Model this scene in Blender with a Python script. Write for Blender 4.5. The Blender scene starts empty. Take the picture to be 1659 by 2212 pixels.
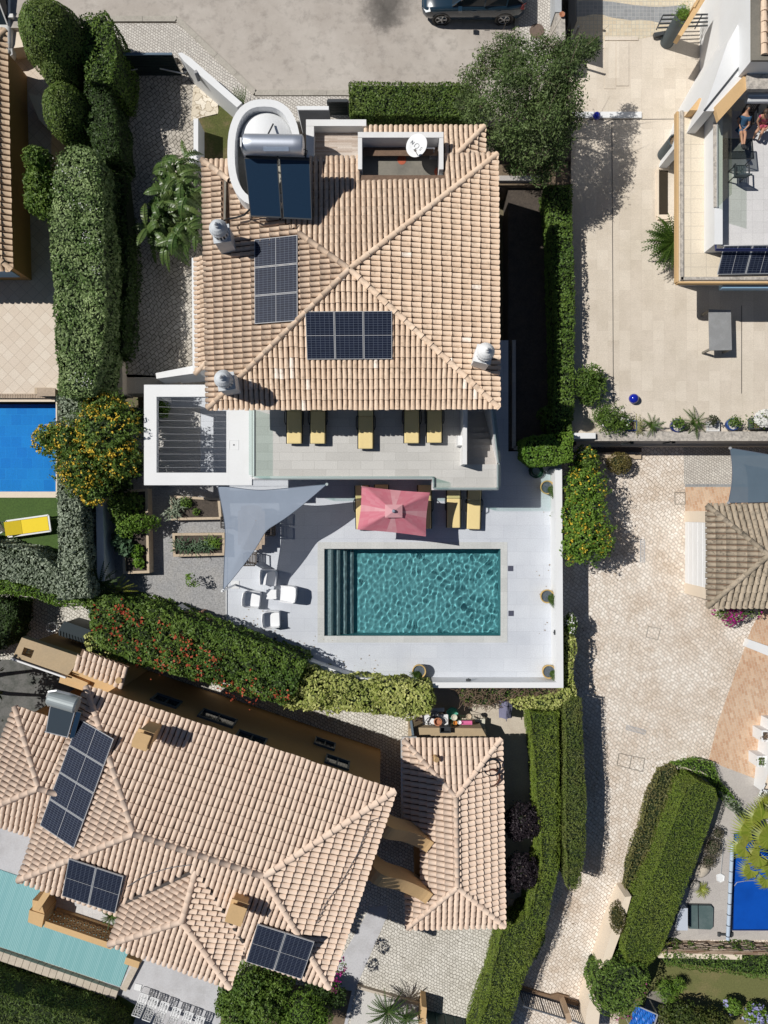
import bpy, math, random
import numpy as np
from mathutils import Vector, Matrix
from mathutils.geometry import tessellate_polygon
random.seed(7); rng = np.random.default_rng(7)
C = bpy.context.scene.collection
sc = bpy.context.scene
R = math.radians
# ---------------------------------------------------------------- camera, sky, sun, exposure
H = 32.1                                    # drone height above the pool deck (deck = 0)
cam = bpy.data.cameras.new('camera'); camo = bpy.data.objects.new('camera', cam); C.objects.link(camo)
camo.location = (0, 0, H); camo.rotation_euler = (0, 0, 0)
cam.sensor_fit = 'VERTICAL'; cam.sensor_height = 34.6; cam.lens = 24.0; cam.clip_end = 800
sc.camera = camo
SUN = Vector((0.78, -0.235, -1.0))
w = bpy.data.worlds.new('World'); sc.world = w; w.use_nodes = True
nt = w.node_tree; bg = nt.nodes['Background']
sky = nt.nodes.new('ShaderNodeTexSky'); sky.sky_type = 'NISHITA'; sky.sun_disc = False
sky.sun_elevation = math.atan2(1.0, math.hypot(SUN.x, SUN.y)); sky.sun_rotation = math.atan2(-SUN.x, -SUN.y)
sky.air_density = 0.75; sky.dust_density = 0.25
nt.links.new(sky.outputs[0], bg.inputs[0]); bg.inputs[1].default_value = 0.05
sl = bpy.data.lights.new('sun', 'SUN'); sl.energy = 5.0; sl.angle = R(0.5); sl.color = (1.0, 0.965, 0.905)
so = bpy.data.objects.new('sun', sl); C.objects.link(so); so.rotation_euler = SUN.to_track_quat('-Z', 'Y').to_euler()
so.location = (-30, 10, 40)
sc.view_settings.view_transform = 'Standard'; sc.view_settings.look = 'None'
sc.view_settings.exposure = -0.2; sc.view_settings.gamma = 1.0
sc.render.engine = 'CYCLES'
sc.cycles.max_bounces = 6; sc.cycles.transparent_max_bounces = 12
# ---------------------------------------------------------------- helpers
F = 1534.4                                  # focal length of the survey grid (1659 x 2212 units)
def P(u, v, z):
    """ground-survey point: grid unit (u, v) seen straight down from the drone, at height z -> metres"""
    k = (H - z) / F
    return Vector(((u - 829.5) * k, (1106 - v) * k, z))
def PP(pts, z): return [P(u, v, z) for u, v in pts]
def S(n, z): return n * (H - z) / F         # length in metres of n grid units at height z
LOC = {}
class MB:
    def __init__(s): s.V = []; s.F = []; s.n = 0
    def add(s, v, f, m=0, t=None):
        v = np.asarray([tuple(p) for p in v] if not isinstance(v, np.ndarray) else v, float).reshape(-1, 3)
        if isinstance(f, np.ndarray): s.F.append((f + s.n, m, t))
        else:
            g = {}
            for q in f: g.setdefault(len(q), []).append(q)
            for k, qs in g.items(): s.F.append((np.array(qs) + s.n, m, t))
        s.V.append(v); s.n += len(v)
        return s
    def prism(s, poly, z0, z1, m=0, holes=(), top=True, bottom=True, t=None, ms=None):
        """vertical prism over a plan polygon (any winding, holes allowed)"""
        ms = m if ms is None else ms
        loops = [[Vector((p[0], p[1], 0)) for p in poly]] + [[Vector((p[0], p[1], 0)) for p in h] for h in holes]
        flat = [p for l in loops for p in l]; n = len(flat)
        tris = tessellate_polygon(loops)
        up = []
        for a, b, c in tris:
            A, B, Cc = flat[a], flat[b], flat[c]
            up.append((a, b, c) if (B - A).cross(Cc - A).z > 0 else (a, c, b))
        if top: s.add([(p.x, p.y, z1) for p in flat], up, m, t)
        if bottom: s.add([(p.x, p.y, z0) for p in flat], [x[::-1] for x in up], m, t)
        for li, l in enumerate(loops):
            ar = sum(l[i].x * l[(i + 1) % len(l)].y - l[(i + 1) % len(l)].x * l[i].y for i in range(len(l)))
            if (ar < 0) == (li == 0): l = l[::-1]
            k = len(l)
            s.add([(p.x, p.y, z0) for p in l] + [(p.x, p.y, z1) for p in l],
                  [(i, (i + 1) % k, k + (i + 1) % k, k + i) for i in range(k)], ms, t)
        return s
    def box(s, c, d, rz=0, m=0, M=None, t=None):
        x, y, z = d[0] / 2, d[1] / 2, d[2] / 2
        v = [Vector(q) for q in ((-x, -y, -z), (x, -y, -z), (x, y, -z), (-x, y, -z), (-x, -y, z), (x, -y, z), (x, y, z), (-x, y, z))]
        T = M if M is not None else Matrix.Translation(c) @ Matrix.Rotation(rz, 4, 'Z')
        return s.add([T @ q for q in v], [(0, 3, 2, 1), (4, 5, 6, 7), (0, 1, 5, 4), (1, 2, 6, 5), (2, 3, 7, 6), (3, 0, 4, 7)], m, t)
    def bar(s, a, b, wd, ht=None, m=0, t=None):
        """box beam from a to b"""
        a, b = Vector(a), Vector(b); d = b - a; L = d.length
        if L < 1e-6: return s
        q = d.to_track_quat('X', 'Z').to_matrix().to_4x4()
        return s.box(None, (L, wd, ht or wd), M=Matrix.Translation((a + b) / 2) @ q, m=m, t=t)
    def tube(s, pts, r, n=8, m=0, cap=True, t=None):
        pts = [Vector(p) for p in pts]; rs = r if isinstance(r, (list, tuple)) else [r] * len(pts)
        vs, fs = [], []; up = Vector((0, 0, 1))
        for i, p in enumerate(pts):
            d = (pts[min(i + 1, len(pts) - 1)] - pts[max(i - 1, 0)])
            d = d.normalized() if d.length > 1e-9 else Vector((0, 0, 1))
            ref = up if abs(d.z) < .95 else Vector((0, 1, 0))
            x = d.cross(ref).normalized(); y = x.cross(d).normalized()
            for k in range(n):
                a = 2 * math.pi * k / n; vs.append(p + (x * math.cos(a) + y * math.sin(a)) * rs[i])
        for i in range(len(pts) - 1):
            for k in range(n): fs.append((i * n + k, i * n + (k + 1) % n, (i + 1) * n + (k + 1) % n, (i + 1) * n + k))
        if cap: fs.append(tuple(range(n))[::-1]); fs.append(tuple((len(pts) - 1) * n + k for k in range(n)))
        return s.add(vs, fs, m, t)
    def lathe(s, c, prof, n=20, m=0, sx=1, sy=1, M=None, t=None):
        vs, fs = [], []
        for r, z in prof:
            for k in range(n):
                a = 2 * math.pi * k / n; vs.append(Vector((r * math.cos(a) * sx, r * math.sin(a) * sy, z)))
        for i in range(len(prof) - 1):
            for k in range(n): fs.append((i * n + k, i * n + (k + 1) % n, (i + 1) * n + (k + 1) % n, (i + 1) * n + k))
        T = M if M is not None else Matrix.Translation(c)
        return s.add([T @ q for q in vs], fs, m, t)
    def ball(s, c, r, m=0, n=14, k=8, t=None):
        r = r if isinstance(r, (tuple, list)) else (r, r, r)
        prof = [(max(math.sin(math.pi * i / k), 1e-4), -math.cos(math.pi * i / k) * r[2]) for i in range(k + 1)]
        return s.lathe(c, prof, n, m, r[0], r[1], t=t)
    def leaves(s, p, nr, size, m=0, jit=.6, asp=.5, lo=0., hi=1.):
        n = len(p)
        if n == 0: return s
        nn = nr + jit * rng.normal(size=(n, 3)); nn /= np.linalg.norm(nn, axis=1)[:, None] + 1e-9
        q = rng.normal(size=(n, 3)); t = np.cross(nn, q); t /= np.linalg.norm(t, axis=1)[:, None] + 1e-9
        b = np.cross(nn, t); l = size * rng.uniform(.6, 1.3, n)[:, None] * .5
        v = np.stack([p - t * l, p - b * l * asp, p + t * l, p + b * l * asp], 1).reshape(-1, 3)
        return s.add(v, np.arange(4 * n).reshape(n, 4), m, np.clip(lo + (np.asarray(hi) - lo) * rng.uniform(size=n), 0, 1))
    def build(s, name, mats, parent=None, label=None, cat=None, group=None, kind=None, loc=None, smooth=False):
        me = bpy.data.meshes.new(name)
        v = np.concatenate(s.V); base = Vector((0, 0, 0))
        if parent is not None: base = LOC.get(parent.name, Vector((0, 0, 0)))
        elif loc is not None: base = Vector(loc)
        v = v - np.array(base)
        me.vertices.add(len(v)); me.vertices.foreach_set('co', v.astype(np.float32).ravel())
        lv = np.concatenate([f.ravel() for f, _, _ in s.F]); tot = np.concatenate([np.full(len(f), f.shape[1]) for f, _, _ in s.F])
        mi = np.concatenate([np.full(len(f), m) for f, m, _ in s.F])
        ti = np.concatenate([np.full(len(f), rng.uniform()) if t is None else np.broadcast_to(np.asarray(t, float), (len(f),)) for f, _, t in s.F])
        me.loops.add(len(lv)); me.loops.foreach_set('vertex_index', lv.astype(np.int32))
        me.polygons.add(len(tot)); me.polygons.foreach_set('loop_start', np.concatenate([[0], np.cumsum(tot)[:-1]]).astype(np.int32))
        me.polygons.foreach_set('material_index', mi.astype(np.int32))
        me.polygons.foreach_set('use_smooth', (tot == 4) if smooth == 'quads' else np.full(len(tot), bool(smooth)))
        me.update(calc_edges=True)
        at = me.attributes.new('tint', 'FLOAT', 'FACE'); at.data.foreach_set('value', ti.astype(np.float32))
        for mm in (mats if isinstance(mats, (list, tuple)) else [mats]): me.materials.append(mm)
        o = bpy.data.objects.new(name, me); C.objects.link(o)
        if parent is not None: o.parent = parent
        elif loc is not None: o.location = base
        LOC[o.name] = base
        tag(o, label, cat, group, kind)
        return o
def tag(o, label=None, cat=None, group=None, kind=None):
    if label: o['label'] = label
    if cat: o['category'] = cat
    if group: o['group'] = group
    if kind: o['kind'] = kind
def thing(name, label, cat, loc=(0, 0, 0), group=None, rz=0, M=None, local=False):
    o = bpy.data.objects.new(name, None); C.objects.link(o); o.empty_display_size = .2
    if M is not None: o.matrix_world = M; LOC[o.name] = Vector((0, 0, 0))
    else:
        o.location = loc; o.rotation_euler = (0, 0, rz); LOC[o.name] = Vector((0, 0, 0)) if local else Vector(loc)
    tag(o, label, cat, group); return o
def dup(root, M=None, loc=None, rz=0, label=None):
    r = root.copy(); C.objects.link(r)
    if M is not None: r.matrix_world = M
    else: r.location = loc; r.rotation_euler = (0, 0, rz)
    if label: r['label'] = label
    for ch in root.children:
        c = ch.copy(); C.objects.link(c); c.parent = r
        for g in ch.children:
            d = g.copy(); C.objects.link(d); d.parent = c
    return r
def ground(name, mat, poly, z, depth=.5, holes=(), bottom=True):
    return MB().prism(poly, z - depth, z, holes=holes, bottom=bottom).build(name, mat, kind='structure')
def offset(poly, d):
    """inset (d>0) a plan polygon"""
    n = len(poly); ar = sum(poly[i][0] * poly[(i + 1) % n][1] - poly[(i + 1) % n][0] * poly[i][1] for i in range(n))
    sg = 1 if ar > 0 else -1; out = []
    for i in range(n):
        a, b, c = Vector(poly[i - 1][:2]), Vector(poly[i][:2]), Vector(poly[(i + 1) % n][:2])
        e1, e2 = (b - a).normalized(), (c - b).normalized()
        n1, n2 = Vector((-e1.y, e1.x)) * sg, Vector((-e2.y, e2.x)) * sg
        k = (n1 + n2); k = k / max(k.dot(n1), .35) if k.length > 1e-6 else n1
        out.append(Vector((b.x + k.x * d, b.y + k.y * d, 0)))
    return out
def wob(p, f=1.0, seed=0):
    g = np.random.default_rng(seed); o = 0
    for k in range(5):
        d = g.normal(size=3) * f * (1 + .5 * k); o = o + np.sin(p @ d + g.uniform(0, 6.28)) / (1 + .4 * k)
    return o / 2.2
# ---------------------------------------------------------------- materials
def L(nt, a, b): nt.links.new(a, b)
def new_mat(name):
    m = bpy.data.materials.new(name); m.use_nodes = True
    return m, m.node_tree, m.node_tree.nodes['Principled BSDF']
def mixc(nt, fac, a, b, mode='MIX'):
    n = nt.nodes.new('ShaderNodeMix'); n.data_type = 'RGBA'; n.blend_type = mode
    for sock, val in ((n.inputs[0], fac), (n.inputs[6], a), (n.inputs[7], b)):
        if hasattr(val, 'links') or isinstance(val, bpy.types.NodeSocket): L(nt, val, sock)
        elif isinstance(val, (int, float)): sock.default_value = val
        else: sock.default_value = (*val, 1)
    return n.outputs[2]
def ramp(nt, src, p0, p1):
    n = nt.nodes.new('ShaderNodeMapRange'); n.inputs[1].default_value = p0; n.inputs[2].default_value = p1; L(nt, src, n.inputs[0]); return n.outputs[0]
def noise(nt, vec, scale, detail=3, rough=.55):
    n = nt.nodes.new('ShaderNodeTexNoise'); n.inputs['Scale'].default_value = scale; n.inputs['Detail'].default_value = detail
    n.inputs['Roughness'].default_value = rough
    if vec is not None: L(nt, vec, n.inputs['Vector'])
    return n
def wpos(nt): return nt.nodes.new('ShaderNodeNewGeometry').outputs['Position']
def opos(nt): return nt.nodes.new('ShaderNodeTexCoord').outputs['Object']
def mapping(nt, vec, rz=0, scale=(1, 1, 1), loc=(0, 0, 0)):
    n = nt.nodes.new('ShaderNodeMapping'); n.inputs['Rotation'].default_value = (0, 0, rz); n.inputs['Scale'].default_value = scale
    n.inputs['Location'].default_value = loc; L(nt, vec, n.inputs['Vector']); return n.outputs[0]
def bump(nt, bs, h, st=.3, dist=.02):
    n = nt.nodes.new('ShaderNodeBump'); n.inputs['Strength'].default_value = st; n.inputs['Distance'].default_value = dist
    L(nt, h, n.inputs['Height']); L(nt, n.outputs[0], bs.inputs['Normal'])
def M(name, col, rough=.6, col2=None, stain=None, sc_=1.5, amt=.5, fine=.12, metal=0, bmp=0, spec=.5, coat=0, trans=0):
    """col->col2 by per-face tint, weather stain by large noise, fine mottling"""
    m, nt, b = new_mat(name); v = wpos(nt); c = col
    if col2 is not None:
        a = nt.nodes.new('ShaderNodeAttribute'); a.attribute_name = 'tint'; c = mixc(nt, a.outputs['Fac'], col, col2)
    if stain is not None:
        n = noise(nt, v, sc_, 5, .65); c = mixc(nt, mul(nt, ramp(nt, n.outputs[0], .45, .75), amt), c, stain)
    if fine:
        n2 = noise(nt, v, 14, 4, .7); g = ramp(nt, n2.outputs[0], .3, .7)
        k = nt.nodes.new('ShaderNodeMapRange'); k.inputs[3].default_value = 1 - fine; k.inputs[4].default_value = 1 + fine; L(nt, g, k.inputs[0])
        c = mixc(nt, 1.0, c, comb(nt, k.outputs[0]), 'MULTIPLY')
        if bmp: bump(nt, b, n2.outputs[0], bmp, .02)
    if isinstance(c, bpy.types.NodeSocket): L(nt, c, b.inputs['Base Color'])
    else: b.inputs['Base Color'].default_value = (*c, 1)
    b.inputs['Roughness'].default_value = rough; b.inputs['Metallic'].default_value = metal
    b.inputs['Specular IOR Level'].default_value = spec; b.inputs['Coat Weight'].default_value = coat
    if trans:
        t = nt.nodes.new('ShaderNodeBsdfTranslucent'); mx = nt.nodes.new('ShaderNodeMixShader'); mx.inputs[0].default_value = trans
        if isinstance(c, bpy.types.NodeSocket): L(nt, c, t.inputs[0])
        else: t.inputs[0].default_value = (*c, 1)
        L(nt, b.outputs[0], mx.inputs[1]); L(nt, t.outputs[0], mx.inputs[2]); L(nt, mx.outputs[0], nt.nodes['Material Output'].inputs[0])
    return m
def mul(nt, a, k):
    n = nt.nodes.new('ShaderNodeMath'); n.operation = 'MULTIPLY'; L(nt, a, n.inputs[0])
    if isinstance(k, bpy.types.NodeSocket): L(nt, k, n.inputs[1])
    else: n.inputs[1].default_value = k
    return n.outputs[0]
def comb(nt, a):
    n = nt.nodes.new('ShaderNodeCombineColor')
    for i in range(3): L(nt, a, n.inputs[i])
    return n.outputs[0]
def paving(name, c1, c2, mort, bw, bh, gap=.012, rz=0, off=.5, warp=0, stain=None, amt=.5, rough=.75, bias=0, sc_=.6, bmp=.4, warpscale=1.2):
    m, nt, b = new_mat(name); v = wpos(nt)
    if warp:
        n = noise(nt, v, warpscale, 2); a = nt.nodes.new('ShaderNodeVectorMath'); a.operation = 'MULTIPLY_ADD'
        L(nt, n.outputs['Color'], a.inputs[0]); a.inputs[1].default_value = (warp, warp, 0); L(nt, v, a.inputs[2]); vv = a.outputs[0]
        n3 = noise(nt, v, 5.5, 1); a3 = nt.nodes.new('ShaderNodeVectorMath'); a3.operation = 'MULTIPLY_ADD'
        L(nt, n3.outputs['Color'], a3.inputs[0]); a3.inputs[1].default_value = (warp * .22, warp * .22, 0); L(nt, vv, a3.inputs[2]); vv = a3.outputs[0]
    else: vv = v
    vv = mapping(nt, vv, rz)
    k = nt.nodes.new('ShaderNodeTexBrick'); L(nt, vv, k.inputs['Vector']); k.offset = off; k.squash = 1
    k.inputs['Color1'].default_value = (*c1, 1); k.inputs['Color2'].default_value = (*c2, 1); k.inputs['Mortar'].default_value = (*mort, 1)
    k.inputs['Scale'].default_value = 1; k.inputs['Mortar Size'].default_value = gap; k.inputs['Mortar Smooth'].default_value = .4
    k.inputs['Bias'].default_value = bias; k.inputs['Brick Width'].default_value = bw; k.inputs['Row Height'].default_value = bh
    c = k.outputs['Color']
    if stain is not None:
        n = noise(nt, v, sc_, 6, .65); c = mixc(nt, mul(nt, ramp(nt, n.outputs[0], .42, .72), amt), c, stain, 'MULTIPLY')
    n2 = noise(nt, v, 22, 3, .7); g = nt.nodes.new('ShaderNodeMapRange'); g.inputs[1].default_value = .3; g.inputs[2].default_value = .7
    g.inputs[3].default_value = .88; g.inputs[4].default_value = 1.1; L(nt, n2.outputs[0], g.inputs[0])
    c = mixc(nt, 1.0, c, comb(nt, g.outputs[0]), 'MULTIPLY')
    L(nt, c, b.inputs['Base Color']); b.inputs['Roughness'].default_value = rough; b.inputs['Specular IOR Level'].default_value = .3
    iv = nt.nodes.new('ShaderNodeMath'); iv.operation = 'SUBTRACT'; iv.inputs[0].default_value = 1; L(nt, k.outputs['Fac'], iv.inputs[1])
    if bmp: bump(nt, b, iv.outputs[0], bmp, .015)
    return m
def foliage(name, a, b_, dry=None, trans=.2, rough=.55):
    return M(name, a, rough, b_, stain=dry, sc_=1.1, amt=.5, fine=0, spec=.3, trans=trans)
def glassy(name, tint=(.82, .9, .87)):
    tint = tuple(x ** .5 for x in tint)
    m, nt, b = new_mat(name); t = nt.nodes.new('ShaderNodeBsdfTransparent'); t.inputs[0].default_value = (*tint, 1)
    g = nt.nodes.new('ShaderNodeBsdfGlossy'); g.inputs[1].default_value = .02; fr = nt.nodes.new('ShaderNodeValue'); fr.outputs[0].default_value = .05
    mx = nt.nodes.new('ShaderNodeMixShader'); L(nt, fr.outputs[0], mx.inputs[0]); L(nt, t.outputs[0], mx.inputs[1]); L(nt, g.outputs[0], mx.inputs[2])
    L(nt, mx.outputs[0], nt.nodes['Material Output'].inputs[0]); return m
def grid_mat(name, col, line, w_, h_, gap, rough=.5, coat=0):
    """module glass: dark cells with thin pale conductors, laid in the module's own coordinates"""
    m, nt, b = new_mat(name); k = nt.nodes.new('ShaderNodeTexBrick'); L(nt, opos(nt), k.inputs['Vector']); k.offset = 0
    k.inputs['Color1'].default_value = (*col, 1); k.inputs['Color2'].default_value = (col[0] * 1.3, col[1] * 1.3, col[2] * 1.3, 1)
    k.inputs['Mortar'].default_value = (*line, 1); k.inputs['Scale'].default_value = 1; k.inputs['Mortar Size'].default_value = gap
    k.inputs['Brick Width'].default_value = w_; k.inputs['Row Height'].default_value = h_; k.inputs['Mortar Smooth'].default_value = 0
    L(nt, k.outputs['Color'], b.inputs['Base Color']); b.inputs['Roughness'].default_value = rough; b.inputs['Specular IOR Level'].default_value = .1
    return m
white = M('white_render', (.72, .72, .72), .8, stain=(.55, .53, .5), sc_=.9, amt=.35, fine=.03)
whiteclean = M('white_paint', (.73, .74, .75), .7, stain=(.62, .62, .61), sc_=.7, amt=.35, fine=.02)
deckm = paving('deck_tile', (.53, .56, .61), (.57, .598, .645), (.475, .50, .55), 1.2, .6, .009, stain=(.87, .87, .89), amt=.8, rough=.55, bmp=.05)
terrm = paving('terrace_tile', (.47, .46, .44), (.55, .54, .52), (.40, .39, .37), .95, .35, .008, stain=(.88, .88, .88), amt=.5, rough=.6, bmp=.05)
copingm = paving('pool_coping', (.50, .51, .50), (.56, .57, .56), (.44, .45, .44), .6, .6, .006, stain=(.85, .85, .85), amt=.6, bmp=.03)
cobA = paving('lane_cobble', (.66, .58, .50), (.83, .77, .70), (.34, .29, .24), .165, .155, .012, R(42), .5, .34, stain=(.74, .64, .54), amt=.75)
cobB = paving('grey_cobble', (.58, .555, .50), (.74, .71, .65), (.24, .22, .19), .15, .14, .014, R(28), .5, .34, stain=(.74, .72, .68), amt=.7)
cobC = paving('driveway_cobble', (.40, .37, .325), (.54, .50, .445), (.12, .108, .09), .20, .18, .016, R(-40), .5, .40, stain=(.72, .68, .62), amt=.6)
cobD = paving('pavement_cobble', (.52, .49, .45), (.66, .63, .58), (.26, .235, .21), .12, .11, .012, R(33), .5, .22, stain=(.78, .75, .72), amt=.6)
flag = paving('flagstone', (.60, .53, .42), (.72, .66, .56), (.34, .28, .2), .38, .32, .02, R(12), .37, .9, warpscale=2.2)
brickp = paving('brick_paving', (.50, .31, .20), (.62, .46, .33), (.58, .47, .36), .24, .13, .012, R(76), .5, .05, stain=(.95, .82, .72), amt=.5)
travm = paving('travertine', (.60, .53, .445), (.67, .60, .51), (.55, .48, .40), .9, .5, .006, R(90), .5, 0, stain=(.84, .83, .80), amt=.75, sc_=.9, bmp=.05)
beigetile = paving('beige_tile', (.66, .58, .46), (.70, .62, .50), (.50, .44, .36), .62, .55, .012, 0, 0, 0, stain=(.93, .91, .88), bmp=.05)
paletile = paving('pale_balcony_tile', (.58, .57, .57), (.63, .62, .62), (.5, .49, .49), .45, .45, .008, 0, 0, 0, stain=(.9, .9, .9), bmp=.05)
diagtile = paving('diagonal_tile', (.62, .53, .44), (.68, .60, .51), (.45, .38, .31), .40, .40, .01, R(45), 0, 0, stain=(.9, .88, .86), bmp=.05)
mosaicm = paving('mosaic_tile', (.60, .50, .36), (.66, .58, .44), (.48, .45, .39), .17, .17, .012, 0, 0, 0, stain=(.82, .84, .86), amt=.7, bmp=.1)
mosaicg = paving('mosaic_grey', (.24, .25, .26), (.30, .31, .32), (.38, .38, .37), .17, .17, .012, 0, 0, 0, stain=(.85, .85, .86), bmp=.1)
greyslab = paving('grey_slab', (.42, .39, .37), (.47, .44, .41), (.38, .35, .33), .9, .45, .006, R(-12), .5, 0, stain=(.88, .88, .88), bmp=.03)
concrete = M('concrete', (.50, .50, .52), .85, stain=(.30, .29, .29), sc_=1.1, amt=.6, fine=.1)
concpath = M('sandy_concrete', (.52, .46, .38), .9, stain=(.40, .34, .27), sc_=1.6, amt=.6, fine=.12)
kerbm = M('kerb_stone', (.42, .39, .34), .9, stain=(.25, .23, .2), sc_=3, amt=.6, fine=.15)
soil = M('dry_soil', (.17, .125, .085), .95, stain=(.10, .08, .05), sc_=2, amt=.7, fine=.25, bmp=.5)
darksoil = M('dark_soil', (.075, .06, .048), .95, stain=(.04, .033, .028), sc_=2, amt=.7, fine=.3, bmp=.5)
gravelm = M('grey_gravel', (.30, .30, .305), .95, stain=(.38, .36, .33), sc_=.8, amt=.6, fine=.35, bmp=.8)
turf = M('turf', (.055, .105, .018), .9, stain=(.035, .075, .012), sc_=1.5, amt=.7, fine=.3, bmp=.6)
lawnm = M('lawn', (.07, .105, .02), .95, stain=(.04, .07, .012), sc_=.8, amt=.8, fine=.3, bmp=.6)
drylawn = M('dry_lawn', (.13, .135, .045), .95, stain=(.26, .19, .10), sc_=.55, amt=.9, fine=.2, bmp=.5)
# asphalt with oil stains
asph, nt_, b_ = new_mat('asphalt'); v_ = wpos(nt_)
n_ = noise(nt_, v_, .35, 6, .7); c_ = mixc(nt_, ramp(nt_, n_.outputs[0], .35, .68), (.38, .338, .30), (.50, .458, .415))
n_ = noise(nt_, v_, 90, 2, .8); c_ = mixc(nt_, mul(nt_, ramp(nt_, n_.outputs[0], .5, .72), .5), c_, (.58, .54, .49)); bump(nt_, b_, n_.outputs[0], .5, .01)
n_ = noise(nt_, v_, 2.2, 5, .7); c_ = mixc(nt_, mul(nt_, ramp(nt_, n_.outputs[0], .50, .70), .45), c_, (.20, .18, .16))
for (uu, vv, rr, k_) in ((842, 10, 1.25, 1.1), (808, 18, .8, .6), (834, 44, .75, .8), (708, 228, .3, .6)):
    q_ = P(uu, vv, 1.0); d_ = nt_.nodes.new('ShaderNodeVectorMath'); d_.operation = 'DISTANCE'
    n4 = noise(nt_, v_, 2.6, 5, .7); a4 = nt_.nodes.new('ShaderNodeVectorMath'); a4.operation = 'MULTIPLY_ADD'; L(nt_, n4.outputs['Color'], a4.inputs[0])
    a4.inputs[1].default_value = (1.1, 1.1, 0); L(nt_, v_, a4.inputs[2]); L(nt_, a4.outputs[0], d_.inputs[0]); d_.inputs[1].default_value = (q_.x + .55, q_.y + .55, q_.z)
    c_ = mixc(nt_, mul(nt_, ramp(nt_, d_.outputs['Value'], rr, rr * .25), .72 * k_), c_, (.06, .055, .05))
L(nt_, c_, b_.inputs['Base Color']); b_.inputs['Roughness'].default_value = .9; b_.inputs['Specular IOR Level'].default_value = .25
def tilem(name, a, b, stain, amt):
    m, nt, bs = new_mat(name); at = nt.nodes.new('ShaderNodeAttribute'); at.attribute_name = 'tint'; v = wpos(nt)
    cr = nt.nodes.new('ShaderNodeValToRGB'); L(nt, at.outputs['Fac'], cr.inputs[0])
    e = cr.color_ramp.elements; e[0].position = 0; e[0].color = (*a, 1); e[1].position = .93; e[1].color = (*b, 1)
    x = e.new(.995); x.color = (min(1, b[0] * 1.15), b[1] * 1.28, b[2] * 1.45, 1)
    n = noise(nt, v, 5, 6, .75); c = mixc(nt, mul(nt, ramp(nt, n.outputs[0], .52, .68), amt), cr.outputs[0], stain)
    n2 = noise(nt, v, 24, 3, .7); c = mixc(nt, mul(nt, ramp(nt, n2.outputs[0], .6, .75), amt * .6), c, stain)
    L(nt, c, bs.inputs['Base Color']); bs.inputs['Roughness'].default_value = .85; bs.inputs['Specular IOR Level'].default_value = .25
    return m
tileA = tilem('clay_tile', (.665, .50, .37), (.745, .585, .45), (.30, .23, .16), .6)
tileB = tilem('pale_clay_tile', (.68, .525, .42), (.73, .585, .475), (.44, .33, .25), .35)
tileE = tilem('weathered_tile', (.33, .275, .205), (.46, .385, .295), (.10, .088, .07), 1.0)
tileF = tilem('old_clay_tile', (.45, .33, .23), (.58, .44, .31), (.17, .13, .09), .7)
tileund = M('tile_channel_shade', (.17, .11, .075), .9, stain=(.09, .06, .04), sc_=4, amt=.8, fine=.2)  # channels coloured darker to give the deep shadow between tile rows
ochre = M('ochre_render_shaded', (.38, .22, .085), .85, stain=(.42, .26, .11), sc_=.8, amt=.6, fine=.06)  # ochre darkened for walls in shade; ochre2 is the sunlit tone
ochre2 = M('light_ochre', (.60, .40, .20), .85, stain=(.5, .34, .17), sc_=1.2, amt=.5, fine=.05)
tanm = M('tan_flat_roof', (.42, .32, .20), .9, stain=(.34, .27, .18), sc_=1.3, amt=.6, fine=.08)
beige = M('beige_wall', (.72, .62, .50), .85, stain=(.6, .5, .4), sc_=1, amt=.4, fine=.04)
stonecap = M('lichen_stone', (.48, .44, .39), .9, stain=(.17, .16, .15), sc_=6, amt=.9, fine=.25, bmp=.3)
greywall = M('grey_render', (.30, .30, .31), .85, stain=(.2, .2, .2), sc_=2, amt=.5, fine=.08)
darkconc = M('dark_concrete', (.21, .195, .165), .9, stain=(.12, .115, .10), sc_=1.2, amt=.7, fine=.1)
woodm = M('grey_wood', (.33, .25, .18), .75, (.42, .33, .25), stain=(.2, .15, .11), sc_=3, amt=.5, fine=.15)
palewood = M('pale_wood', (.48, .38, .27), .8, (.55, .45, .33), stain=(.33, .26, .19), sc_=4, amt=.5, fine=.1)
darkwood = M('dark_wood', (.05, .038, .03), .6, (.08, .06, .048), fine=.15)
slatstone = paving('striped_stone', (.40, .31, .25), (.60, .53, .47), (.36, .29, .24), .9, .055, .004, 0, .37, 0, stain=(.8, .8, .82), amt=.6, bmp=.1)
reedm = paving('reed_slats', (.20, .12, .075), (.48, .38, .28), (.10, .065, .045), .55, .035, .005, R(-2), .41, .05, stain=(.6, .55, .5), amt=.7, bmp=.3)
black = M('black_metal', (.012, .014, .018), .4, fine=0)
darkmetal = M('dark_grey_metal', (.05, .055, .06), .45, fine=0)
gategreen = M('dark_green_metal', (.012, .022, .022), .5, fine=0)
steel = M('brushed_steel', (.60, .64, .72), .46, metal=.85, fine=.04)
alu = M('aluminium', (.68, .69, .70), .4, metal=.6, fine=0)
glassm = glassy('green_glass', (.74, .86, .82))
glassclear = glassy('balcony_glass', (.72, .77, .70))
smoked = glassy('smoked_glass', (.28, .30, .30))
winm = M('window_glass', (.02, .028, .035), .06, fine=0)
yellowc = M('yellow_cushion', (.75, .60, .29), .9, stain=(.68, .54, .26), sc_=2, amt=.5, fine=.03)
yellowb = M('bright_yellow_mesh', (.80, .60, .02), .8, fine=.02)
pinkm, nt_, b_ = new_mat('coral_canvas')
c_ = mixc(nt_, .0, (.62, .11, .16), (.62, .11, .16)); at_ = nt_.nodes.new('ShaderNodeAttribute'); at_.attribute_name = 'tint'
c_ = mixc(nt_, at_.outputs['Fac'], (.60, .185, .245), (.72, .42, .45)); L(nt_, c_, b_.inputs['Base Color']); b_.inputs['Roughness'].default_value = .85
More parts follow.
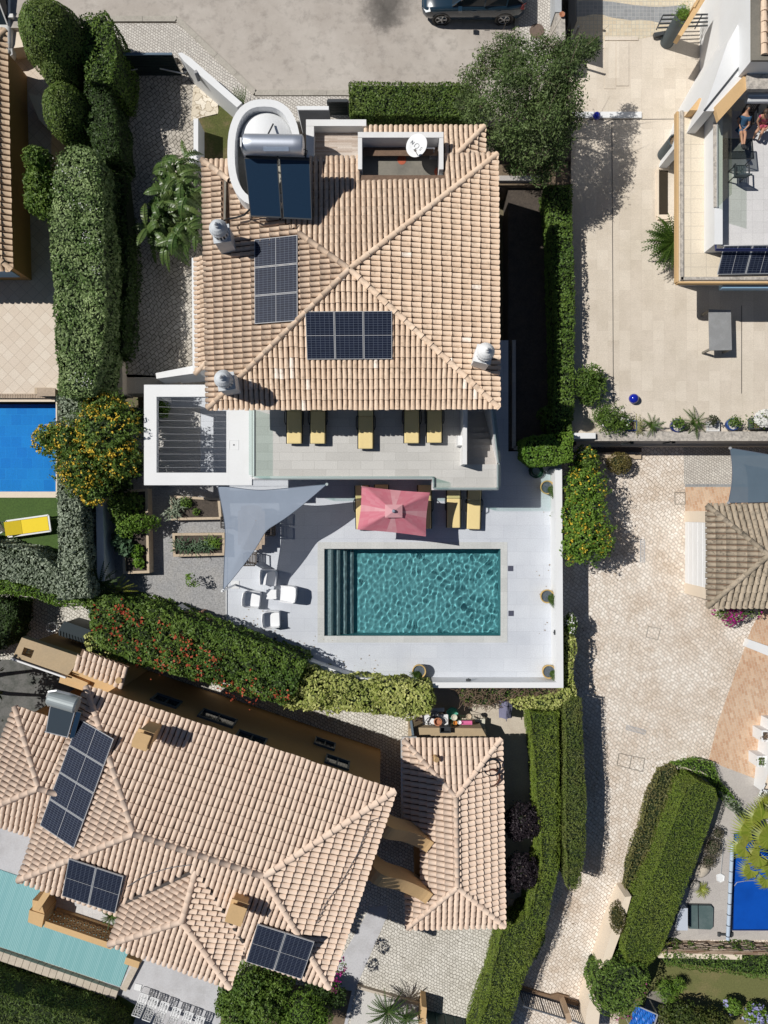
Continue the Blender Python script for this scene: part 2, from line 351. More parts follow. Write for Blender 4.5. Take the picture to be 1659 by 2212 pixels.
t_ = nt_.nodes.new('ShaderNodeBsdfTranslucent'); L(nt_, c_, t_.inputs[0]); mx_ = nt_.nodes.new('ShaderNodeMixShader'); mx_.inputs[0].default_value = .18
L(nt_, b_.outputs[0], mx_.inputs[1]); L(nt_, t_.outputs[0], mx_.inputs[2]); L(nt_, mx_.outputs[0], nt_.nodes['Material Output'].inputs[0])
def mesh_cloth(name, col, open_):
    m, nt, b = new_mat(name); n = noise(nt, wpos(nt), 1.2, 4); c = mixc(nt, ramp(nt, n.outputs[0], .3, .7), col, tuple(x * 1.12 for x in col))
    L(nt, c, b.inputs['Base Color']); b.inputs['Roughness'].default_value = .9
    t = nt.nodes.new('ShaderNodeBsdfTransparent'); mx = nt.nodes.new('ShaderNodeMixShader'); mx.inputs[0].default_value = open_
    L(nt, b.outputs[0], mx.inputs[1]); L(nt, t.outputs[0], mx.inputs[2]); L(nt, mx.outputs[0], nt.nodes['Material Output'].inputs[0]); return m
sailA = mesh_cloth('grey_sail_cloth', (.27, .32, .40), .10)
sailB = mesh_cloth('blue_sail_cloth', (.085, .125, .165), .05)
plastic = M('white_plastic', (.82, .83, .85), .35, fine=0)
cream = M('cream_plastic', (.60, .58, .48), .45, fine=.03)
potm = M('ochre_pot', (.52, .36, .14), .7, stain=(.4, .27, .1), sc_=5, amt=.5, fine=.08)
terrac = M('terracotta_pot', (.42, .17, .09), .8, fine=.1)
cobalt = M('cobalt_glaze', (.008, .018, .32), .12, fine=0, coat=.5)
slatepot = M('slate_planter', (.055, .075, .085), .55, stain=(.09, .11, .12), sc_=2, amt=.5, fine=.06)
pebble = M('white_pebbles', (.62, .60, .57), .8, stain=(.3, .29, .28), sc_=14, amt=.9, fine=.3, bmp=.8)
pvc = grid_mat('module_cells', (.010, .014, .030), (.10, .12, .16), .166, .083, .005)
pvframe = M('module_frame', (.42, .43, .45), .6, fine=0, spec=.2)
collm = M('collector_glass', (.012, .03, .06), .22, fine=.05)
carpaint = M('dark_blue_paint', (.012, .032, .055), .22, fine=0, coat=1.0)
whitecar = M('white_car_paint', (.72, .72, .70), .3, fine=0, coat=.8)
tyre = M('tyre_rubber', (.014, .014, .015), .85, fine=0)
rimm = M('alloy_rim', (.55, .56, .58), .3, metal=.8, fine=0)
redlamp = M('red_lamp', (.45, .02, .02), .25, fine=0)
clearlamp = M('clear_lamp', (.75, .78, .8), .1, fine=0)
skin_ = M('skin', (.46, .25, .16), .55, fine=.04)
hairm = M('dark_hair', (.02, .014, .01), .6, fine=.2)
khaki = M('khaki_cloth', (.33, .28, .20), .9, fine=.08)
navycloth = M('blue_cloth', (.035, .10, .19), .9, fine=.08)
blackcloth = M('black_cloth', (.018, .02, .024), .85, fine=.1)
patterncl = M('pink_patterned_cloth', (.42, .06, .12), .9, stain=(.45, .33, .1), sc_=7, amt=1, fine=.2)
bluecover = M('blue_bubble_cover', (.004, .075, .42), .35, stain=(.002, .045, .27), sc_=.7, amt=.6, fine=.05)
tarp = M('blue_tarpaulin', (.01, .10, .42), .35, stain=(.02, .2, .6), sc_=3, amt=.7, fine=.1)
# slatted pool shutter
shut, nt_, b_ = new_mat('teal_slats'); k_ = nt_.nodes.new('ShaderNodeTexBrick'); L(nt_, mapping(nt_, wpos(nt_), R(-72)), k_.inputs['Vector']); k_.offset = 0
k_.inputs['Color1'].default_value = (.22, .45, .47, 1); k_.inputs['Color2'].default_value = (.27, .50, .52, 1); k_.inputs['Mortar'].default_value = (.13, .31, .33, 1)
k_.inputs['Scale'].default_value = 1; k_.inputs['Brick Width'].default_value = 9; k_.inputs['Row Height'].default_value = .075; k_.inputs['Mortar Size'].default_value = .012
L(nt_, k_.outputs['Color'], b_.inputs['Base Color']); b_.inputs['Roughness'].default_value = .45
# leaves
gTop = foliage('clipped_green', (.060, .115, .018), (.155, .225, .045), (.10, .09, .03))
gCyp = foliage('bright_conifer', (.085, .145, .013), (.22, .29, .045), (.12, .12, .03))
gDark = foliage('deep_green_shade', (.020, .045, .010), (.060, .110, .022))  # leaf green lowered to carry the shade of the hedge flank
gVar = foliage('variegated_grey', (.075, .145, .025), (.36, .46, .20), (.05, .09, .03))
gSil = foliage('silver_grey', (.17, .22, .14), (.44, .50, .38), (.09, .12, .07))
gLime = foliage('lime_leaf', (.075, .16, .015), (.19, .31, .045))
gYel = foliage('yellow_variegated', (0.246, 0.302, 0.056), (0.650, 0.650, 0.246), (.10, .17, .03))
gMid = foliage('mid_leaf', (.055, .115, .017), (.145, .225, .038))
gOli = foliage('olive_leaf', (.050, .095, .022), (.18, .25, .085), (.09, .09, .06))
gBan = foliage('banana_leaf', (.035, .080, .018), (.12, .19, .055), (.16, .16, .05), rough=.35)
gPal = foliage('palm_frond', (.022, .055, .008), (.065, .115, .018), rough=.4)
gFan = foliage('fan_palm', (.15, .21, .02), (.31, .34, .06), (.30, .22, .06), rough=.4)
gPurp = foliage('purple_leaf', (.012, .008, .012), (.035, .025, .032))
gCore = M('hedge_core', (.014, .026, .006), .95, fine=.3)
twig = M('twigs', (.13, .085, .055), .9, (.24, .17, .12), fine=.1)
bark = M('bark', (.12, .095, .07), .9, (.2, .16, .12), fine=.2)
flYel = M('yellow_flower', (.68, .44, .03), .7, (.80, .58, .06), fine=0, trans=.2)
flRed = M('orange_flower', (.36, .045, .018), .7, (.50, .10, .04), fine=0, trans=.2)
flMag = M('magenta_flower', (.30, .01, .16), .7, (.45, .02, .26), fine=0, trans=.2)
flWhi = M('white_flower', (.75, .75, .72), .7, fine=0, trans=.2)
flBlu = M('lilac_flower', (.30, .30, .58), .7, (.42, .42, .66), fine=0, trans=.2)
# ---------------------------------------------------------------- terrain and paved levels
LZ = -1.3                                   # level of the lane and of the lower house
st = 'structure'
terrain = M('earth', (.16, .13, .085), .95, stain=(.07, .085, .03), sc_=.08, amt=.9, fine=.2)
MB().prism([(-250, -250), (250, -250), (250, 250), (-250, 250)], -1.75, -1.45, bottom=False).build('terrain', terrain, kind=st)
# street and its pavements
ground('road', asph, PP([(-500, -700), (1232, -700), (1214, 40), (1206, 130), (1130, 262), (760, 262), (640, 262), (520, 236), (384, 122), (240, 122), (150, 60), (-500, 60)], 1.0), 1.0, 2.4)
ground('pavement', cobD, PP([(238, 50), (383, 50), (551, 208), (757, 208), (757, 262), (640, 262), (520, 238), (384, 125), (238, 128)], 1.12), 1.12, .3)
kb = MB()
for a, b in zip([(236, 45), (384, 45), (552, 204)], [(384, 45), (552, 204), (757, 204)]):
    A, B = P(*a, 1.0), P(*b, 1.0); n = max(1, int((B - A).length / 1.0)); g = (B - A) / n
    for i in range(n): kb.bar(A + g * i + g * .004, A + g * (i + 1) - g * .004, .24, .30, t=rng.uniform())
kb.build('kerb', kerbm, kind=st)
ground('pavement', cobD, PP([(1116, -300), (1222, -300), (1213, 40), (1205, 120), (1175, 170), (1118, 140)], 1.12), 1.12, .3)
kb = MB()
A, B = P(1113, -300, 1.0), P(1116, 145, 1.0); g = (B - A) / 8
for i in range(8): kb.bar(A + g * i + g * .004, A + g * (i + 1) - g * .004, .16, .26)
kb.build('kerb', kerbm, kind=st)
mh = MB(); c = P(1160, 67, 1.124)
mh.lathe(c, [(.0001, .012), (.27, .012), (.27, .0)], 32); mh.lathe(c, [(.27, .0), (.275, .016), (.32, .016), (.325, 0)], 32)
mh.build('manhole_cover', M('rusty_iron', (.16, .115, .09), .7, stain=(.10, .075, .06), sc_=8, amt=.7, fine=.2), label='round rusty manhole cover set in the cobbles behind the car', cat='manhole cover', loc=c)
# left driveway, garden patch
ground('driveway', cobC, PP([(225, 118), (380, 118), (440, 185), (436, 250), (428, 420), (420, 815), (225, 815)], .8), .8, 2.2)
ground('stepping_path', flag, PP([(418, 182), (440, 185), (470, 222), (472, 245), (430, 255), (412, 262)], .8), .806, .2)
ground('grass_patch', M('patchy_grass', (.075, .085, .02), .95, stain=(.20, .14, .08), sc_=1.3, amt=1, fine=.3, bmp=.6), PP([(429, 256), (470, 248), (474, 225), (520, 235), (505, 365), (430, 372)], .85), .85, .8)
# neighbour patio (travertine) and its upper mosaic
ground('patio', travm, PP([(1234, -700), (2600, -700), (2600, 938), (1234, 938)], .4), .4, 1.9)
ground('mosaic_paving', mosaicm, PP([(1219, -300), (1500, -300), (1500, 60), (1372, 86), (1222, 88)], .4), .404, .03)
band = [(1222, 8)] + [(1222 + i * 20, 4 - 5 * math.sin(i * .5) + i * .6) for i in range(1, 14)]
band2 = [(u, v + 30 + (4 if i % 5 < 3 else 0)) for i, (u, v) in enumerate(band)][::-1]
ground('mosaic_paving', mosaicg, PP(band + band2, .4), .408, .03)
ground('mosaic_paving', mosaicg, PP([(1222, 88), (1300, 88), (1300, 94), (1222, 94)], .4), .409, .03)
slab = MB()
slab.prism(PP([(1306, 80), (1378, 80), (1378, 88), (1306, 88)], .4), .3, .44)
slab.prism(PP([(1306, 90), (1330, 90), (1330, 192), (1306, 192)], .4), .3, .415)
slab.prism(PP([(1331, 90), (1358, 90), (1358, 186), (1331, 186)], .4), .3, .43)
slab.prism(PP([(1237, 200), (1384, 190), (1385, 242), (1236, 242)], .4), .3, .42)
slab.build('ramp_slab', travm, kind=st)
slab = MB(); slab.prism(PP([(1236, 243), (1385, 243), (1385, 256), (1236, 256)], .4), .3, .47); slab.build('door_step', whiteclean, kind=st)
ln = MB()
for a, b in (((1237, 259), (1460, 257)), ((1322, 262), (1325, 872)), ((1602, 660), (1602, 850))): ln.bar(P(*a, .406), P(*b, .406), .022, .01)
ln.build('drain_slot', black, kind=st)
# lane
ground('lane', cobA, PP([(1160, 955), (2600, 955), (2600, 3200), (700, 3200), (1000, 2150), (1160, 1900)], LZ), LZ, .2)
ground('lane_edge', cobD, PP([(1477, 952), (1800, 952), (1800, 1046), (1477, 1046)], LZ), LZ + .004, .05)
ground('brick_paving', brickp, PP([(1480, 1052), (1800, 1052), (1800, 1130), (1480, 1130)], LZ), LZ + .008, .05)
ground('mosaic_paving', mosaicg, PP([(1480, 1046), (1800, 1046), (1800, 1052), (1480, 1052)], LZ), LZ + .009, .05)
ground('brick_paving', brickp, PP([(1660, 1285), (1648, 1310), (1623, 1358), (1551, 1560), (1531, 1641), (1560, 1655), (1637, 1684), (1900, 1760), (1900, 1285)], LZ), LZ + .008, .05)
ground('pool_terrace', greyslab, PP([(1532, 1640), (1560, 1655), (1637, 1684), (1900, 1760), (1900, 2030), (1420, 2030)], LZ), LZ + .012, .05,
       holes=[PP([(1586, 1800), (1850, 1800), (1850, 2008), (1582, 2008)], LZ)])
fr = MB()
def frame_lines(m, pts, z, wd=.03):
    q = [P(u, v, z) for u, v in pts]
    for i in range(len(q)): m.bar(q[i], q[(i + 1) % len(q)], wd, .012)
def flat_thing(name, mb, mat, label, cat, uv, z, group=None): return mb.build(name, mat, label=label, cat=cat, group=group, loc=P(*uv, z))
fr = MB(); frame_lines(fr, [(1458, 1064), (1480, 1064), (1480, 1089), (1458, 1089)], LZ + .005); flat_thing('inspection_cover', fr, darkconc, 'square cobbled inspection cover beside the small brick paving', 'inspection cover', (1469, 1076), LZ)
fr = MB(); frame_lines(fr, [(1401, 1353), (1427, 1358), (1421, 1382), (1396, 1376)], LZ + .005, .025); flat_thing('inspection_cover', fr, darkconc, 'tilted square inspection cover in the middle of the cobbled lane', 'inspection cover', (1411, 1367), LZ)
fr = MB(); frame_lines(fr, [(1337, 1627), (1393, 1639), (1388, 1667), (1333, 1653)], LZ + .005, .03); fr.bar(P(1364, 1633, LZ + .005), P(1360, 1660, LZ + .005), .03, .012)
flat_thing('inspection_cover', fr, darkconc, 'double inspection cover in the lane below the curved drain', 'inspection cover', (1362, 1646), LZ)
def grate(name, a, b, wd, label):
    m = MB(); A, B = P(*a, LZ + .006), P(*b, LZ + .006); d = (B - A).normalized(); s = Vector((-d.y, d.x, 0)); n = int((B - A).length / .07)
    for sg in (-1, 1): m.bar(A + s * sg * wd, B + s * sg * wd, .03, .016)
    for i in range(n + 1): q = A + (B - A) * i / n; m.bar(q - s * wd, q + s * wd, .03, .012)
    m.build(name, alu, label=label, cat='drain grate', loc=A, group='drain grates in the lane')
grate('drain_grate', (1388, 1166), (1388, 1214), .1, 'straight drain grate in the lane beside the yellow flowering shrub')
grate('drain_grate', (1353, 1571), (1394, 1582), .1, 'slanting drain grate in the lane above the double cover')
# lower house: yards
ground('yard', cobB, PP([(-400, 1190), (190, 1285), (560, 1390), (1135, 1500), (1215, 1930), (1040, 2300), (950, 2700), (-400, 2700)], LZ), LZ + .004, .2)
ground('yard_path', concpath, PP([(900, 1486), (1217, 1486), (1210, 1640), (1170, 2010), (1070, 2010), (1060, 1640), (900, 1640)], LZ), LZ + .008, .03)
ground('yard_path', concrete, PP([(800, 1960), (835, 1955), (838, 1975), (768, 2135), (740, 2260), (690, 2260), (720, 2100)], LZ), LZ + .010, .03)
ground('yard_terrace', concrete, PP([(220, 2040), (560, 2130), (480, 2300), (380, 2300), (230, 2175)], LZ), LZ + .012, .03)
ground('yard_terrace', concrete, PP([(-200, 1780), (110, 1790), (75, 1900), (60, 1935), (-200, 1860)], LZ), LZ + .012, .03)
ground('yard_path', soil, PP([(480, 2185), (560, 2120), (760, 2140), (700, 2400), (440, 2400)], LZ), LZ + .014, .03)
ground('yard_terrace', M('mossy_slab_shaded', (.13, .13, .125), .9, stain=(.035, .045, .035), sc_=2.2, amt=.9, fine=.2), PP([(-200, 1420), (30, 1425), (200, 1480), (110, 1600), (-200, 1640)], LZ), LZ + .016, .03)  # slab colour darkened and blotched to stand for dappled tree shade
ground('lower_lawn', lawnm, PP([(-400, 2040), (-80, 2050), (258, 2150), (300, 2175), (230, 2400), (-400, 2400)], LZ), LZ + .018, .03)
# pool terrace, with the pool cut out
POOL = [(699, 1184), (1083, 1184), (1083, 1375), (699, 1375)]
pw = PP(POOL, 0); x0, x1 = pw[0].x, pw[1].x; y1, y0 = pw[0].y, pw[2].y
deck = PP([(312, 780), (1078, 780), (1078, 735), (1098, 735), (1098, 975), (1213, 975), (1213, 1478), (935, 1482), (850, 1478), (760, 1466), (640, 1424), (560, 1396), (490, 1370), (490, 1048), (312, 1048)], 0)
hole = [Vector((x0 - .02, y0 - .02, 0)), Vector((x1 + .02, y0 - .02, 0)), Vector((x1 + .02, y1 + .02, 0)), Vector((x0 - .02, y1 + .02, 0))]
ground('pool_deck', deckm, deck, 0, 1.44, holes=[hole])
ground('gravel_garden', gravelm, PP([(200, 880), (433, 880), (433, 1046), (490, 1046), (490, 1372), (440, 1352), (200, 1285)], -.04), 0.012, 1.4)
ground('gravel_bed', pebble, PP([(341, 880), (433, 880), (433, 1030), (341, 1030)], 0), .02, .02)
ed = MB(); ed.bar(P(489, 1115, .02), P(489, 1372, .02), .04, .06); ed.build('deck_edge', alu, kind=st)
ground('garden_soil', darksoil, PP([(1098, 385), (1245, 385), (1245, 960), (1135, 975), (1098, 970)], -.03), -.03, 1.3)
ground('garden_soil', soil, PP([(1040, 330), (1240, 250), (1240, 400), (1040, 400)], .3), .3, 1.6)
ground('garden_soil', darksoil, PP([(700, 236), (1234, 236), (1234, 345), (700, 345)], .6), .6, 2)
ed = MB(); ed.bar(P(1110, 735, .02), P(1110, 968, .02), .16, .12); ed.bar(P(1110, 968, .02), P(1150, 968, .02), .16, .12); ed.bar(P(1075, 388, .35), P(1170, 388, .35), .22, .3)
ed.build('bed_edging', greyslab, kind=st)
# main pool
pool = thing('swimming_pool', 'rectangular pool of clear teal water with grey coping in the white deck', 'swimming pool', (x0, y0, -1.4))
poolm = paving('pool_mosaic', (.125, .37, .40), (.155, .42, .445), (.135, .38, .41), .3, .3, .01, stain=(.8, .88, .9), amt=.5, rough=.6, bmp=0)
pdark = M('pool_step_shade', (.045, .085, .095), .5, stain=(.09, .15, .16), sc_=4, amt=.5, fine=.1)  # dark strip on each tread edge stands for the shadowed riser
bz = -1.38
b = MB()
b.add([(x0, y0, bz), (x1, y0, bz), (x1, y1, bz), (x0, y1, bz)], [(0, 1, 2, 3)])
for (p, q) in (((x0, y0), (x1, y0)), ((x1, y0), (x1, y1)), ((x1, y1), (x0, y1)), ((x0, y1), (x0, y0))):
    b.add([(*q, bz), (*p, bz), (*p, .0), (*q, .0)], [(0, 1, 2, 3)])
b.build('basin', poolm, pool)
for i in range(4):
    s = MB(); xa = x0 + .004 + (i * .30 + .12 if i else 0); xb = x0 + .12 + (i + 1) * .30; s.box(((xa + xb) / 2, (y0 + y1) / 2, (bz + .004 - .22 - .28 * i) / 2), (xb - xa, y1 - y0 - .02, (-.22 - .28 * i) - bz - .004))
    s.box((xb - .045, (y0 + y1) / 2, -.218 - .28 * i), (.09, y1 - y0 - .03, .006), m=1)
    s.build('step', [M('pool_step_%s' % 'abcd'[i], (.34 - .04 * i, .42 - .03 * i, .43 - .025 * i), .6, stain=(.1, .16, .17), sc_=9, amt=.6, fine=.2), pdark], pool)  # treads coloured lighter for their glitter, dimmer with each step down
cp = MB(); o = .27
cp.prism([(x0 - o, y0 - o, 0), (x1 + o, y0 - o, 0), (x1 + o, y1 + o, 0), (x0 - o, y1 + o, 0)], -.05, .012,
         holes=[[(x0 + .03, y0 + .03), (x1 - .03, y0 + .03), (x1 - .03, y1 - .03), (x0 + .03, y1 - .03)]])
cp.build('coping', copingm, pool)
def water(name, xa, xb, ya, yb, z, step, amp, mat, seed, lam=(.12, .38), fa=1., fb=1.):
    nx, ny = int((xb - xa) / step), int((yb - ya) / step)
    X, Y = np.meshgrid(np.linspace(xa, xb, nx + 1), np.linspace(ya, yb, ny + 1)); Z = np.zeros_like(X); g = np.random.default_rng(seed)
    fx = (X - xa) / (xb - xa)
    for k in range(44):
        l = g.uniform(*lam); th = g.uniform(0, 6.28); kk = 6.283 / l
        Z += np.sin(kk * (X * math.cos(th) + Y * math.sin(th)) + g.uniform(0, 6.28)) * l * l
    Z *= amp / Z.std(); Z *= fa + (fb - fa) * np.clip(fx * 1.5 - .3, 0, 1) ** .8
    v = np.stack([X, Y, Z + z], 2).reshape(-1, 3); i = np.arange(ny)[:, None] * (nx + 1) + np.arange(nx)[None]
    f = np.stack([i, i + 1, i + nx + 2, i + nx + 1], 2).reshape(-1, 4)
    return MB().add(v, f).build(name, mat, kind=st, smooth=True)
wm, nt_, b_ = new_mat('water'); nt_.nodes.remove(b_); g_ = nt_.nodes.new('ShaderNodeBsdfGlass'); g_.inputs['IOR'].default_value = 1.33; g_.inputs['Roughness'].default_value = 0
g_.inputs['Color'].default_value = (.93, .99, 1, 1); L(nt_, g_.outputs[0], nt_.nodes['Material Output'].inputs[0])
wat = water('water', x0, x1, y0, y1, -.09, .026, .0019, wm, 5, fa=.85, fb=1.3)
wat.cycles.is_caustics_caster = True; sl.cycles.is_caustics_light = True
for o_ in pool.children: o_.cycles.is_caustics_receiver = True
for (u, v, lb) in ((1103, 1228, 'dark square skimmer lid nearer the parasol'), (1104, 1325, 'dark square skimmer lid nearer the south wall')):
    m = MB(); m.box(P(u, v, .008), (.24, .24, .012)); m.box(P(u, v, .017), (.2, .2, .006)); m.bar(P(u - 2, v + 1, .022), P(u + 2, v - 1, .022), .02, .006)
    m.build('skimmer_hatch', M('slate_lid', (.06, .065, .10), .6, fine=.1) if v < 1300 else bpy.data.materials['slate_lid'], label=lb, cat='skimmer hatch', group='skimmer lids beside the pool', loc=P(u, v, 0))
# left neighbour: tiled patio, blue pool, lawn
npl = PP([(-260, 868), (121, 868), (121, 1062), (-260, 1062)], 0); nx0, nx1, ny1, ny0 = npl[0].x, npl[1].x, npl[0].y, npl[2].y
ground('tiled_patio', diagtile, PP([(-500, 60), (112, 60), (112, 400), (128, 560), (128, 862), (-500, 862)], 0), 0.05, 1.4)
nb = thing('swimming_pool', 'bright blue pool with pale coping behind the grey hedge', 'swimming pool', (nx0, ny0, -1.2))
bluep = paving('blue_mosaic', (.012, .20, .56), (.02, .25, .62), (.03, .28, .65), .5, .5, .01, stain=(.8, .9, 1), amt=.5, bmp=0)
b = MB(); bz2 = -.75; b.add([(nx0, ny0, bz2), (nx1, ny0, bz2), (nx1, ny1, bz2), (nx0, ny1, bz2)], [(0, 1, 2, 3)])
for (p, q) in (((nx0, ny0), (nx1, ny0)), ((nx1, ny0), (nx1, ny1)), ((nx1, ny1), (nx0, ny1)), ((nx0, ny1), (nx0, ny0))): b.add([(*q, bz2), (*p, bz2), (*p, 0), (*q, 0)], [(0, 1, 2, 3)])
b.build('basin', bluep, nb)
cp = MB(); cp.prism([(nx0 - .3, ny0 - .27), (nx1 + .06, ny0 - .27), (nx1 + .06, ny1 + .1), (nx0 - .3, ny1 + .1)], -1.4, .03, holes=[[(nx0, ny0), (nx1, ny0), (nx1, ny1), (nx0, ny1)]])
cp.build('coping', beige, nb)
wm2, nt_, b_ = new_mat('still_water'); tr_ = nt_.nodes.new('ShaderNodeBsdfTransparent'); tr_.inputs[0].default_value = (.72, .93, .98, 1); gl_ = nt_.nodes.new('ShaderNodeBsdfGlossy'); gl_.inputs[1].default_value = .03
fr_ = nt_.nodes.new('ShaderNodeFresnel'); fr_.inputs[0].default_value = 1.33; mx_ = nt_.nodes.new('ShaderNodeMixShader'); L(nt_, fr_.outputs[0], mx_.inputs[0]); L(nt_, tr_.outputs[0], mx_.inputs[1]); L(nt_, gl_.outputs[0], mx_.inputs[2])
L(nt_, mx_.outputs[0], nt_.nodes['Material Output'].inputs[0])
water('water', nx0, nx1, ny0, ny1, -.1, .06, .004, wm2, 9, (.4, 1.0))
rl = MB()
for v in (853, 858): rl.bar(P(-260, v, .10), P(118, v, .10), .09, .12)
for i in range(70): rl.bar(P(-260 + i * 5.4, 851, .165), P(-260 + i * 5.4, 860, .165), .05, .01)
rl.build('overflow_grating', woodm, label='slatted overflow grating along the edge of the bright blue pool', cat='grating', loc=P(0, 855, .05))
pb = MB(); pb.box(P(100, 847, .35), (.75, .3, .6)); pb.box(P(100, 847, .67), (.8, .36, .05), m=1); pb.build('poolside_shower_base', [palewood, woodm], label='small wooden box at the corner of the tiled patio', cat='box', loc=P(100, 847, .05))
ground('artificial_turf', turf, PP([(-500, 1074), (125, 1074), (130, 1225), (-500, 1225)], 0), .01, 1.4)
# right-hand garden pool under its cover
rp = thing('covered_pool', 'small pool under a deep blue bubble cover beside the fan palm', 'swimming pool', P(1700, 1900, LZ))
q = PP([(1586, 1800), (1850, 1800), (1850, 2008), (1582, 2008)], LZ)
b = MB(); b.prism(q, LZ - .04, LZ + .018); b.build('cover', bluecover, rp)
b = MB()
for i in range(4): A, B = q[i].copy(), q[(i + 1) % 4].copy(); A.z = B.z = LZ - .01; b.bar(A, B, .06, .09)
b.build('rim', M('navy_liner', (.005, .03, .14), .5, fine=.1), rp)
ground('garden_lawn', drylawn, PP([(1420, 2050), (1900, 2050), (1900, 2500), (1300, 2500), (1350, 2100)], LZ), LZ + .02, .04)
ground('side_path', darkconc, PP([(1400, 2140), (1440, 2140), (1440, 2230), (1380, 2230)], LZ), LZ + .024, .02)
# ---------------------------------------------------------------- tiled roofs
def tile_slope(mb, poly, spacing=.193, course=.38, skip=None, rr=.445, base=None, lift=.035, m=0, white_=.0):
    """barrel tiles over a planar roof polygon; poly[0] -> poly[1] is the eave"""
    p = [Vector(q) for q in poly]; nrm = Vector((0, 0, 0))
    for i in range(1, len(p) - 1): nrm += (p[i] - p[0]).cross(p[i + 1] - p[0])
    nrm.normalize()
    if nrm.z < 0: nrm = -nrm
    e = (p[1] - p[0]).normalized(); s = nrm.cross(e)
    if s.z < 0: s = -s
    q2 = [((q - p[0]).dot(e), (q - p[0]).dot(s)) for q in p]
    a0, a1 = min(q[0] for q in q2), max(q[0] for q in q2); rows = max(1, round((a1 - a0) / spacing)); sp = (a1 - a0) / rows
    r = sp * rr; K = 5; th = [math.pi * k / K for k in range(K + 1)]
    vs, fs, tt = [], [], []
    for i in range(rows):
        a = a0 + (i + .5) * sp; ys = []
        for j in range(len(q2)):
            (ax, ay), (bx, by) = q2[j], q2[(j + 1) % len(q2)]
            if (ax - a) * (bx - a) < 0: ys.append(ay + (by - ay) * (a - ax) / (bx - ax))
        ys.sort()
        for lo, hi in zip(ys[::2], ys[1::2]):
            b = lo - .06 if lo < .3 else lo; off = random.uniform(-.015, .015); t = random.random(); da0 = 0
            while b < hi - .03:
                top = min(b + course * 1.02, hi); c = p[0] + e * a + s * (b + top) / 2
                if skip is None or not skip(c.x, c.y):
                    o = len(vs); tn = min(.93, max(0, .6 * random.random() + .4 * t)) if random.random() > white_ else 1.
                    d0 = random.uniform(-.008, .008); d1 = random.uniform(-.008, .008)
                    for (bb, rad, h, da) in ((b + off, r, lift, d0), (top + off, r * .86, .004, d1)):
                        for x in th: vs.append(p[0] + e * (a + da + rad * math.cos(x)) + s * bb + nrm * (h + rad * math.sin(x) * .95))
                    for k in range(K): fs.append((o + k, o + k + 1, o + K + 2 + k, o + K + 1 + k)); tt.append(tn)
                    tt.append(tn); fs.append(None); fs[-1] = ('cap', o)
                b += course
    quads = [f for f in fs if f[0] != 'cap']; tq = [t for f, t in zip(fs, tt) if f[0] != 'cap']
    caps = [tuple(f[1] + k for k in range(K + 1)) for f in fs if f[0] == 'cap']; tc = [t for f, t in zip(fs, tt) if f[0] == 'cap']
    n0 = mb.n; mb.V.append(np.array([tuple(v) for v in vs])); mb.n += len(vs)
    mb.F.append((np.array(quads) + n0, m, np.array(tq))); mb.F.append((np.array(caps) + n0, m, np.array(tc) * .5))
    if base is not None: base.append([q - nrm * .01 for q in p])
def slope_base(mb, polys, m=1, skip=None):
    for p in polys: mb.add(p, [tuple(range(len(p)))], m)
def ridge_caps(mb, a, b, r=.11, L_=.42, m=0, lift=.05):
    a, b = Vector(a), Vector(b); d = (b - a); n = max(1, round(d.length / L_)); d.normalize(); x = d.cross(Vector((0, 0, 1))).normalized(); y = x.cross(d).normalized()
    if y.z < 0: y = -y
    st_ = (b - a).length / n; K = 6
    for i in range(n):
        vs = []
        for (t, rad, h) in ((i * st_ - .03, r, lift + .02), ((i + 1) * st_, r * .88, lift)):
            for k in range(K + 1): an = math.pi * k / K; vs.append(a + d * t + x * rad * math.cos(an) + y * (h - .03 + rad * math.sin(an)))
        mb.add(vs, [(k, k + 1, K + 2 + k, K + 1 + k) for k in range(K)] + [tuple(range(K + 1))], m, random.random() * .9)
# ---------------------------------------------------------------- the villa
VZ = 5.75
c0 = P(829, 1100, 0)
villa = thing('villa', 'white villa with a hipped terracotta roof and an upper sun terrace above the pool', 'house', P(760, 860, 0))
NW, NE, SE, SW = P(440, 350, VZ), P(1072, 335, VZ), P(1076, 880, VZ), P(450, 882, VZ); AP = P(755, 582, 7.15)
# walls
wl = MB()
xw0, xw1, ys_, yn_ = P(478, 0, VZ).x, P(1050, 0, VZ).x, P(0, 838, 3).y, P(0, 372, VZ).y
yn2 = P(0, 290, 4.6).y
wl.prism([(xw0, ys_), (xw1, ys_), (xw1, yn_), (xw0, yn_)], -.4, 5.2)
wl.prism([(P(690, 0, 4.6).x, yn_ - .1), (P(1028, 0, 4.6).x, yn_ - .1), (P(1028, 0, 4.6).x, yn2), (P(690, 0, 4.6).x, yn2)], .4, 4.5)
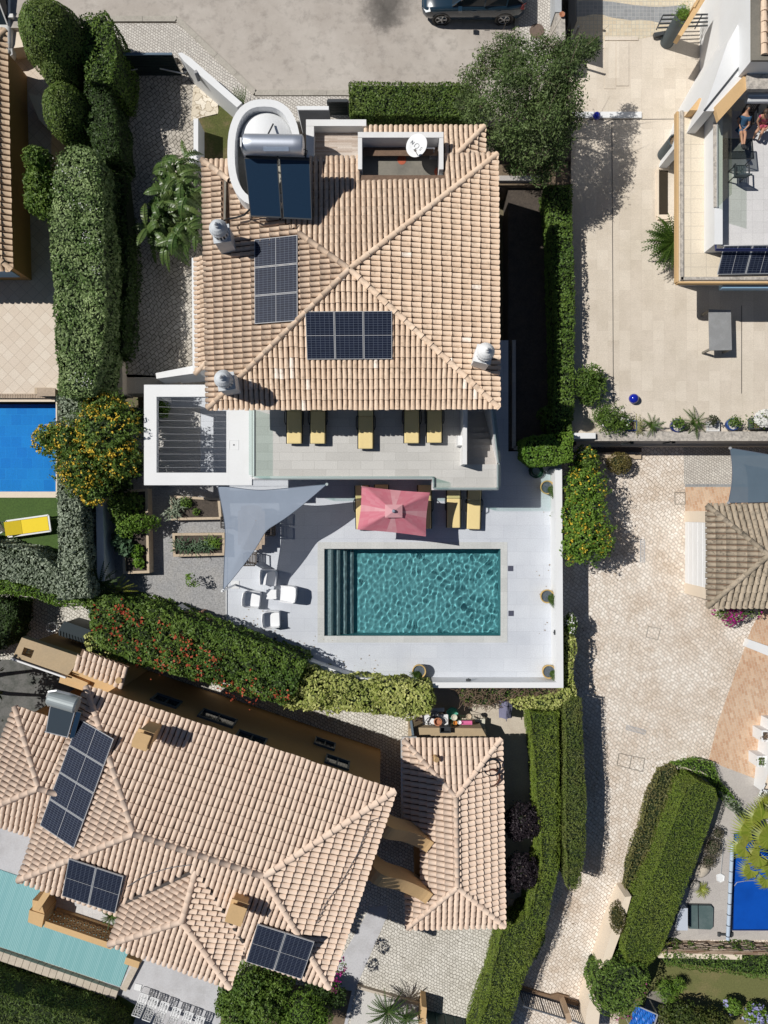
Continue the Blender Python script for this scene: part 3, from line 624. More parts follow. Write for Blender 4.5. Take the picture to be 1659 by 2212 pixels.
# ground floor below the terrace, set back from its edge
wl.prism([(P(560, 0, 0).x, ys_ + .1), (P(995, 0, 0).x, ys_ + .1), (P(995, 0, 0).x, P(0, 985, 0).y), (P(560, 0, 0).x, P(0, 985, 0).y)], -.1, 2.72)
wl.build('wall', white, villa)
for i in range(5):
    cx = P(640 + i * 78, 0, 3).x; wn = MB(); wn.box((cx, ys_ - .01, 4.05), (1.15, .05, 2.1), m=1); wn.box((cx, ys_ - .015, 4.05), (.06, .07, 2.1)); wn.build('window', [whiteclean, winm], villa)
    wn = MB(); wn.box((cx, P(0, 985, 0).y - .01, 1.15), (1.15, .05, 2.2), m=1); wn.build('window', [whiteclean, winm], villa)
rec = (P(776, 0, 5.6).x, P(957, 0, 5.6).x)      # roof recess
yr0, yr1 = P(0, 375, 6.1).y, P(0, 286, 6.1).y
ev = MB(); ev.prism([(SW.x + .05, SW.y + .05), (SE.x - .05, SE.y + .05), (NE.x - .05, NE.y - .05), (rec[1], NE.y - .05), (rec[1], yr0), (rec[0], yr0), (rec[0], NE.y - .05), (NW.x + .05, NW.y - .05)], 5.3, 5.68); ev.build('eaves', whiteclean, villa)
TOW = []
for k in range(40):                              # stair tower plan: a rounded, elongated ring
    a = 2 * math.pi * k / 40; ca, sa = math.cos(a), math.sin(a)
    TOW.append((570 + 79 * math.copysign(abs(ca) ** .8, ca), 330 - 116 * math.copysign(abs(sa) ** .82, sa)))
towp = PP(TOW, 6.95)
def in_poly(x, y, poly):
    c = False; n = len(poly)
    for i in range(n):
        a, b = poly[i], poly[i - 1]
        if (a.y > y) != (b.y > y) and x < (b.x - a.x) * (y - a.y) / (b.y - a.y) + a.x: c = not c
    return c
gut = (P(487, 0, 6).x, P(498, 0, 6).x, P(0, 492, 6).y, P(0, 392, 6).y)
def skipN(x, y): return (rec[0] < x < rec[1] and y > yr0 - .12) or in_poly(x, y, towp) or (x < rec[0] + .1 and y > P(0, 338, 5.8).y) or (gut[0] < x < gut[1] and gut[2] < y < gut[3])
rf = MB(); bs = []
tile_slope(rf, [SW, SE, AP], base=bs, white_=.02); tile_slope(rf, [SE, NE, AP], base=bs, white_=.02); tile_slope(rf, [NW, SW, AP], skip=skipN, base=bs)
slope_base(rf, bs)
rf2 = MB(); tile_slope(rf2, [NE, NW, AP], skip=skipN)
for V_, F_ in ((rf2.V, rf2.F),): rf.F += [(f + rf.n, m, t) for f, m, t in F_]; rf.V += V_; rf.n += rf2.n
# north slope channel sheet, cut round the recess
def zn(x, y): return VZ + (AP.z - VZ) * (NE.y - y) / (NE.y - AP.y)
def sheet(pts): return [Vector((x, y, zn(x, y) - .02)) for x, y in pts]
rf.add(sheet([(rec[0], NW.y), (NW.x, NW.y), (AP.x, AP.y), (rec[0], yr0)]), [(0, 1, 2, 3)], 1)
rf.add(sheet([(rec[0], yr0), (AP.x, AP.y), (rec[1], yr0)]), [(0, 1, 2)], 1); rf.add(sheet([(rec[1], yr0), (AP.x, AP.y), (NE.x, NE.y), (rec[1], NE.y)]), [(0, 1, 2, 3)], 1)
# lower porch roof to the north and the low eave strip on the west
LZ_ = 5.0
pn0, pn1 = P(785, 277, LZ_), P(1044, 276, LZ_); ps1, ps0 = P(985, 336, 5.6), P(785, 336, 5.6)
bs = []
tile_slope(rf, [pn1, pn0, ps0, ps1], base=bs, skip=lambda x, y: rec[0] - .15 < x < rec[1] + .1 and y < yr1 + .35)
tile_slope(rf, [P(1044, 338, LZ_), pn1, ps1], base=bs)
w0, w1 = P(427, 800, 3.3), P(424, 556, 3.3); tile_slope(rf, [w1, w0, P(452, 798, 3.75), P(452, 556, 3.75)], base=bs)
slope_base(rf, bs)
roof = rf.build('roof', [tileA, tileund], villa, smooth='quads')
def ridges(lst, mat, parent, r=.11):
    for a, b in lst: m = MB(); ridge_caps(m, a, b, r); m.build('ridge', mat, parent, smooth='quads')
up_ = Vector((0, 0, .03))
ridges([(NE, AP + up_), (SE, AP + up_), (SW, AP + up_), (P(648, 506, 6.75), AP + up_), (pn1, ps1), (P(438, 347, VZ), P(495, 390, 6.05)), (P(424, 806, 3.35), P(450, 780, 3.7))], tileA, roof)
def chimney(u, v, z0, h, rz, mat):
    c = P(u, v, z0); m = MB(); T = Matrix.Translation(c) @ Matrix.Rotation(rz, 4, 'Z')
    sh = h * .58
    m.box(None, (.56, .56, sh + .6), M=T @ Matrix.Translation((0, 0, sh / 2 - .3))); m.box(None, (.62, .62, .06), M=T @ Matrix.Translation((0, 0, sh)))
    M2 = T @ Matrix.Translation((0, 0, sh)); dh = h * .22
    m.lathe(None, [(.29, .0), (.30, .08), (.26, .1)], 20, 0, M=M2)
    m.lathe(None, [(.19, .08), (.19, dh)], 16, 1, M=M2)
    for k in range(14):
        a = 2 * math.pi * k / 14; m.box(None, (.05, .055, dh - .06), M=M2 @ Matrix.Rotation(a, 4, 'Z') @ Matrix.Translation((.25, 0, .06 + dh / 2)))
    m.lathe(None, [(.26, dh), (.32, dh + .01), (.32, dh + .06), (.30, dh + .08), (.27, dh + .18), (.19, dh + .28), (.09, dh + .34), (.09, dh + .38), (.105, dh + .40), (.06, dh + .43), (.045, dh + .50), (.001, dh + .54)], 20, M=M2)
    return m.build('chimney', [mat, black], roof)
chimg = M('chimney_grey_white', (.56, .59, .62), .8, stain=(.4, .42, .44), sc_=3, amt=.5, fine=.06)
chimney(494, 532, 5.92, 2.0, R(8), chimg); chimney(503, 836, 5.95, 1.9, R(8), chimg); chimney(1036, 780, 5.95, 1.85, R(-14), whiteclean)
# recess: parapets, floor
pa = MB(); zt = 6.1
def ring_wall(m, a, b, wd, z0, z1, mm=0): m.prism([(min(a[0], b[0]), min(a[1], b[1])), (max(a[0], b[0]), min(a[1], b[1])), (max(a[0], b[0]), max(a[1], b[1])), (min(a[0], b[0]), max(a[1], b[1]))], z0, z1, mm)
X = lambda u, z=zt: P(u, 0, z).x
Y = lambda v, z=zt: P(0, v, z).y
ring_wall(pa, (X(773), Y(297)), (X(958), Y(285)), 0, 4.5, zt)
ring_wall(pa, (X(773), Y(297) - .002), (X(782), Y(365)), 0, 4.5, zt - .02); ring_wall(pa, (X(949), Y(297) - .002), (X(958), Y(365)), 0, 4.5, zt - .02)
# roof terrace with the striped floor, street wall
ring_wall(pa, (X(661, 5.2), Y(272, 5.2)), (X(791, 5.2), Y(258, 5.2)), 0, .5, 5.2); ring_wall(pa, (X(661, 5.2), Y(272, 5.2) - .002), (X(678, 5.2), Y(338, 5.2)), 0, .5, 5.19)
pa.build('parapet', white, villa)
fl = MB(); fl.prism([(rec[0], yr0 - .25), (rec[1], yr0 - .25), (rec[1], Y(292)), (rec[0], Y(292))], 4.55, 5.32); fl.build('recess_floor', darkconc, villa)
fl = MB(); fl.prism([(X(676, 5.2), Y(272, 5.2)), (X(774, 5.2), Y(272, 5.2)), (X(774, 5.2), Y(337, 5.2)), (X(676, 5.2), Y(337, 5.2))], 4.3, 4.72); fl.build('roof_terrace_floor', slatstone, villa)
for (u, v, rx) in ((868, 345, .17), (947, 371, .16)):
    rp_ = MB(); rp_.lathe(P(u, v, 5.325), [(rx, 0), (rx * .98, .004), (.001, .006)], 14, sx=1, sy=1.1); rp_.build('sealant_patch', M('red_sealant', (.42, .10, .05), .8, fine=.15) if u < 900 else bpy.data.materials['red_sealant'], villa)

# stair tower
tw = MB(); inner = offset(towp, .26)
tw.prism(towp, .4, 6.95, holes=[inner]); tw.prism(inner, 4.5, 6.36, 1)
tw.build('stair_tower', [whiteclean, M('screed', (.36, .34, .29), .9, stain=(.24, .22, .18), sc_=2, amt=.7, fine=.12)], villa)
dm = MB(); dm.lathe(P(577, 304, 6.365), [(.98, 0)] + [(.96 * math.cos(a), .02 + .55 * math.sin(a)) for a in [R(x) for x in range(0, 90, 9)]] + [(.001, .57)], 36)
dm.build('tower_dome', whiteclean, villa, smooth=True)
# gutter between the roofs
g = MB(); g.prism([(gut[0], gut[2]), (gut[1], gut[2]), (gut[1], gut[3]), (gut[0], gut[3])], 5.6, 5.72); g.bar((gut[0], gut[2], 6.12), (gut[0], gut[3], 6.0), .07, .12); g.build('gutter', darkconc, villa)
# upper terrace
te = MB(); tz = 3.0
terr = PP([(545, 820), (1003, 820), (1003, 1003), (1077, 1003), (1077, 1057), (936, 1057), (936, 1034), (545, 1034)], tz)
te.prism(terr, 2.72, tz); te.build('upper_terrace', [terrm], villa)
tw_ = MB()
ring_wall(tw_, (X(1000, 4), Y(1003, 3.9)), (X(1009, 4), Y(870, 4)), 0, 2.0, 3.95); ring_wall(tw_, (X(989, 3.7), Y(962, 3.7)), (X(999, 3.7), Y(941, 3.7)), 0, 3.0, 3.7)
ft = PP([(545, 1031), (938, 1031), (938, 1054), (1074, 1054), (1074, 1000), (1077, 1000), (1077, 1058), (934, 1058), (934, 1035), (545, 1035)], 3.06)
tw_.prism(ft, 2.5, 3.06)
tw_.prism(PP([(1057, 870), (1062, 870), (1079, 1003), (1074, 1003)], 3.06), 0, 3.06)
tw_.build('terrace_wall', white, villa)
sr = MB()
for i in range(15):
    ya = Y(1003, 3.0) + i * .27; zz = 2.83 - i * .17; sr.prism([(X(1009, 3), ya), (X(1062 - i * .4 * 0, 3) + .25, ya), (X(1062, 3) + .2, ya + .30), (X(1009, 3), ya + .30)], zz - .6, zz)
sr.build('stair', greyslab, villa)
# white slab roof with hatch beside the pergola
sb = MB(); sb.prism(PP([(493, 858), (544, 858), (544, 1048), (493, 1048)], tz), 2.7, 3.0)
frame_lines(sb, [(495, 951), (515, 951), (515, 971), (495, 971)], 3.005, .02); sb.box(P(505, 961, 3.01), (.05, .05, .015), m=1); sb.build('canopy_slab', [whiteclean, darkmetal], villa)
# pergola ring with its shade wires
pg = thing('pergola', 'white flat pergola ring strung with thin wires beside the villa', 'pergola', P(325, 940, 0))
b = MB(); b.prism(PP([(311, 831), (493, 831), (493, 1048), (311, 1048)], tz), 2.72, 3.002, holes=[PP([(338, 857), (489, 857), (489, 1021), (338, 1021)], tz)]); b.build('beam', whiteclean, pg)
for (u, v) in ((320, 842), (320, 1036)): q = P(u, v, 2.72); b = MB(); b.box((q.x, q.y, 1.36), (.26, .26, 2.72)); b.build('post', whiteclean, pg)
b = MB()
for i in range(11): b.bar(P(338, 864 + i * 14.6, 2.9), P(491, 869 + i * 14.0, 2.9), .009, .009)
b.build('wire', M('wire_grey', (.30, .31, .33), .6, fine=0), pg)
# west boundary: white wall, steps down to the pool level
bw = thing('boundary_wall', 'white rendered wall along the shaded cobbled driveway', 'wall', P(422, 700, .8))
b = MB(); b.prism(PP([(414, 557), (428, 557), (430, 805), (416, 805)], 2.6), -.3, 2.6); b.prism(PP([(336, 806), (416, 790), (430, 790), (430, 805), (338, 818)], 2.0), -.3, 2.0); b.build('wall', whiteclean, bw)
b = MB()
for i in range(9): b.prism(PP([(345 + i * 11, 815), (356 + i * 11, 813), (356 + i * 11, 840), (345 + i * 11, 840)], .8), 0, .75 - .02 * i - (.07 * i if i > 3 else 0), t=.4 + .02 * i)
b.prism(PP([(265, 808), (346, 812), (346, 850), (265, 850)], .8), -.2, .80)
b.build('step', travm, bw)
b = MB(); b.prism(PP([(234, 800), (238, 776), (248, 765), (258, 768), (264, 782), (265, 850), (236, 850)], 1.3), 0, 1.3); b.build('curved_pier', beige, bw)
wl2 = MB(); wl2.prism(PP([(418, 256), (428, 256), (428, 350), (418, 350)], 1.9), .3, 1.9); wl2.prism(PP([(409, 326), (417, 326), (417, 352), (409, 352)], 1.7), .3, 1.7)
wl2.build('garden_wall', whiteclean, label='short white garden wall between the driveway and the patch of grass', cat='wall', loc=P(422, 300, .8))
# street walls and gates
sw = thing('street_wall', 'white slanting street wall between the gate and the round tower', 'wall', P(450, 170, .8))
b = MB(); b.prism(PP([(384, 115), (392, 113), (412, 125), (523, 222), (512, 232), (398, 133)], 2.35), .2, 2.35)
b.build('wall', whiteclean, sw)
b = MB(); b.bar(P(428, 168, 2.0), P(421, 150, 2.33), .12, .5); b.bar(P(404, 160, 1.4), P(396, 150, 1.4), .12, .2, m=1); b.build('gate_bracket', [greywall, darkmetal], sw)
gt = thing('sliding_gate', 'dark solid sliding gate closing the shaded driveway', 'gate', P(318, 160, .8))
b = MB(); ga, gb = P(252, 162, .85), P(393, 162, .85)
b.box(((ga.x + gb.x) / 2, ga.y, 1.55), (gb.x - ga.x, .06, 1.4))
for i in range(12): b.bar((ga.x, ga.y - .04, .95 + i * .11), (gb.x, ga.y - .04, .95 + i * .11), .02, .03)
b.build('panel', gategreen, gt)
b = MB(); b.bar((ga.x, ga.y, 2.28), (gb.x, ga.y, 2.28), .09, .06); b.build('top_rail', M('blue_grey_rail', (.09, .14, .20), .5, fine=.05), gt)
b = MB(); b.bar(P(345, 148, 1.6), P(400, 160, 1.3), .04, .04); b.build('opener_arm', alu, gt); b = MB(); b.bar(P(280, 152, 1.6), P(297, 149, 1.6), .03, .03); b.build('handle', alu, gt)
ew = thing('entrance_wall', 'grey faced street wall with a letterbox next to the green side gate', 'wall', P(690, 250, 1.0))
b = MB(); b.prism(PP([(640, 229), (710, 229), (710, 237), (644, 237)], 2.3), .4, 2.3); b.prism(PP([(644, 237), (710, 237), (710, 238.5), (644, 238.5)], 2.28), .4, 2.28, m=1); b.build('wall', [whiteclean, greywall], ew)
b = MB(); b.box(P(675, 243.5, 1.75) + Vector((0, -.02, 0)), (.46, .05, .14)); b.build('letterbox', alu, ew)
gg = thing('side_gate', 'narrow dark green slatted gate next to the clipped street hedge', 'gate', P(733, 245, 1.0))
b = MB(); A, B = P(712, 250, 1.1), P(754, 250, 1.1)
for i in range(9): b.bar((A.x, A.y + .02, 1.2 + i * .12), (B.x, A.y + .02, 1.2 + i * .12), .04, .09)
b.build('slat_panel', gategreen, gg)
b = MB()
for q in (A, B): b.box((q.x, q.y, 1.65), (.08, .08, 1.1))
b.bar((A.x, A.y, 2.22), (B.x, A.y, 2.22), .12, .08); b.build('gate_frame', darkmetal, gg)
# parapet walls round the pool deck
pwl = thing('pool_wall', 'long white parapet wall along the south and east edges of the pool deck', 'wall', P(1213, 1200, 0))
b = MB(); zp = 1.0
b.prism(PP([(1199, 1012), (1214, 1012), (1217, 1486), (935, 1486), (935, 1474), (1203, 1474)], zp), LZ - .1, zp)
b.prism(PP([(935, 1487), (850, 1483), (760, 1472), (640, 1428), (560, 1398), (440, 1350), (380, 1315), (384, 1308), (445, 1341), (564, 1389), (644, 1419), (764, 1462), (850, 1473), (935, 1477)], .75), LZ - .1, .75)
b.build('wall', whiteclean, pwl)
for (u, v, a) in ((1199, 1366, 90), (1012, 1469, 0)):
    m = MB(); q = P(u, v, .8); m.box(q, (.22, .10, .03), rz=R(a)); m.box(q + Vector((0, 0, .02)), (.08, .16, .02), rz=R(a)); m.build('wall_lamp', darkmetal, label='small flat wall lamp on the %s inside of the pool parapet' % ('east' if a else 'south'), cat='lamp', loc=q, group='wall lamps on the pool parapet')
for (u, v) in ((509, 1371), (597, 1376)):
    m = MB(); q = P(u, v, 0); m.box(q + Vector((0, 0, .2)), (.09, .09, .4)); m.box(q + Vector((0, 0, .42)), (.12, .12, .04)); m.build('bollard_lamp', darkmetal if u > 550 else alu, label='short %s bollard lamp by the foot of the curved hedge wall' % ('dark' if u > 550 else 'pale metal'), cat='lamp', loc=q, group='bollard lamps by the hedge')
lw = thing('boundary_wall', 'low blue grey wall in deep shade between the grey hedge and the vegetable bed', 'wall', P(215, 1180, 0))
b = MB(); b.prism(PP([(207, 1075), (222, 1075), (226, 1255), (210, 1255)], 1.2), -.5, 1.2); b.build('wall', whiteclean, lw)
# travertine patio retaining wall
rw = thing('retaining_wall', 'grey retaining wall topped with lichened stone below the potted plants', 'wall', P(1450, 950, LZ))
b = MB(); b.prism([(P(1237, 0, .7).x, Y(951, .75)), (P(1900, 0, .7).x, Y(951, .75)), (P(1900, 0, .7).x, Y(939, .75)), (P(1237, 0, .7).x, Y(939, .75))], LZ - .1, .62)
b.build('wall', greywall, rw)
b = MB(); b.prism([(P(1285, 0, .7).x, Y(951, .75) - .03), (P(1900, 0, .7).x, Y(951, .75) - .03), (P(1900, 0, .7).x, Y(932, .75)), (P(1285, 0, .7).x, Y(932, .75))], .622, .76); b.build('coping', stonecap, rw)
b = MB(); b.prism([(P(1233, 0, .7).x, Y(948, .8)), (P(1283, 0, .7).x, Y(948, .8)), (P(1283, 0, .7).x, Y(936, .8)), (P(1233, 0, .7).x, Y(936, .8))], .622, .95); b.build('end_block', whiteclean, rw)
b = MB(); b.prism([(P(1240, 0, LZ).x, Y(951, .75) - .12), (P(1900, 0, LZ).x, Y(951, .75) - .12), (P(1900, 0, LZ).x, Y(951, .75) - .002), (P(1240, 0, LZ).x, Y(951, .75) - .002)], LZ - .1, LZ + .35); b.build('plinth', beige, rw)
for (u, v) in ((1365, 955), (1455, 953)):
    m = MB(); q = P(u, v, .3); m.tube([q, q + Vector((-.25, -.06, .1)), q + Vector((-.5, -.1, .05))], .03, 6); m.box(q, (.12, .2, .12)); m.build('wall_spotlight', gategreen, label='dark spotlight bracket on the grey retaining wall, %s the blue shade sail' % ('nearer' if u > 1400 else 'farther from'), cat='spotlight', loc=q, group='spotlights on the retaining wall')
for i, (u, v, ln_) in enumerate(((1329, 973, 112), (1330, 988, 108))):
    m = MB(); m.bar(P(u - ln_ / 2, v, LZ + .12 - i * .05), P(u + ln_ / 2, v - 1, LZ + .12 - i * .05), .2, .14); m.build('wooden_beam', darkwood if i == 0 else palewood, label=('dark timber beam lying in the shade against the retaining wall', 'paler timber beam lying on the cobbles in front of the dark one')[i], cat='beam', loc=P(u, v, LZ))
# ---------------------------------------------------------------- lower house (ochre), turned on its plot
BZ = 4.4
hb = thing('ochre_house', 'large ochre house with a pale tiled hipped roof and rooftop solar modules', 'house', P(450, 1800, LZ))
E1, E2, E3, E4 = P(188, 1483, BZ), P(852, 1708, BZ), P(710, 2130, BZ), P(42, 1900, BZ); R1, R2 = P(290, 1800, 5.85), P(570, 1892, 5.85)
ctr = (E1 + E2 + E3 + E4) / 4
bx = (E2 - E1).normalized(); by = Vector((-bx.y, bx.x, 0))
blockA, blockB = P(394, 1989, 5.55), P(424, 1878, 5.55)
bl = [P(238, 2038, 4.62), P(496, 2130, 4.62), P(527, 2033, 4.62), P(269, 1948, 4.62)]
EM = lambda q: (q - E1)
def loc2(q): d = q - E4; return d.dot(bx), d.dot(by)
cut = [Vector((q.x, q.y, 0)) for q in (bl[0], bl[1], bl[2] + by * .1, blockB + by * .15, bl[3] + by * .1)]
rf = MB(); bs = []
tile_slope(rf, [E2, E1, R1, R2], .215, .38, base=bs); tile_slope(rf, [E3, E2, R2], .215, .38, base=bs)
tile_slope(rf, [E1, E4, R1], .215, .38, base=bs)
tile_slope(rf, [E4, E3, R2, R1], .215, .38, base=bs, skip=lambda x, y: in_poly(x, y, cut))
tile_slope(rf, [bl[0], bl[1], blockA], .215, .38, base=bs); tile_slope(rf, [bl[3], bl[0], blockA, blockB], .215, .38, base=bs); tile_slope(rf, [bl[1], bl[2], blockB, blockA], .215, .38, base=bs)
# western wing
wgz = 3.9; W1, W2, WR, WR2 = P(34, 1527, wgz), P(-60, 1763, wgz), P(85, 1702, 4.6), P(138, 1719, 4.6)
Wn, Ws = P(160, 1570, wgz), P(98, 1813, wgz)
cutw = lambda x, y: loc2(Vector((x, y, 0)))[0] > .25 + .0
def plane_z(a, b, c):
    n = (b - a).cross(c - a); return lambda x, y: a.z - (n.x * (x - a.x) + n.y * (y - a.y)) / n.z
zmain, zwn, zws = plane_z(E1, E4, R1), plane_z(Wn, W1, WR), plane_z(W2, Ws, WR)
past = lambda x, y: (Vector((x, y, 0)) - Vector((E4.x, E4.y, 0))).dot(bx) > .05
skn = lambda x, y: past(x, y) and zmain(x, y) > zwn(x, y) + .01
sks = lambda x, y: past(x, y) and zmain(x, y) > zws(x, y) + .01
tile_slope(rf, [Wn, W1, WR, WR2], .215, .38, base=bs, skip=skn); tile_slope(rf, [W1, W2, WR], .215, .38, base=bs); tile_slope(rf, [W2, Ws, WR2, WR], .215, .38, base=bs, skip=sks)
# small lean-to roof over the store
l0, l1, l2, l3 = P(160, 1442, 2.2), P(262, 1482, 2.2), P(279, 1440, 2.55), P(178, 1402, 2.55)
tile_slope(rf, [l0, l1, l2, l3], .215, .38, base=bs)
slope_base(rf, bs); rb = rf.build('roof', [tileB, tileund], hb, smooth='quads')
for a_, b_ in ((blockB, bl[3]), (blockB, bl[2])): m_ = MB(); m_.bar(a_ + Vector((0, 0, .06)), b_ + Vector((0, 0, .10)), .11, .05); m_.build('valley', M('valley_lead', (.06, .05, .045), .7, fine=.2) if 'valley_lead' not in bpy.data.materials else bpy.data.materials['valley_lead'], rb)
ridges([(E1, R1), (E4, R1), (E2, R2), (E3, R2), (R1, R2), (bl[0], blockA), (bl[1], blockA), (blockA, blockB), (W1, WR), (W2, WR), (WR, WR.lerp(WR2, .8))], tileB, rb, .13)
wl = MB()
def inset_quad(q, d): return offset(q, d)
wl.prism(offset([E1, E2, E3, E4], .45), LZ - .1, BZ - .05)
wl.prism(offset([W1, Wn, Ws, W2], .4), LZ - .1, wgz - .05)
wl.prism(offset(bl, .4), LZ - .1, 4.5)
wl.build('wall', ochre, hb)
ev = MB()
for q, z in (([E1, E2, E3, E4], BZ), ([W1, Wn, Ws, W2], wgz), (bl, 4.62)): ev.prism(offset(q, .04), z - .16, z - .015)
ev.build('eaves', ochre2, hb)
# windows of the shaded north wall (upper and lower rows)
nwall0 = E1 - by * .45 + bx * .45; nf = lambda t, z: E1 + bx * t - by * .45 + Vector((0, 0, z - BZ))
def bwin(t, z, w_, h_):
    c = E1 + bx * t - by * .45; c.z = z; T = Matrix.Translation(c) @ Matrix.Rotation(math.atan2(bx.y, bx.x), 4, 'Z')
    f = MB()
    for sx in (-1, 1): f.box(None, (.07, .12, h_), M=T @ Matrix.Translation((sx * w_ / 2, .02, 0)))
    for sz in (-1, 1): f.box(None, (w_ + .07, .14, .07), M=T @ Matrix.Translation((0, .025, sz * h_ / 2)))
    f.box(None, (.05, .08, h_), M=T @ Matrix.Translation((0, .02, 0)))
    fo = f.build('window', M('blue_grey_frame', (.05, .075, .09), .5, fine=0) if 'blue_grey_frame' not in bpy.data.materials else bpy.data.materials['blue_grey_frame'], hb)
    g = MB(); g.box(None, (w_ - .04, .03, h_ - .04), M=T @ Matrix.Translation((0, .0, 0))); g.build('pane', winm, fo)
for t, z, a, h_ in ((2.6, 1.9, 1.1, .9), (4.9, 1.9, 1.5, 1.0), (6.6, 3.0, 1.2, 1.1), (9.6, .6, .9, .8), (10.3, 2.3, 1.0, .9)): bwin(t, z, a, h_)
def box_chimney(pts, z0, h, name='chimney'):
    m = MB(); q = pts
    m.prism(q, z0 - .4, z0 + h); m.prism(offset(q, -.06), z0 + h, z0 + h + .07)
    c = sum((Vector((p.x, p.y, 0)) for p in q), Vector()) / len(q); i2 = offset(q, .10)
    for p in i2: m.box((p.x, p.y, z0 + h + .2), (.10, .10, .26), rz=math.atan2(bx.y, bx.x))
    m.prism(offset(q, .14), z0 + h + .07, z0 + h + .09, m=1)
    o = offset(q, -.04); zz = z0 + h + .33
    a, b, c_, d = [Vector((p.x, p.y, zz)) for p in o]; ra, rb_ = (a + d) / 2 + Vector((0, 0, .18)), (b + c_) / 2 + Vector((0, 0, .18))
    m.add([a, b, c_, d, ra, rb_], [(0, 1, 5, 4), (2, 3, 4, 5), (1, 2, 5), (3, 0, 4), (3, 2, 1, 0)])
    return m.build(name, [ochre2, black], rb)
def rect_at(u, v, z, lx, ly): c = P(u, v, z); return [c - bx * lx / 2 - by * ly / 2, c + bx * lx / 2 - by * ly / 2, c + bx * lx / 2 + by * ly / 2, c - bx * lx / 2 + by * ly / 2]
box_chimney(rect_at(328, 1580, 4.9, .50, .52), 4.9, .85); box_chimney(rect_at(521, 1945, 5.4, .54, .62), 5.4, .65)
m = MB(); m.tube([P(256, 1470, 2.45), P(256, 1470, 2.75)], .1, 12); m.tube([P(256, 1470, 2.7), P(256, 1470, 2.8)], .13, 12); m.build('chimney', ochre2, rb)
# flat roofed store to the north-west
fs = MB(); fq = PP([(47, 1377), (172, 1419), (158, 1444), (146, 1459), (28, 1418)], 2.1); c = P(88 - 30, 1408, 2.1)
hq = PP([(77 - 24, 1392), (88 - 10, 1402), (83 - 15, 1421), (68 - 23, 1411)], 2.1)
fs.prism(fq, 1.7, 2.1, holes=[[(p.x, p.y) for p in PP([(52, 1398), (74, 1405), (67, 1422), (46, 1414)], 2.1)]]); fs.prism(offset(fq, .25), LZ - .1, 1.2, m=1); fs.build('store_roof', [tanm, ochre], hb)
fs = MB(); A, B = P(28, 1419, 2.0), P(146, 1460, 2.0); A -= by * .04; B -= by * .04; fs.bar(A, B, .07, .36); fs.build('fascia', whiteclean, hb)
fs = MB(); q = P(60, 1410, 1.5); fs.lathe(q, [(.13, -.3), (.13, .12), (.14, .16), (.10, .24), (.001, .27)], 16); fs.build('vent_cowl', alu, hb)
fs = MB(); fs.prism(PP([(132, 1430), (160, 1443), (264, 1485), (244, 1520), (120, 1478)], 2.0), LZ, 1.7); A, B = P(150, 1422, 2.0), P(255, 1482, 2.0); fs.prism(PP([(143, 1427), (262, 1475), (258, 1490), (138, 1442)], 1.95), 1.5, 2.05); fs.prism(PP([(134, 1452), (190, 1475), (186, 1484), (131, 1462)], 1.95), 1.5, 1.95); fs.build('store_wall', ochre2, hb)
# balustraded terrace above the shuttered pool
bt = MB(); zb = .3
bt.prism(PP([(100, 1895), (300, 1955), (285, 2018), (85, 1958)], zb), LZ, zb); bt.build('balcony_floor', paletile, hb)
bt = MB(); zr_ = 1.35
def lattice_wall(a, b, n):
    A, B = P(*a, zr_), P(*b, zr_); d = (B - A); bt.bar(A, B, .26, .14)
    pl0, pl1 = A.copy(), B.copy(); pl0.z = pl1.z = .38; bt.bar(pl0, pl1, .24, .16); pl0.z = pl1.z = (LZ + .3) / 2; bt.bar(pl0, pl1, .2, .3 - LZ)
    for i in range(n):
        a_, b_ = A + d * i / n, A + d * (i + 1) / n; t_, l_ = Vector((0, 0, -.08)), Vector((0, 0, -.90)); m_ = Vector((0, 0, -.49))
        bt.bar(a_ + t_, b_ + m_, .07, .07); bt.bar(b_ + t_, a_ + m_, .07, .07); bt.bar(a_ + m_, b_ + l_, .07, .07); bt.bar(b_ + m_, a_ + l_, .07, .07); bt.bar(a_ + m_, b_ + m_, .07, .06); bt.bar(a_ + t_, a_ + l_, .06, .06)
lattice_wall((98, 1994), (243, 2043), 10); lattice_wall((80, 1962), (112, 1914), 4)
bt.prism(PP([(63, 1966), (96, 1976), (90, 2004), (60, 1992)], 1.45), LZ, 1.45); bt.prism(PP([(70, 1944), (88, 1948), (96, 1975), (70, 1966)], 1.4), LZ, 1.4)
bt.prism(PP([(272, 2068), (302, 2078), (298, 2092), (268, 2082)], .4), LZ, .4)
bt.build('balustrade', ochre2, hb)
# flying buttress walls between house and garage
for k, (a, b) in enumerate((((818, 1780), (930, 1836)), ((798, 1878), (928, 1948)))):
    m = MB(); A, B = P(*a, 3.2), P(*b, 1.9); dr = Vector((B.x - A.x, B.y - A.y, 0)); Ln = dr.length; dr.normalize(); pr = Vector((-dr.y, dr.x, 0)); N = 16; wd = .26
    vs = []
    for i in range(N + 1):
        t = i / N; zt_ = 3.4 - 1.7 * (3 * t * t - 2 * t ** 3) + .15 * math.sin(t * 9) * (1 - t)
        p = Vector((A.x, A.y, 0)) + dr * Ln * t; pb = 1.5
        for sgn in (-1, 1):
            vs.append(Vector((p.x, p.y, zt_)) + pr * wd * sgn)
        for sgn in (-1, 1): vs.append(Vector((p.x, p.y, zt_ - (1.3 - .5 * t))) + pr * wd * sgn)
    fc = []
    for i in range(N):
        o = i * 4; fc += [(o, o + 4, o + 5, o + 1), (o + 2, o + 3, o + 7, o + 6), (o, o + 2, o + 6, o + 4), (o + 1, o + 5, o + 7, o + 3)]
    fc += [(0, 1, 3, 2), (N * 4, N * 4 + 2, N * 4 + 3, N * 4 + 1)]
    m.add(vs, fc); m.build('curved_wall', ochre2, hb)
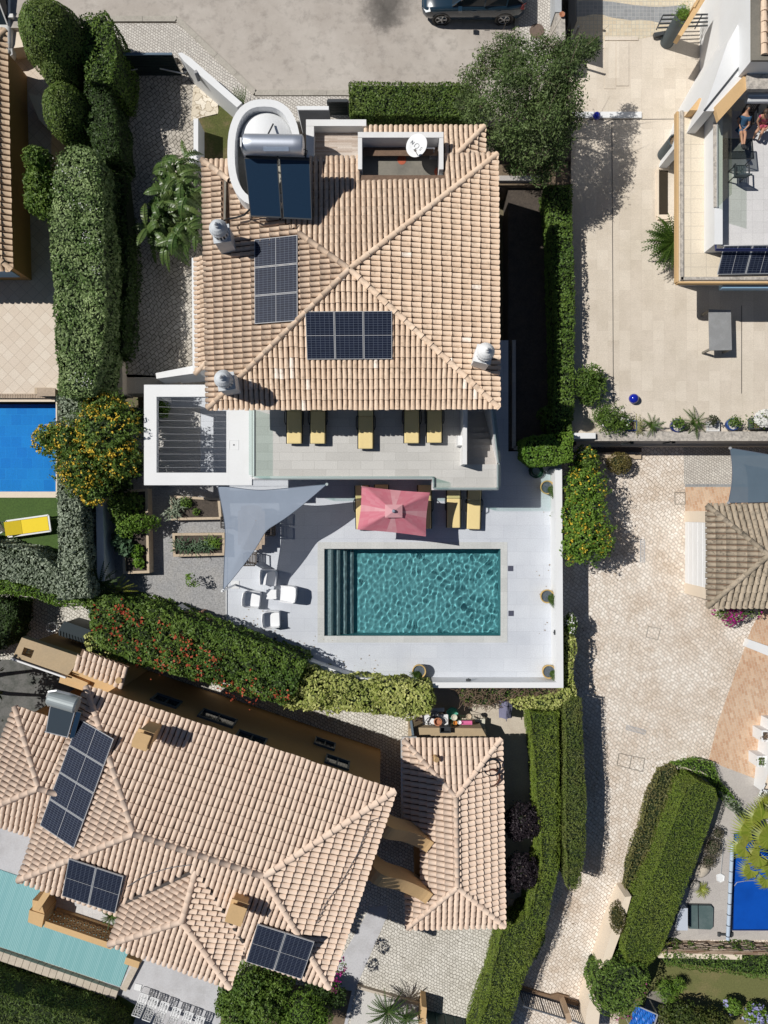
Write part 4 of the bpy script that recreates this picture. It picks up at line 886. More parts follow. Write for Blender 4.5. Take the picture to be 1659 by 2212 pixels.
# shuttered pool of the lower house
sp = thing('shuttered_pool', 'long pool closed by a pale teal slatted cover in front of the balustrade', 'swimming pool', P(150, 2050, LZ))
q = PP([(-90, 1850), (310, 1985), (282, 2072), (258, 2133), (-90, 2017)], LZ + .1)
b = MB(); b.prism(q, LZ - .1, LZ + .06); b.build('slat_cover', shut, sp)
b = MB(); A, B = P(-90, 2019, LZ + .1), P(258, 2136, LZ + .1); d = (B - A); n = 24; u_ = d.normalized(); s_ = Vector((u_.y, -u_.x, 0))
for i in range(n): b.bar(A + d * i / n + u_ * .01 + s_ * .22, A + d * (i + 1) / n - u_ * .01 + s_ * .22, .42, .3)
A, B = P(258, 2136, LZ + .08), P(290, 2074, LZ + .08); b.bar(A + Vector((.2, 0, 0)), B + Vector((.2, 0, 0)), .3, .2); b.build('coping', concpath, sp)
# ---------------------------------------------------------------- garage
gz = .95
ga_ = thing('garage', 'narrow garage with its own pale hipped tile roof beside the clipped hedges', 'garage', P(980, 1800, LZ))
g1, g2, g3, g4 = P(873, 1598, gz), P(1081, 1597, gz), P(1088, 1999, gz), P(880, 2003, gz); r1, r2 = P(985, 1722, 2.0), P(988, 1916, 2.0)
notch = [Vector((q.x, q.y, 0)) for q in PP([(860, 1812), (908, 1812), (908, 1934), (860, 1934)], gz)]
rf = MB(); bs = []
sk2 = lambda x, y: in_poly(x, y, notch)
tile_slope(rf, [g1, g2, r1], .25, .38, base=bs); tile_slope(rf, [g2, g3, r2, r1], .25, .38, base=bs); tile_slope(rf, [g3, g4, r2], .25, .38, base=bs); tile_slope(rf, [g4, g1, r1, r2], .25, .38, skip=sk2)
ip = lambda q, p_: q
def gzv(q): a = (g1 - g4).normalized(); dd = Vector((q.x - g4.x, q.y - g4.y, 0)); w_ = abs(dd.cross(a).z); return Vector((q.x, q.y, gz + 1.05 * w_ / 1.95 - .01))
n0, n1, n2, n3 = [gzv(Vector((q.x, q.y, 0))) for q in PP([(876, 1812), (908, 1812), (908, 1934), (879, 1934)], gz)]
slope_base(rf, bs); dz = Vector((0, 0, -.012))
rf.add([g1 + dz, n0, n1, r1 + dz], [(0, 1, 2, 3)], 1); rf.add([r1 + dz, n1, n2, r2 + dz], [(0, 1, 2, 3)], 1); rf.add([n3, g4 + dz, r2 + dz, n2], [(0, 1, 2, 3)], 1)
rg = rf.build('roof', [tileB, tileund], ga_, smooth='quads'); ridges([(g1, r1), (g2, r1), (g3, r2), (g4, r2), (r1, r2)], tileB, rg, .12)
m = MB(); q = P(941, 1638, 1.55); m.tube([q - Vector((0, 0, .3)), q + Vector((0, 0, .15))], .09, 12); m.tube([q + Vector((0, 0, .12)), q + Vector((.04, .0, .2))], .12, 12); m.build('chimney', ochre2, rg)
w_ = MB(); w_.prism(offset([g1, g2, g3, g4], .4), LZ - .1, gz - .06); w_.prism(offset([g1, g2, g3, g4], .36), gz - .2, gz - .03); w_.build('wall', ochre, ga_)
w_ = MB(); w_.bar(P(868, 1597, gz - .03), P(869, 1785, gz - .03), .1, .1); w_.bar(P(868, 1594, gz - .03), P(900, 1593, gz - .03), .1, .1); w_.build('gutter', alu, ga_)
pz = .5
lw = thing('utility_wall', 'low tan wall with a flat top behind the garage carrying pots and boxes', 'wall', P(970, 1585, LZ))
b = MB(); b.prism(PP([(889, 1573), (1042, 1575), (1062, 1612), (886, 1612)], .2), LZ - .05, .1); b.prism(PP([(884, 1575), (890, 1573), (894, 1612), (884, 1612)], .3), LZ, .3); b.build('wall', tanm, lw)
b = MB(); b.bar(P(886, 1545, .3), P(892, 1588, .3), .1, .25); b.build('flashing', M('blue_grey_sheet', (.12, .16, .2), .5, fine=.05), lw)
# ---------------------------------------------------------------- weathered outbuilding on the right
ez = 1.3
ob = thing('outbuilding', 'white outbuilding with a weathered lichen stained tile roof and white garage door', 'building', P(1580, 1200, LZ))
e1, e2, e3, e4 = P(1527, 1092, ez), P(1900, 1090, ez), P(1900, 1308, ez), P(1528, 1310, ez); ra, rb2 = P(1660, 1199, 2.35), P(1900, 1199, 2.35)
rf = MB(); bs = []
tile_slope(rf, [e4, e1, ra], .25, .40, base=bs); tile_slope(rf, [e1, e2, rb2, ra], .25, .40, base=bs); tile_slope(rf, [e3, e4, ra, rb2], .25, .40, base=bs); slope_base(rf, bs)
ro = rf.build('roof', [tileE, tileund], ob, smooth='quads'); ridges([(e1, ra), (e4, ra), (ra, rb2)], tileE, ro, .12)
w_ = MB(); xw = P(1480, 0, LZ).x + .06; yA, yB = P(0, 1104, LZ).y, P(0, 1282, LZ).y
w_.prism([(xw, yB), (xw + 8, yB), (xw + 8, yA), (xw, yA)], LZ - .1, 1.2); w_.build('wall', beige, ob)
w_ = MB(); w_.box((xw - .02, (yA + yB) / 2, -.12), (.06, 2.9, 2.3))
for i in range(5): w_.box((xw - .055, (yA + yB) / 2, -1.2 + i * .5), (.02, 2.88, .46))
w_.build('garage_door', whiteclean, ob)
for y in (yA - .25, yB + .25): w_ = MB(); w_.box((xw - .04, y, -.05), (.1, .5, 2.5)); w_.build('pier', beige, ob)
# ---------------------------------------------------------------- neighbour house at the left edge
fh = thing('neighbour_house', 'ochre house with an old tiled roof cropped by the left edge', 'house', P(-60, 320, 0))
fz = 2.5; f1, f2 = P(24, 582, fz), P(12, 68, fz); f3, f4 = P(-330, 68, fz), P(-330, 582, fz); fr1, fr2 = P(-160, 235, 4.1), P(-160, 420, 4.1)
rf = MB(); bs = []
tile_slope(rf, [f1, f2, fr1, fr2], .25, .4, base=bs); tile_slope(rf, [f4, f1, fr2], .25, .4, base=bs); tile_slope(rf, [f2, f3, fr1], .25, .4, base=bs); slope_base(rf, bs); ro = rf.build('roof', [tileF, tileund], fh, smooth='quads'); ridges([(f1, fr2), (f2, fr1), (fr1, fr2)], tileF, ro, .12)
w_ = MB(); w_.prism(offset([f1, f2, f3, f4], .35), 0, fz - .05); w_.build('wall', ochre, fh)
w_ = MB(); A = P(26, 590, 1.5); w_.prism([(f1.x - 2.0, f1.y + .30), (f1.x - .6, f1.y + .30), (f1.x - .6, f1.y + .36), (f1.x - 2, f1.y + .36)], .6, 2.0); w_.build('window', M('blue_frame', (.25, .4, .6), .4, fine=0), fh)
gw = MB(); gw.prism(PP([(60, 200), (135, 222), (128, 240), (118, 292), (84, 258)], .8), 0, .8); gw.prism(PP([(20, 60), (112, 90), (60, 100), (20, 105)], .8), .0, .8)
gw.build('garden_wall', beige, label='low beige garden wall showing between the two round topiaries', cat='wall', loc=P(100, 240, 0))
# ---------------------------------------------------------------- modern house, upper right
mh_ = thing('modern_house', 'modern white house with ochre trim and a glazed roof balcony', 'house', P(1600, 300, .4))
zT = 5.0; b = MB()
# annex with flat beige tiled roof
xa = P(1464, 0, 3.4).x; ya0, ya1 = P(0, 609, 3.4).y, P(0, 241, 3.4).y
b.prism([(xa + .02, ya0 + .02), (P(1900, 0, 3.4).x, ya0 + .02), (P(1900, 0, 3.4).x, ya1), (xa + .02, ya1)], 3.05, 3.4); b.build('annex_roof', beigetile, mh_)
b = MB(); b.prism([(xa + 1.25, ya0 + .8), (P(1900, 0, 3.4).x, ya0 + .8), (P(1900, 0, 3.4).x, ya1), (xa + 1.25, ya1)], .2, 3.04)
b.prism(PP([(1441, 372), (1447, 372), (1447, 468), (1441, 468)], -.6), -.7, .41)
# tall west wall, chamfer, parapet of the balcony
b.prism(PP([(1627, -500), (1627, -6), (1572, 92), (1521, 240), (1541, 240), (1606, 170), (1640, 100), (1700, 90), (1700, -500)], 5.0), .3, 5.0)
b.prism(PP([(1623, -300), (1623, 131), (1900, 131), (1900, -300)], 5.97), 3.47, 5.9)
b.prism([(P(1521, 0, 3.4).x, P(0, 546, 3.4).y), (P(1521, 0, 3.4).x + .32, P(0, 546, 3.4).y), (P(1521, 0, 3.4).x + .32, P(0, 236, 4.3).y), (P(1521, 0, 3.4).x, P(0, 236, 4.3).y)], 3.0, 4.3)
b.prism([(P(1521, 0, 3.4).x + .322, P(0, 546, 3.4).y + .002), (P(1900, 0, 3.4).x, P(0, 546, 3.4).y + .002), (P(1900, 0, 3.4).x, P(0, 534, 4.2).y + .1), (P(1521, 0, 3.4).x + .322, P(0, 534, 4.2).y + .1)], 3.0, 4.15)
b.build('wall', whiteclean, mh_)
b = MB(); b.bar((xa - .01, ya0, 3.29), (xa - .01, ya1, 3.29), .08, .26); b.bar((xa, ya0 - .02, 3.29), (P(1900, 0, 3.4).x, ya0 - .02, 3.29), .08, .26); b.build('fascia', ochre2, mh_)
b = MB(); b.bar((xa + .14, ya0 + .05, 3.44), (xa + .14, ya1, 3.44), .12, .09); b.bar((xa + .1, ya0 + .12, 3.44), (P(1900, 0, 3.4).x, ya0 + .12, 3.44), .12, .09); b.build('kerb_edge', stonecap, mh_)
b = MB(); b.prism(PP([(1551, 240), (1900, 240), (1900, 536), (1551, 536)], 3.45), 3.1, 3.46); b.build('balcony_floor', paletile, mh_)
b = MB(); b.prism(PP([(1544, 230), (1612, 158), (1614, 192), (1553, 260)], 5.1), 4.9, 5.1); b.build('ochre_lintel', ochre2, mh_); b = MB(); b.prism(PP([(1489, 238), (1510, 212), (1517, 212), (1517, 238)], 3.9), 3.4, 3.9); b.build('ochre_block', ochre2, mh_)
b = MB(); b.prism(PP([(1541, 265), (1550, 268), (1550, 448), (1542, 448)], 4.33), 4.302, 4.35); b.build('coping', stonecap, mh_); b = MB(); b.prism(PP([(1613, 158), (1615, 192), (1900, 192), (1900, 158)], 5.2), 5.0, 5.2); b.build('coping', stonecap, mh_)
b = MB(); b.bar(P(1602, 139, 5.02), P(1521, 239, 5.02), .06, .04); b.build('flashing', darkmetal, mh_)
b = MB(); b.prism(PP([(1623, -300), (1641, -300), (1641, 118), (1623, 131)], 5.97), 5.902, 6.0); b.prism(PP([(1623, 131), (1641, 118), (1900, 118), (1900, 131)], 5.97), 5.902, 5.999); b.build('upper_kerb', darkconc, mh_)
b = MB(); tile_slope(b, PP([(1641, 116), (1900, 116), (1900, -300), (1641, -300)], 6.0), .28, .4); b.build('upper_roof', tileA, mh_)
b = MB(); b.tube([P(1612, 216, 4.6), P(1900, 214, 4.6)], .13, 10); b.tube([P(1614, 206, 4.66), P(1900, 204, 4.66)], .1, 10); b.build('awning_roll', whiteclean, mh_)
b = MB(); b.box(P(1608, 616, 3.0) + Vector((4, 0, 0)), (8 + 2 * .98, .34, .3)); b.build('awning_roll', M('blue_awning', (.22, .36, .50), .7, fine=.05), mh_)
b = MB(); b.prism(PP([(1425, 366), (1443, 366), (1443, 467), (1425, 467)], .42), .405, .412); b.build('light_well_shade', M('pit_shade', (.03, .022, .012), .95, fine=.2), mh_)  # thin dark sheet on the patio stands for the shaded depth of the well
b = MB(); b.bar(P(1444, 364, .46), P(1422, 364, .46), .14, .14); b.bar(P(1420, 366, .44), P(1420, 468, .44), .1, .1); b.bar(P(1420, 470, .46), P(1448, 470, .46), .2, .16); b.bar(P(1430, 478, .46), P(1452, 477, .46), .06, .14); b.build('well_kerb', beige, mh_)
b = MB(); b.prism(PP([(1509, 0), (1523, 0), (1470, 82), (1462, 78)], 2.6), 2.2, 2.7); b.prism(PP([(1504, 0), (1510, 0), (1500, 18), (1496, 16)], 2.7), 2.3, 2.75); b.build('ochre_beam', ochre2, mh_)
b = MB()
for (u0, v0, u1, v1) in ((1432, 33, 1530, 31), (1428, 42, 1530, 39), (1425, 51, 1530, 47), (1422, 60, 1530, 55), (1432, 33, 1418, 64), (1517, 31, 1501, 62)): b.bar(P(u0, v0, 1.2), P(u1, v1, 1.2), .05, .05)
b.bar(P(1412, 77, .55), P(1440, 72, .55), .16, .16); b.build('steel_balustrade', darkmetal, mh_)
gl = thing('glass_screen', 'tall frameless glass screen standing on the balcony parapet of the modern house', 'screen', P(1552, 380, 4.3))
gx = P(1548, 0, 4.3).x; gy0, gy1 = P(0, 449, 4.3).y, P(0, 268, 4.3).y; b = MB(); b.bar((gx, gy0, 4.93), (gx, gy1, 4.93), .015, 1.16); b.build('pane', glassclear, gl)
b = MB(); b.bar((gx, gy0, 4.34), (gx, gy1, 4.34), .06, .07); b.build('channel', alu, gl)
rl = MB(); rl.bar(P(1546, 452, 4.25), P(1546, 542, 4.25), .05, .05); rl.bar(P(1546, 541, 4.22), P(1900, 541, 4.22), .06, .05); rl.bar(P(1546, 538, 4.3), P(1900, 538, 4.3), .03, .04)
rl.build('balcony_rail', M('navy_rail', (.03, .04, .12), .4, fine=0), mh_)
# building sliver on the right edge
sb = thing('white_building', 'white building corner cropped by the right edge above the fan palm', 'building', P(1680, 1640, LZ))
b = MB(); b.prism(PP([(1672, 1560), (1900, 1560), (1900, 1722), (1655, 1716)], -.2), LZ, -.2); b.build('wall', whiteclean, sb)
b = MB(); b.prism(PP([(1664, 1665), (1900, 1665), (1900, 1712), (1652, 1706)], -.1), -.198, -.1); b.build('ledge', beige, sb)
lw = MB(); lw.prism(PP([(1617, 1381), (1660, 1396), (1800, 1440), (1800, 1470), (1660, 1417), (1611, 1397)], LZ + .3), LZ - .05, LZ + .35); lw.build('low_wall', whiteclean, label='low white wall crossing the brick paving', cat='wall', loc=P(1640, 1400, LZ))
for k, (u, v) in enumerate(((1655, 1590), (1646, 1645))):
    t = thing('wall_planter', ('white wall planter holding dry stalks at the right edge', 'white wall planter with small white flowers at the right edge')[k], 'planter', P(u, v, LZ))
    b = MB(); z1 = -.5; q = PP([(u - 10, v - 12), (u + 10, v - 12), (u + 10, v + 12), (u - 10, v + 12)], z1); b.prism(q, LZ, z1, holes=[offset(q, .07)]); b.prism(offset(q, .07), LZ, z1 - .1, m=1); b.build('trough', [whiteclean, darksoil], t)
    b = MB(); c = P(u, v, z1); p = np.array(c) + rng.normal(size=(60, 3)) * [.1, .1, .04]; b.leaves(p, np.tile([0, 0, 1.], (60, 1)), .09, jit=1); 
    if k: b.leaves(np.array(c) + rng.normal(size=(30, 3)) * [.1, .12, .05], np.tile([0, 0, 1.], (30, 1)), .07, 1)
    b.build('plant', [gMid if k else twig, flWhi], t)
# ---------------------------------------------------------------- solar hot water unit on the villa
sh = thing('solar_water_heater', 'silver tank with two dark collectors standing beside the round stair tower', 'solar heater', P(600, 400, 6.3))
tz_ = 8.1; tl, tr = P(526, 312, tz_), P(656, 314, tz_); rt = .33
m = MB(); ax = (tr - tl).normalized(); prof = [(.0, .0), (.25, .01), (.31, .04), (rt, .08)]
pts = [tl + ax * t for t in (0, .02, .06)] + [tl + ax * ((tr - tl).length * k / 6) for k in range(1, 6)] + [tr - ax * .06, tr - ax * .02, tr]
m.tube(pts, [.26, .31, rt] + [rt] * 5 + [rt, .31, .26], 28); m.build('tank', steel, sh, smooth=False)
for o_ in sh.children: o_.data.polygons.foreach_set('use_smooth', [len(p.vertices) == 4 for p in o_.data.polygons])
m = MB(); c = (tl + tr) / 2; m.box(c + Vector((.12, -.235, .20)), (.85, .13, .012), M=Matrix.Translation(c + Vector((.12, -.255, .225))) @ Matrix.Rotation(R(48), 4, 'X') @ Matrix.Diagonal((1, 1, 1, 1))); m.build('maker_plate', M('plate_blue', (.33, .40, .52), .5, fine=.05), sh)
m = MB(); m.box(tl + Vector((-.02, -.1, 0)), (.05, .3, .7)); m.box(P(640, 345, 7.6), (.9, .35, .04)); m.box(P(600, 337, 7.5), (1.9, .08, .06)); m.build('bracket', whiteclean, sh)
def quad_panel(m, a, b, c, d, th=.08, mm=0, mf=1, fr=.035):
    a, b, c, d = map(Vector, (a, b, c, d)); n = (b - a).cross(d - a).normalized(); n = n if n.z > 0 else -n
    m.add([a, b, c, d, a - n * th, b - n * th, c - n * th, d - n * th], [(0, 1, 5, 4), (1, 2, 6, 5), (2, 3, 7, 6), (3, 0, 4, 7), (4, 5, 6, 7)], mf)
    i = [p + ((a + b + c + d) / 4 - p).normalized() * fr * 1.5 for p in (a, b, c, d)]
    for k in range(4): m.add([(a, b, c, d)[k], (a, b, c, d)[(k + 1) % 4], i[(k + 1) % 4], i[k]], [(0, 1, 2, 3)], mf)
    m.add([p - n * .004 for p in i], [(0, 1, 2, 3)], mm)
for (u0, u1, u2, u3, v0, v1) in ((527, 599, 608, 541, 340, 470), (604, 669, 674, 612, 342, 474)):
    m = MB(); quad_panel(m, P(u0, v0, 7.75), P(u1, v0 + 2, 7.75), P(u2, v1 + 1, 7.0), P(u3, v1 - 2, 7.0)); m.build('collector', [collm, darkmetal], sh)
m = MB()
for (a, b) in (((527, 338, 7.7), (669, 343, 7.7)),): m.bar(P(*a), P(*b), .06, .06)
for u in (535, 600, 660): m.bar(P(u, 345, 7.65), P(u - 2, 372, 6.3), .05, .05); m.bar(P(u + 8, 468, 6.95), P(u + 6, 472, 6.35), .05, .05); m.bar(P(u, 340, 7.6), P(u, 320, 7.8), .05, .05)
m.build('stand', darkmetal, sh)
m = MB(); m.tube([P(542, 450, 7.0), P(528, 464, 6.6), P(510, 470, 6.5), P(492, 473, 6.5), P(476, 480, 6.9)], .035, 8); m.tube([P(656, 322, 8.1), P(664, 326, 8.0), P(662, 334, 7.8), P(652, 337, 7.7)], .015, 6); m.tube([P(641, 474, 6.9), P(642, 506, 6.6)], .018, 6)
m.tube([P(590, 268, 6.95), P(573, 302, 7.6)], .03, 6)
m.build('pipe', black, sh)
# ---------------------------------------------------------------- photovoltaic modules
def pv_array(name, label0, org, ax_, ay_, w_, h_, slots, labels, group, fr=.022, mid=True):
    """modules w_ x h_ laid on the plane org, ax_ (unit), ay_ (unit)"""
    ax_ = ax_.normalized(); n = ax_.cross(ay_).normalized(); ay_ = n.cross(ax_).normalized()
    if n.z < 0: n = -n
    root = None
    for (i, (sx, sy)) in enumerate(slots):
        p = org + ax_ * (sx * (w_ + .02) + w_ / 2) + ay_ * (sy * (h_ + .02) + h_ / 2)
        T = Matrix(((ax_.x, ay_.x, n.x, p.x), (ax_.y, ay_.y, n.y, p.y), (ax_.z, ay_.z, n.z, p.z), (0, 0, 0, 1)))
        if root is None:
            root = thing(name, labels[i], 'solar panel', M=T, group=group)
            g = MB(); g.box((0, 0, .0), (w_ - fr, h_ - fr, .03)); g.build('cell_sheet', pvc, root)
            f = MB()
            for s in (-1, 1): f.box((s * (w_ - fr) / 2, 0, 0), (fr, h_, .045)); f.box((0, s * (h_ - fr) / 2, 0), (w_ - 2 * fr, fr, .045))
            if mid:
                if w_ > h_: f.box((0, 0, .001), (.016, h_ - 2 * fr, .034))
                else: f.box((0, 0, .001), (w_ - 2 * fr, .016, .034))
            f.build('frame', pvframe, root)
        else: dup(root, M=T, label=labels[i])
    return root
lift = Vector((0, 0, .13))
def plane_pts(a, b, c): return a, (b - a), (c - a)
# villa, west slope: three landscape modules
def zw(u, v): return VZ + 1.40 * (u - 448) / (755 - 448)
o0 = P(552, 702, zw(552, 0)) + lift; o1 = P(644, 695, zw(644, 0)) + lift; o2 = P(550, 520, zw(550, 0)) + lift
pv_array('solar_module', '', o0, (o1 - o0), (o2 - o0), (o1 - o0).length, (o2 - o0).length / 3 - .02, [(0, 0), (0, 1), (0, 2)], ['lowest landscape solar panel on the left slope of the villa roof', 'middle landscape solar panel on the left slope of the villa roof', 'landscape solar panel on the villa roof closest to the water heater'], 'landscape solar panels on the villa')
def zs(v): return VZ + 1.40 * (881 - v) / (881 - 582)
o0 = P(664, 778, zs(778)) + lift; o1 = P(848, 777, zs(777)) + lift; o2 = P(660, 675, zs(675)) + lift
pv_array('solar_module', '', o0, (o1 - o0), (o2 - o0), (o1 - o0).length / 3 - .02, (o2 - o0).length, [(0, 0), (1, 0), (2, 0)], ['upright solar panel nearest the hip with the lower left chimney', 'middle one of three upright solar panels facing the pool', 'upright solar panel of the three nearest the white right chimney'], 'upright solar panels facing the pool')
def onB(u, v, a, b, z0, c, z1):
    pass
def zB_west(q): return 0
def on_plane(u, v, pl):
    """meet the sight line of grid unit (u, v) with the plane through three points"""
    a, b, c = pl; n = (b - a).cross(c - a); o = Vector((0, 0, H)); d = P(u, v, 0) - o; t = (a - o).dot(n) / d.dot(n); return o + d * t
plW = (E1, E4, R1); plS = (E4, E3, R1)
nW = (E4 - E1).cross(R1 - E1).normalized(); nW = nW if nW.z > 0 else -nW; nS = (E3 - E4).cross(R1 - E4).normalized(); nS = nS if nS.z > 0 else -nS
o0 = on_plane(94, 1780, plW) + nW * .16; o1 = on_plane(167, 1828, plW) + nW * .16; o2 = on_plane(178, 1550, plW) + nW * .16
ya_ = (o2 - o0); xa_ = (o1 - o0); Ly = ya_.length; xa_ = xa_ - ya_ * (xa_.dot(ya_) / ya_.length_squared)
pv_array('solar_module', '', o0, xa_, ya_, xa_.length, Ly / 4 - .02, [(0, k) for k in range(4)], ['lowest of the four solar panels stepping up the ochre house roof', 'second lowest of the four solar panels stepping up the ochre house roof', 'second highest of the four solar panels stepping up the ochre house roof', 'highest of the four solar panels, beside the flat collector on the ochre house'], 'solar panels on the left slope of the ochre house')
for pts, lb in (((140, 1925), (255, 1963), (157, 1846)), 'above the balustrade of the ochre house'), (((535, 2066), (655, 2104), (560, 1986)), 'above the green shrub by the ochre house'):
    o0, o1, o2 = [on_plane(u, v, plS) + nS * .2 for u, v in pts]
    pv_array('solar_module', '', o0, o1 - o0, o2 - o0, (o1 - o0).length / 2 - .02, (o2 - o0).length, [(0, 0), (1, 0)], ['left solar panel of the pair ' + lb, 'right solar panel of the pair ' + lb], 'paired solar panels on the ochre house')
# modern house module
o0, o1, o2 = P(1549, 593, 3.55), P(1672, 591, 3.55), P(1556, 531, 4.15)
pv_array('solar_module', '', o0, o1 - o0, o2 - o0, (o1 - o0).length / 2 - .02, (o2 - o0).length, [(0, 0), (1, 0)], ['tilted solar panel on the beige annex roof of the modern house', 'outer tilted solar panel on the annex roof, cropped by the right edge'], 'solar panels on the annex roof')
# solar heater of the ochre house
s2 = thing('solar_water_heater', 'grey tank with one dark flat collector on the ochre house roof', 'solar heater', P(135, 1550, 4.3))
m = MB(); a, b = P(106, 1506, 5.3), P(168, 1524, 5.3); ax = (b - a).normalized(); m.tube([a, a + ax * .06, b - ax * .06, b], [.25, .3, .3, .25], 24); m.build('tank', M('grey_tank', (.33, .37, .38), .45, fine=.04, metal=.3), s2)
m = MB(); quad_panel(m, P(109, 1518, 5.05), P(163, 1533, 5.05), P(146, 1594, 4.65), P(98, 1582, 4.65)); m.build('collector', [M('grey_collector', (.045, .06, .075), .25, fine=.03), alu], s2)
m = MB(); quad_panel(m, P(165, 1535, 5.05), P(176, 1538, 5.05), P(159, 1598, 4.65), P(149, 1595, 4.65)); m.build('collector', [collm, darkmetal], s2)
m = MB(); m.bar(P(110, 1520, 5.0), P(104, 1524, 4.2), .06, .06); m.bar(P(160, 1532, 5.0), P(156, 1538, 4.2), .06, .06); m.bar(P(98, 1581, 4.6), P(102, 1580, 4.2), .05, .05); m.build('stand', alu, s2)
m = MB(); m.tube([P(102, 1505, 5.2), P(106, 1494, 5.5), P(122, 1492, 5.5), P(150, 1499, 5.3), P(175, 1508, 5.0)], .05, 8); m.build('pipe', alu, s2)
# ---------------------------------------------------------------- satellite dish with lettering
dc = P(900, 314, 6.25); dish = thing('satellite_dish', 'white satellite dish with grey lettering standing in the roof recess', 'satellite dish', P(932, 320, 5.32))
N = Vector((-.36, .10, .92)).normalized(); Xd = Vector((0, 0, 1)).cross(N).normalized() * -1; Yd = N.cross(Xd)
Xd, Yd = Matrix.Rotation(0, 3, 'Z') @ Vector((.92, .16, .36)).normalized(), None
Yd = N.cross(Xd).normalized(); Xd = Yd.cross(N).normalized()
T = Matrix(((Xd.x, Yd.x, N.x, dc.x), (Xd.y, Yd.y, N.y, dc.y), (Xd.z, Yd.z, N.z, dc.z), (0, 0, 0, 1)))
m = MB(); m.lathe(None, [(.001, -.085), (.15, -.075), (.3, -.04), (.42, .0), (.425, .008), (.42, .012), (.30, -.025), (.15, -.06), (.001, -.07)], 36, sx=.95, sy=1.08, M=T); m.build('reflector', whiteclean, dish, smooth=True)
def stroke(mb, pts, wd, T, z=.0):
    for a, b in zip(pts[:-1], pts[1:]):
        def zz(p): return -.07 + .085 * (math.hypot(*p) / .42) ** 2 + .012
        A, B = T @ Vector((*a, zz(a))), T @ Vector((*b, zz(b))); mb.bar(A, B, wd, .006)
m = MB(); rz_ = R(-52); ro2 = Matrix.Rotation(rz_, 2)
def tx(pts, ox, s): return [tuple(ro2 @ Vector((ox + p[0] * s, p[1] * s))) for p in pts]
stroke(m, tx([(-.5, -.7), (-.5, .7), (.5, -.7), (.5, .7)], -.24, .085), .016, T)
stroke(m, tx([(math.cos(a) * .9, math.sin(a) * .9) for a in [k * math.pi / 8 for k in range(17)]], -.02, .10), .015, T)
stroke(m, tx([(.5, .5), (.1, .75), (-.4, .6), (-.4, .2), (.4, -.2), (.4, -.6), (-.1, -.75), (-.5, -.5)], .21, .08), .015, T)
m.build('lettering', M('grey_print', (.10, .11, .13), .6, fine=0), dish)
m = MB(); bp = P(936, 335, 5.34); m.tube([bp, bp + Vector((0, 0, .5)), dc - N * .12], .03, 8); m.box(bp, (.3, .3, .03)); lnb = dc + N * .42 - Yd * .38; m.tube([dc - Yd * .42 - N * .03, lnb], .016, 6); m.tube([lnb, lnb - N * .16], .045, 10); m.build('mount_arm', alu, dish)
# ---------------------------------------------------------------- glass railings of the terrace
def railing(name, label, pts, z, h, glass=glassm):
    t = thing(name, label, 'railing', P(*pts[0], z))
    for (a, b) in zip(pts[:-1], pts[1:]):
        A, B = P(*a, z), P(*b, z); g = MB(); n = max(1, round((B - A).length / 2.0)); d = (B - A) / n; u_ = d.normalized()
        for i in range(n):
            p, q = A + d * i + u_ * .015, A + d * (i + 1) - u_ * .015; p.z = q.z = z + h / 2; g.bar(p, q, .016, h)
        g.build('glass_panel', glass, t)
    c = MB()
    for (a, b) in zip(pts[:-1], pts[1:]): A, B = P(*a, z), P(*b, z); A.z = B.z = z + .03; c.bar(A, B, .07, .06)
    c.build('base_channel', alu, t); return t
railing('glass_railing', 'long glass railing along the pool side of the upper terrace', [(548, 1031), (936, 1031), (936, 1055), (1074, 1055), (1074, 1003)], 3.06, .85)
railing('glass_railing', 'glass railing on the pergola side of the upper terrace', [(548, 884), (548, 1029)], 3.0, 1.0)
railing('glass_railing', 'slanting glass railing beside the outside stair of the villa', [(1060, 872), (1075, 1000)], 3.06, .9)
# ---------------------------------------------------------------- loungers
def make_lounger(label, group, wd=.62, ln_=1.95):
    t = thing('sun_lounger', label, 'sun lounger', (0, 0, 0), group)
    f = MB()
    for s in (-1, 1): f.bar((s * wd / 2, -ln_ / 2, .27), (s * wd / 2, ln_ / 2, .27), .06, .07)
    for y in (-ln_ / 2 + .03, -.3, .3, ln_ / 2 - .03): f.bar((-wd / 2, y, .26), (wd / 2, y, .26), .05, .05)
    f.build('frame', black, t)
    for sx in (-1, 1):
        for sy in (-1, 1): l = MB(); l.bar((sx * (wd / 2 - .03), sy * (ln_ / 2 - .22), .0), (sx * (wd / 2 - .02), sy * (ln_ / 2 - .2), .26), .05, .06); l.build('leg', black, t)
    for sx in (-1, 1): l = MB(); l.tube([(sx * (wd / 2 + .04), -.2, .3), (sx * (wd / 2 + .07), -.1, .42), (sx * (wd / 2 + .07), .28, .42), (sx * (wd / 2 + .04), .36, .3)], .022, 6); l.build('armrest', black, t)
    def pad(y0_, y1_, z0, z1, name):
        m = MB(); w2 = wd / 2 - .015; r_ = .035; vs = []; 
        prof = [(-w2, 0), (-w2, .05), (-w2 + r_, .08), (w2 - r_, .08), (w2, .05), (w2, 0)]
        ys = [(y0_, .02, .8), (y0_ + .03, 0, 1), (y1_ - .03, 0, 1), (y1_, .02, .8)]
        for (y, ins, k) in ys:
            zc = z0 + (z1 - z0) * (y - y0_) / (y1_ - y0_)
            for (x, z) in prof: vs.append((x * (1 - ins * 1.2), y, zc + z * k))
        fc = [(i * 6 + j, i * 6 + j + 1, i * 6 + 7 + j, i * 6 + 6 + j) for i in range(3) for j in range(5)] + [(0, 1, 2, 3, 4, 5), tuple(range(18, 24))[::-1]]
        m.add(vs, fc); return m.build(name, yellowc, t)
    pad(-ln_ / 2, .32, .31, .31, 'seat_cushion'); pad(.33, ln_ / 2, .31, .44, 'back_cushion')
    return t
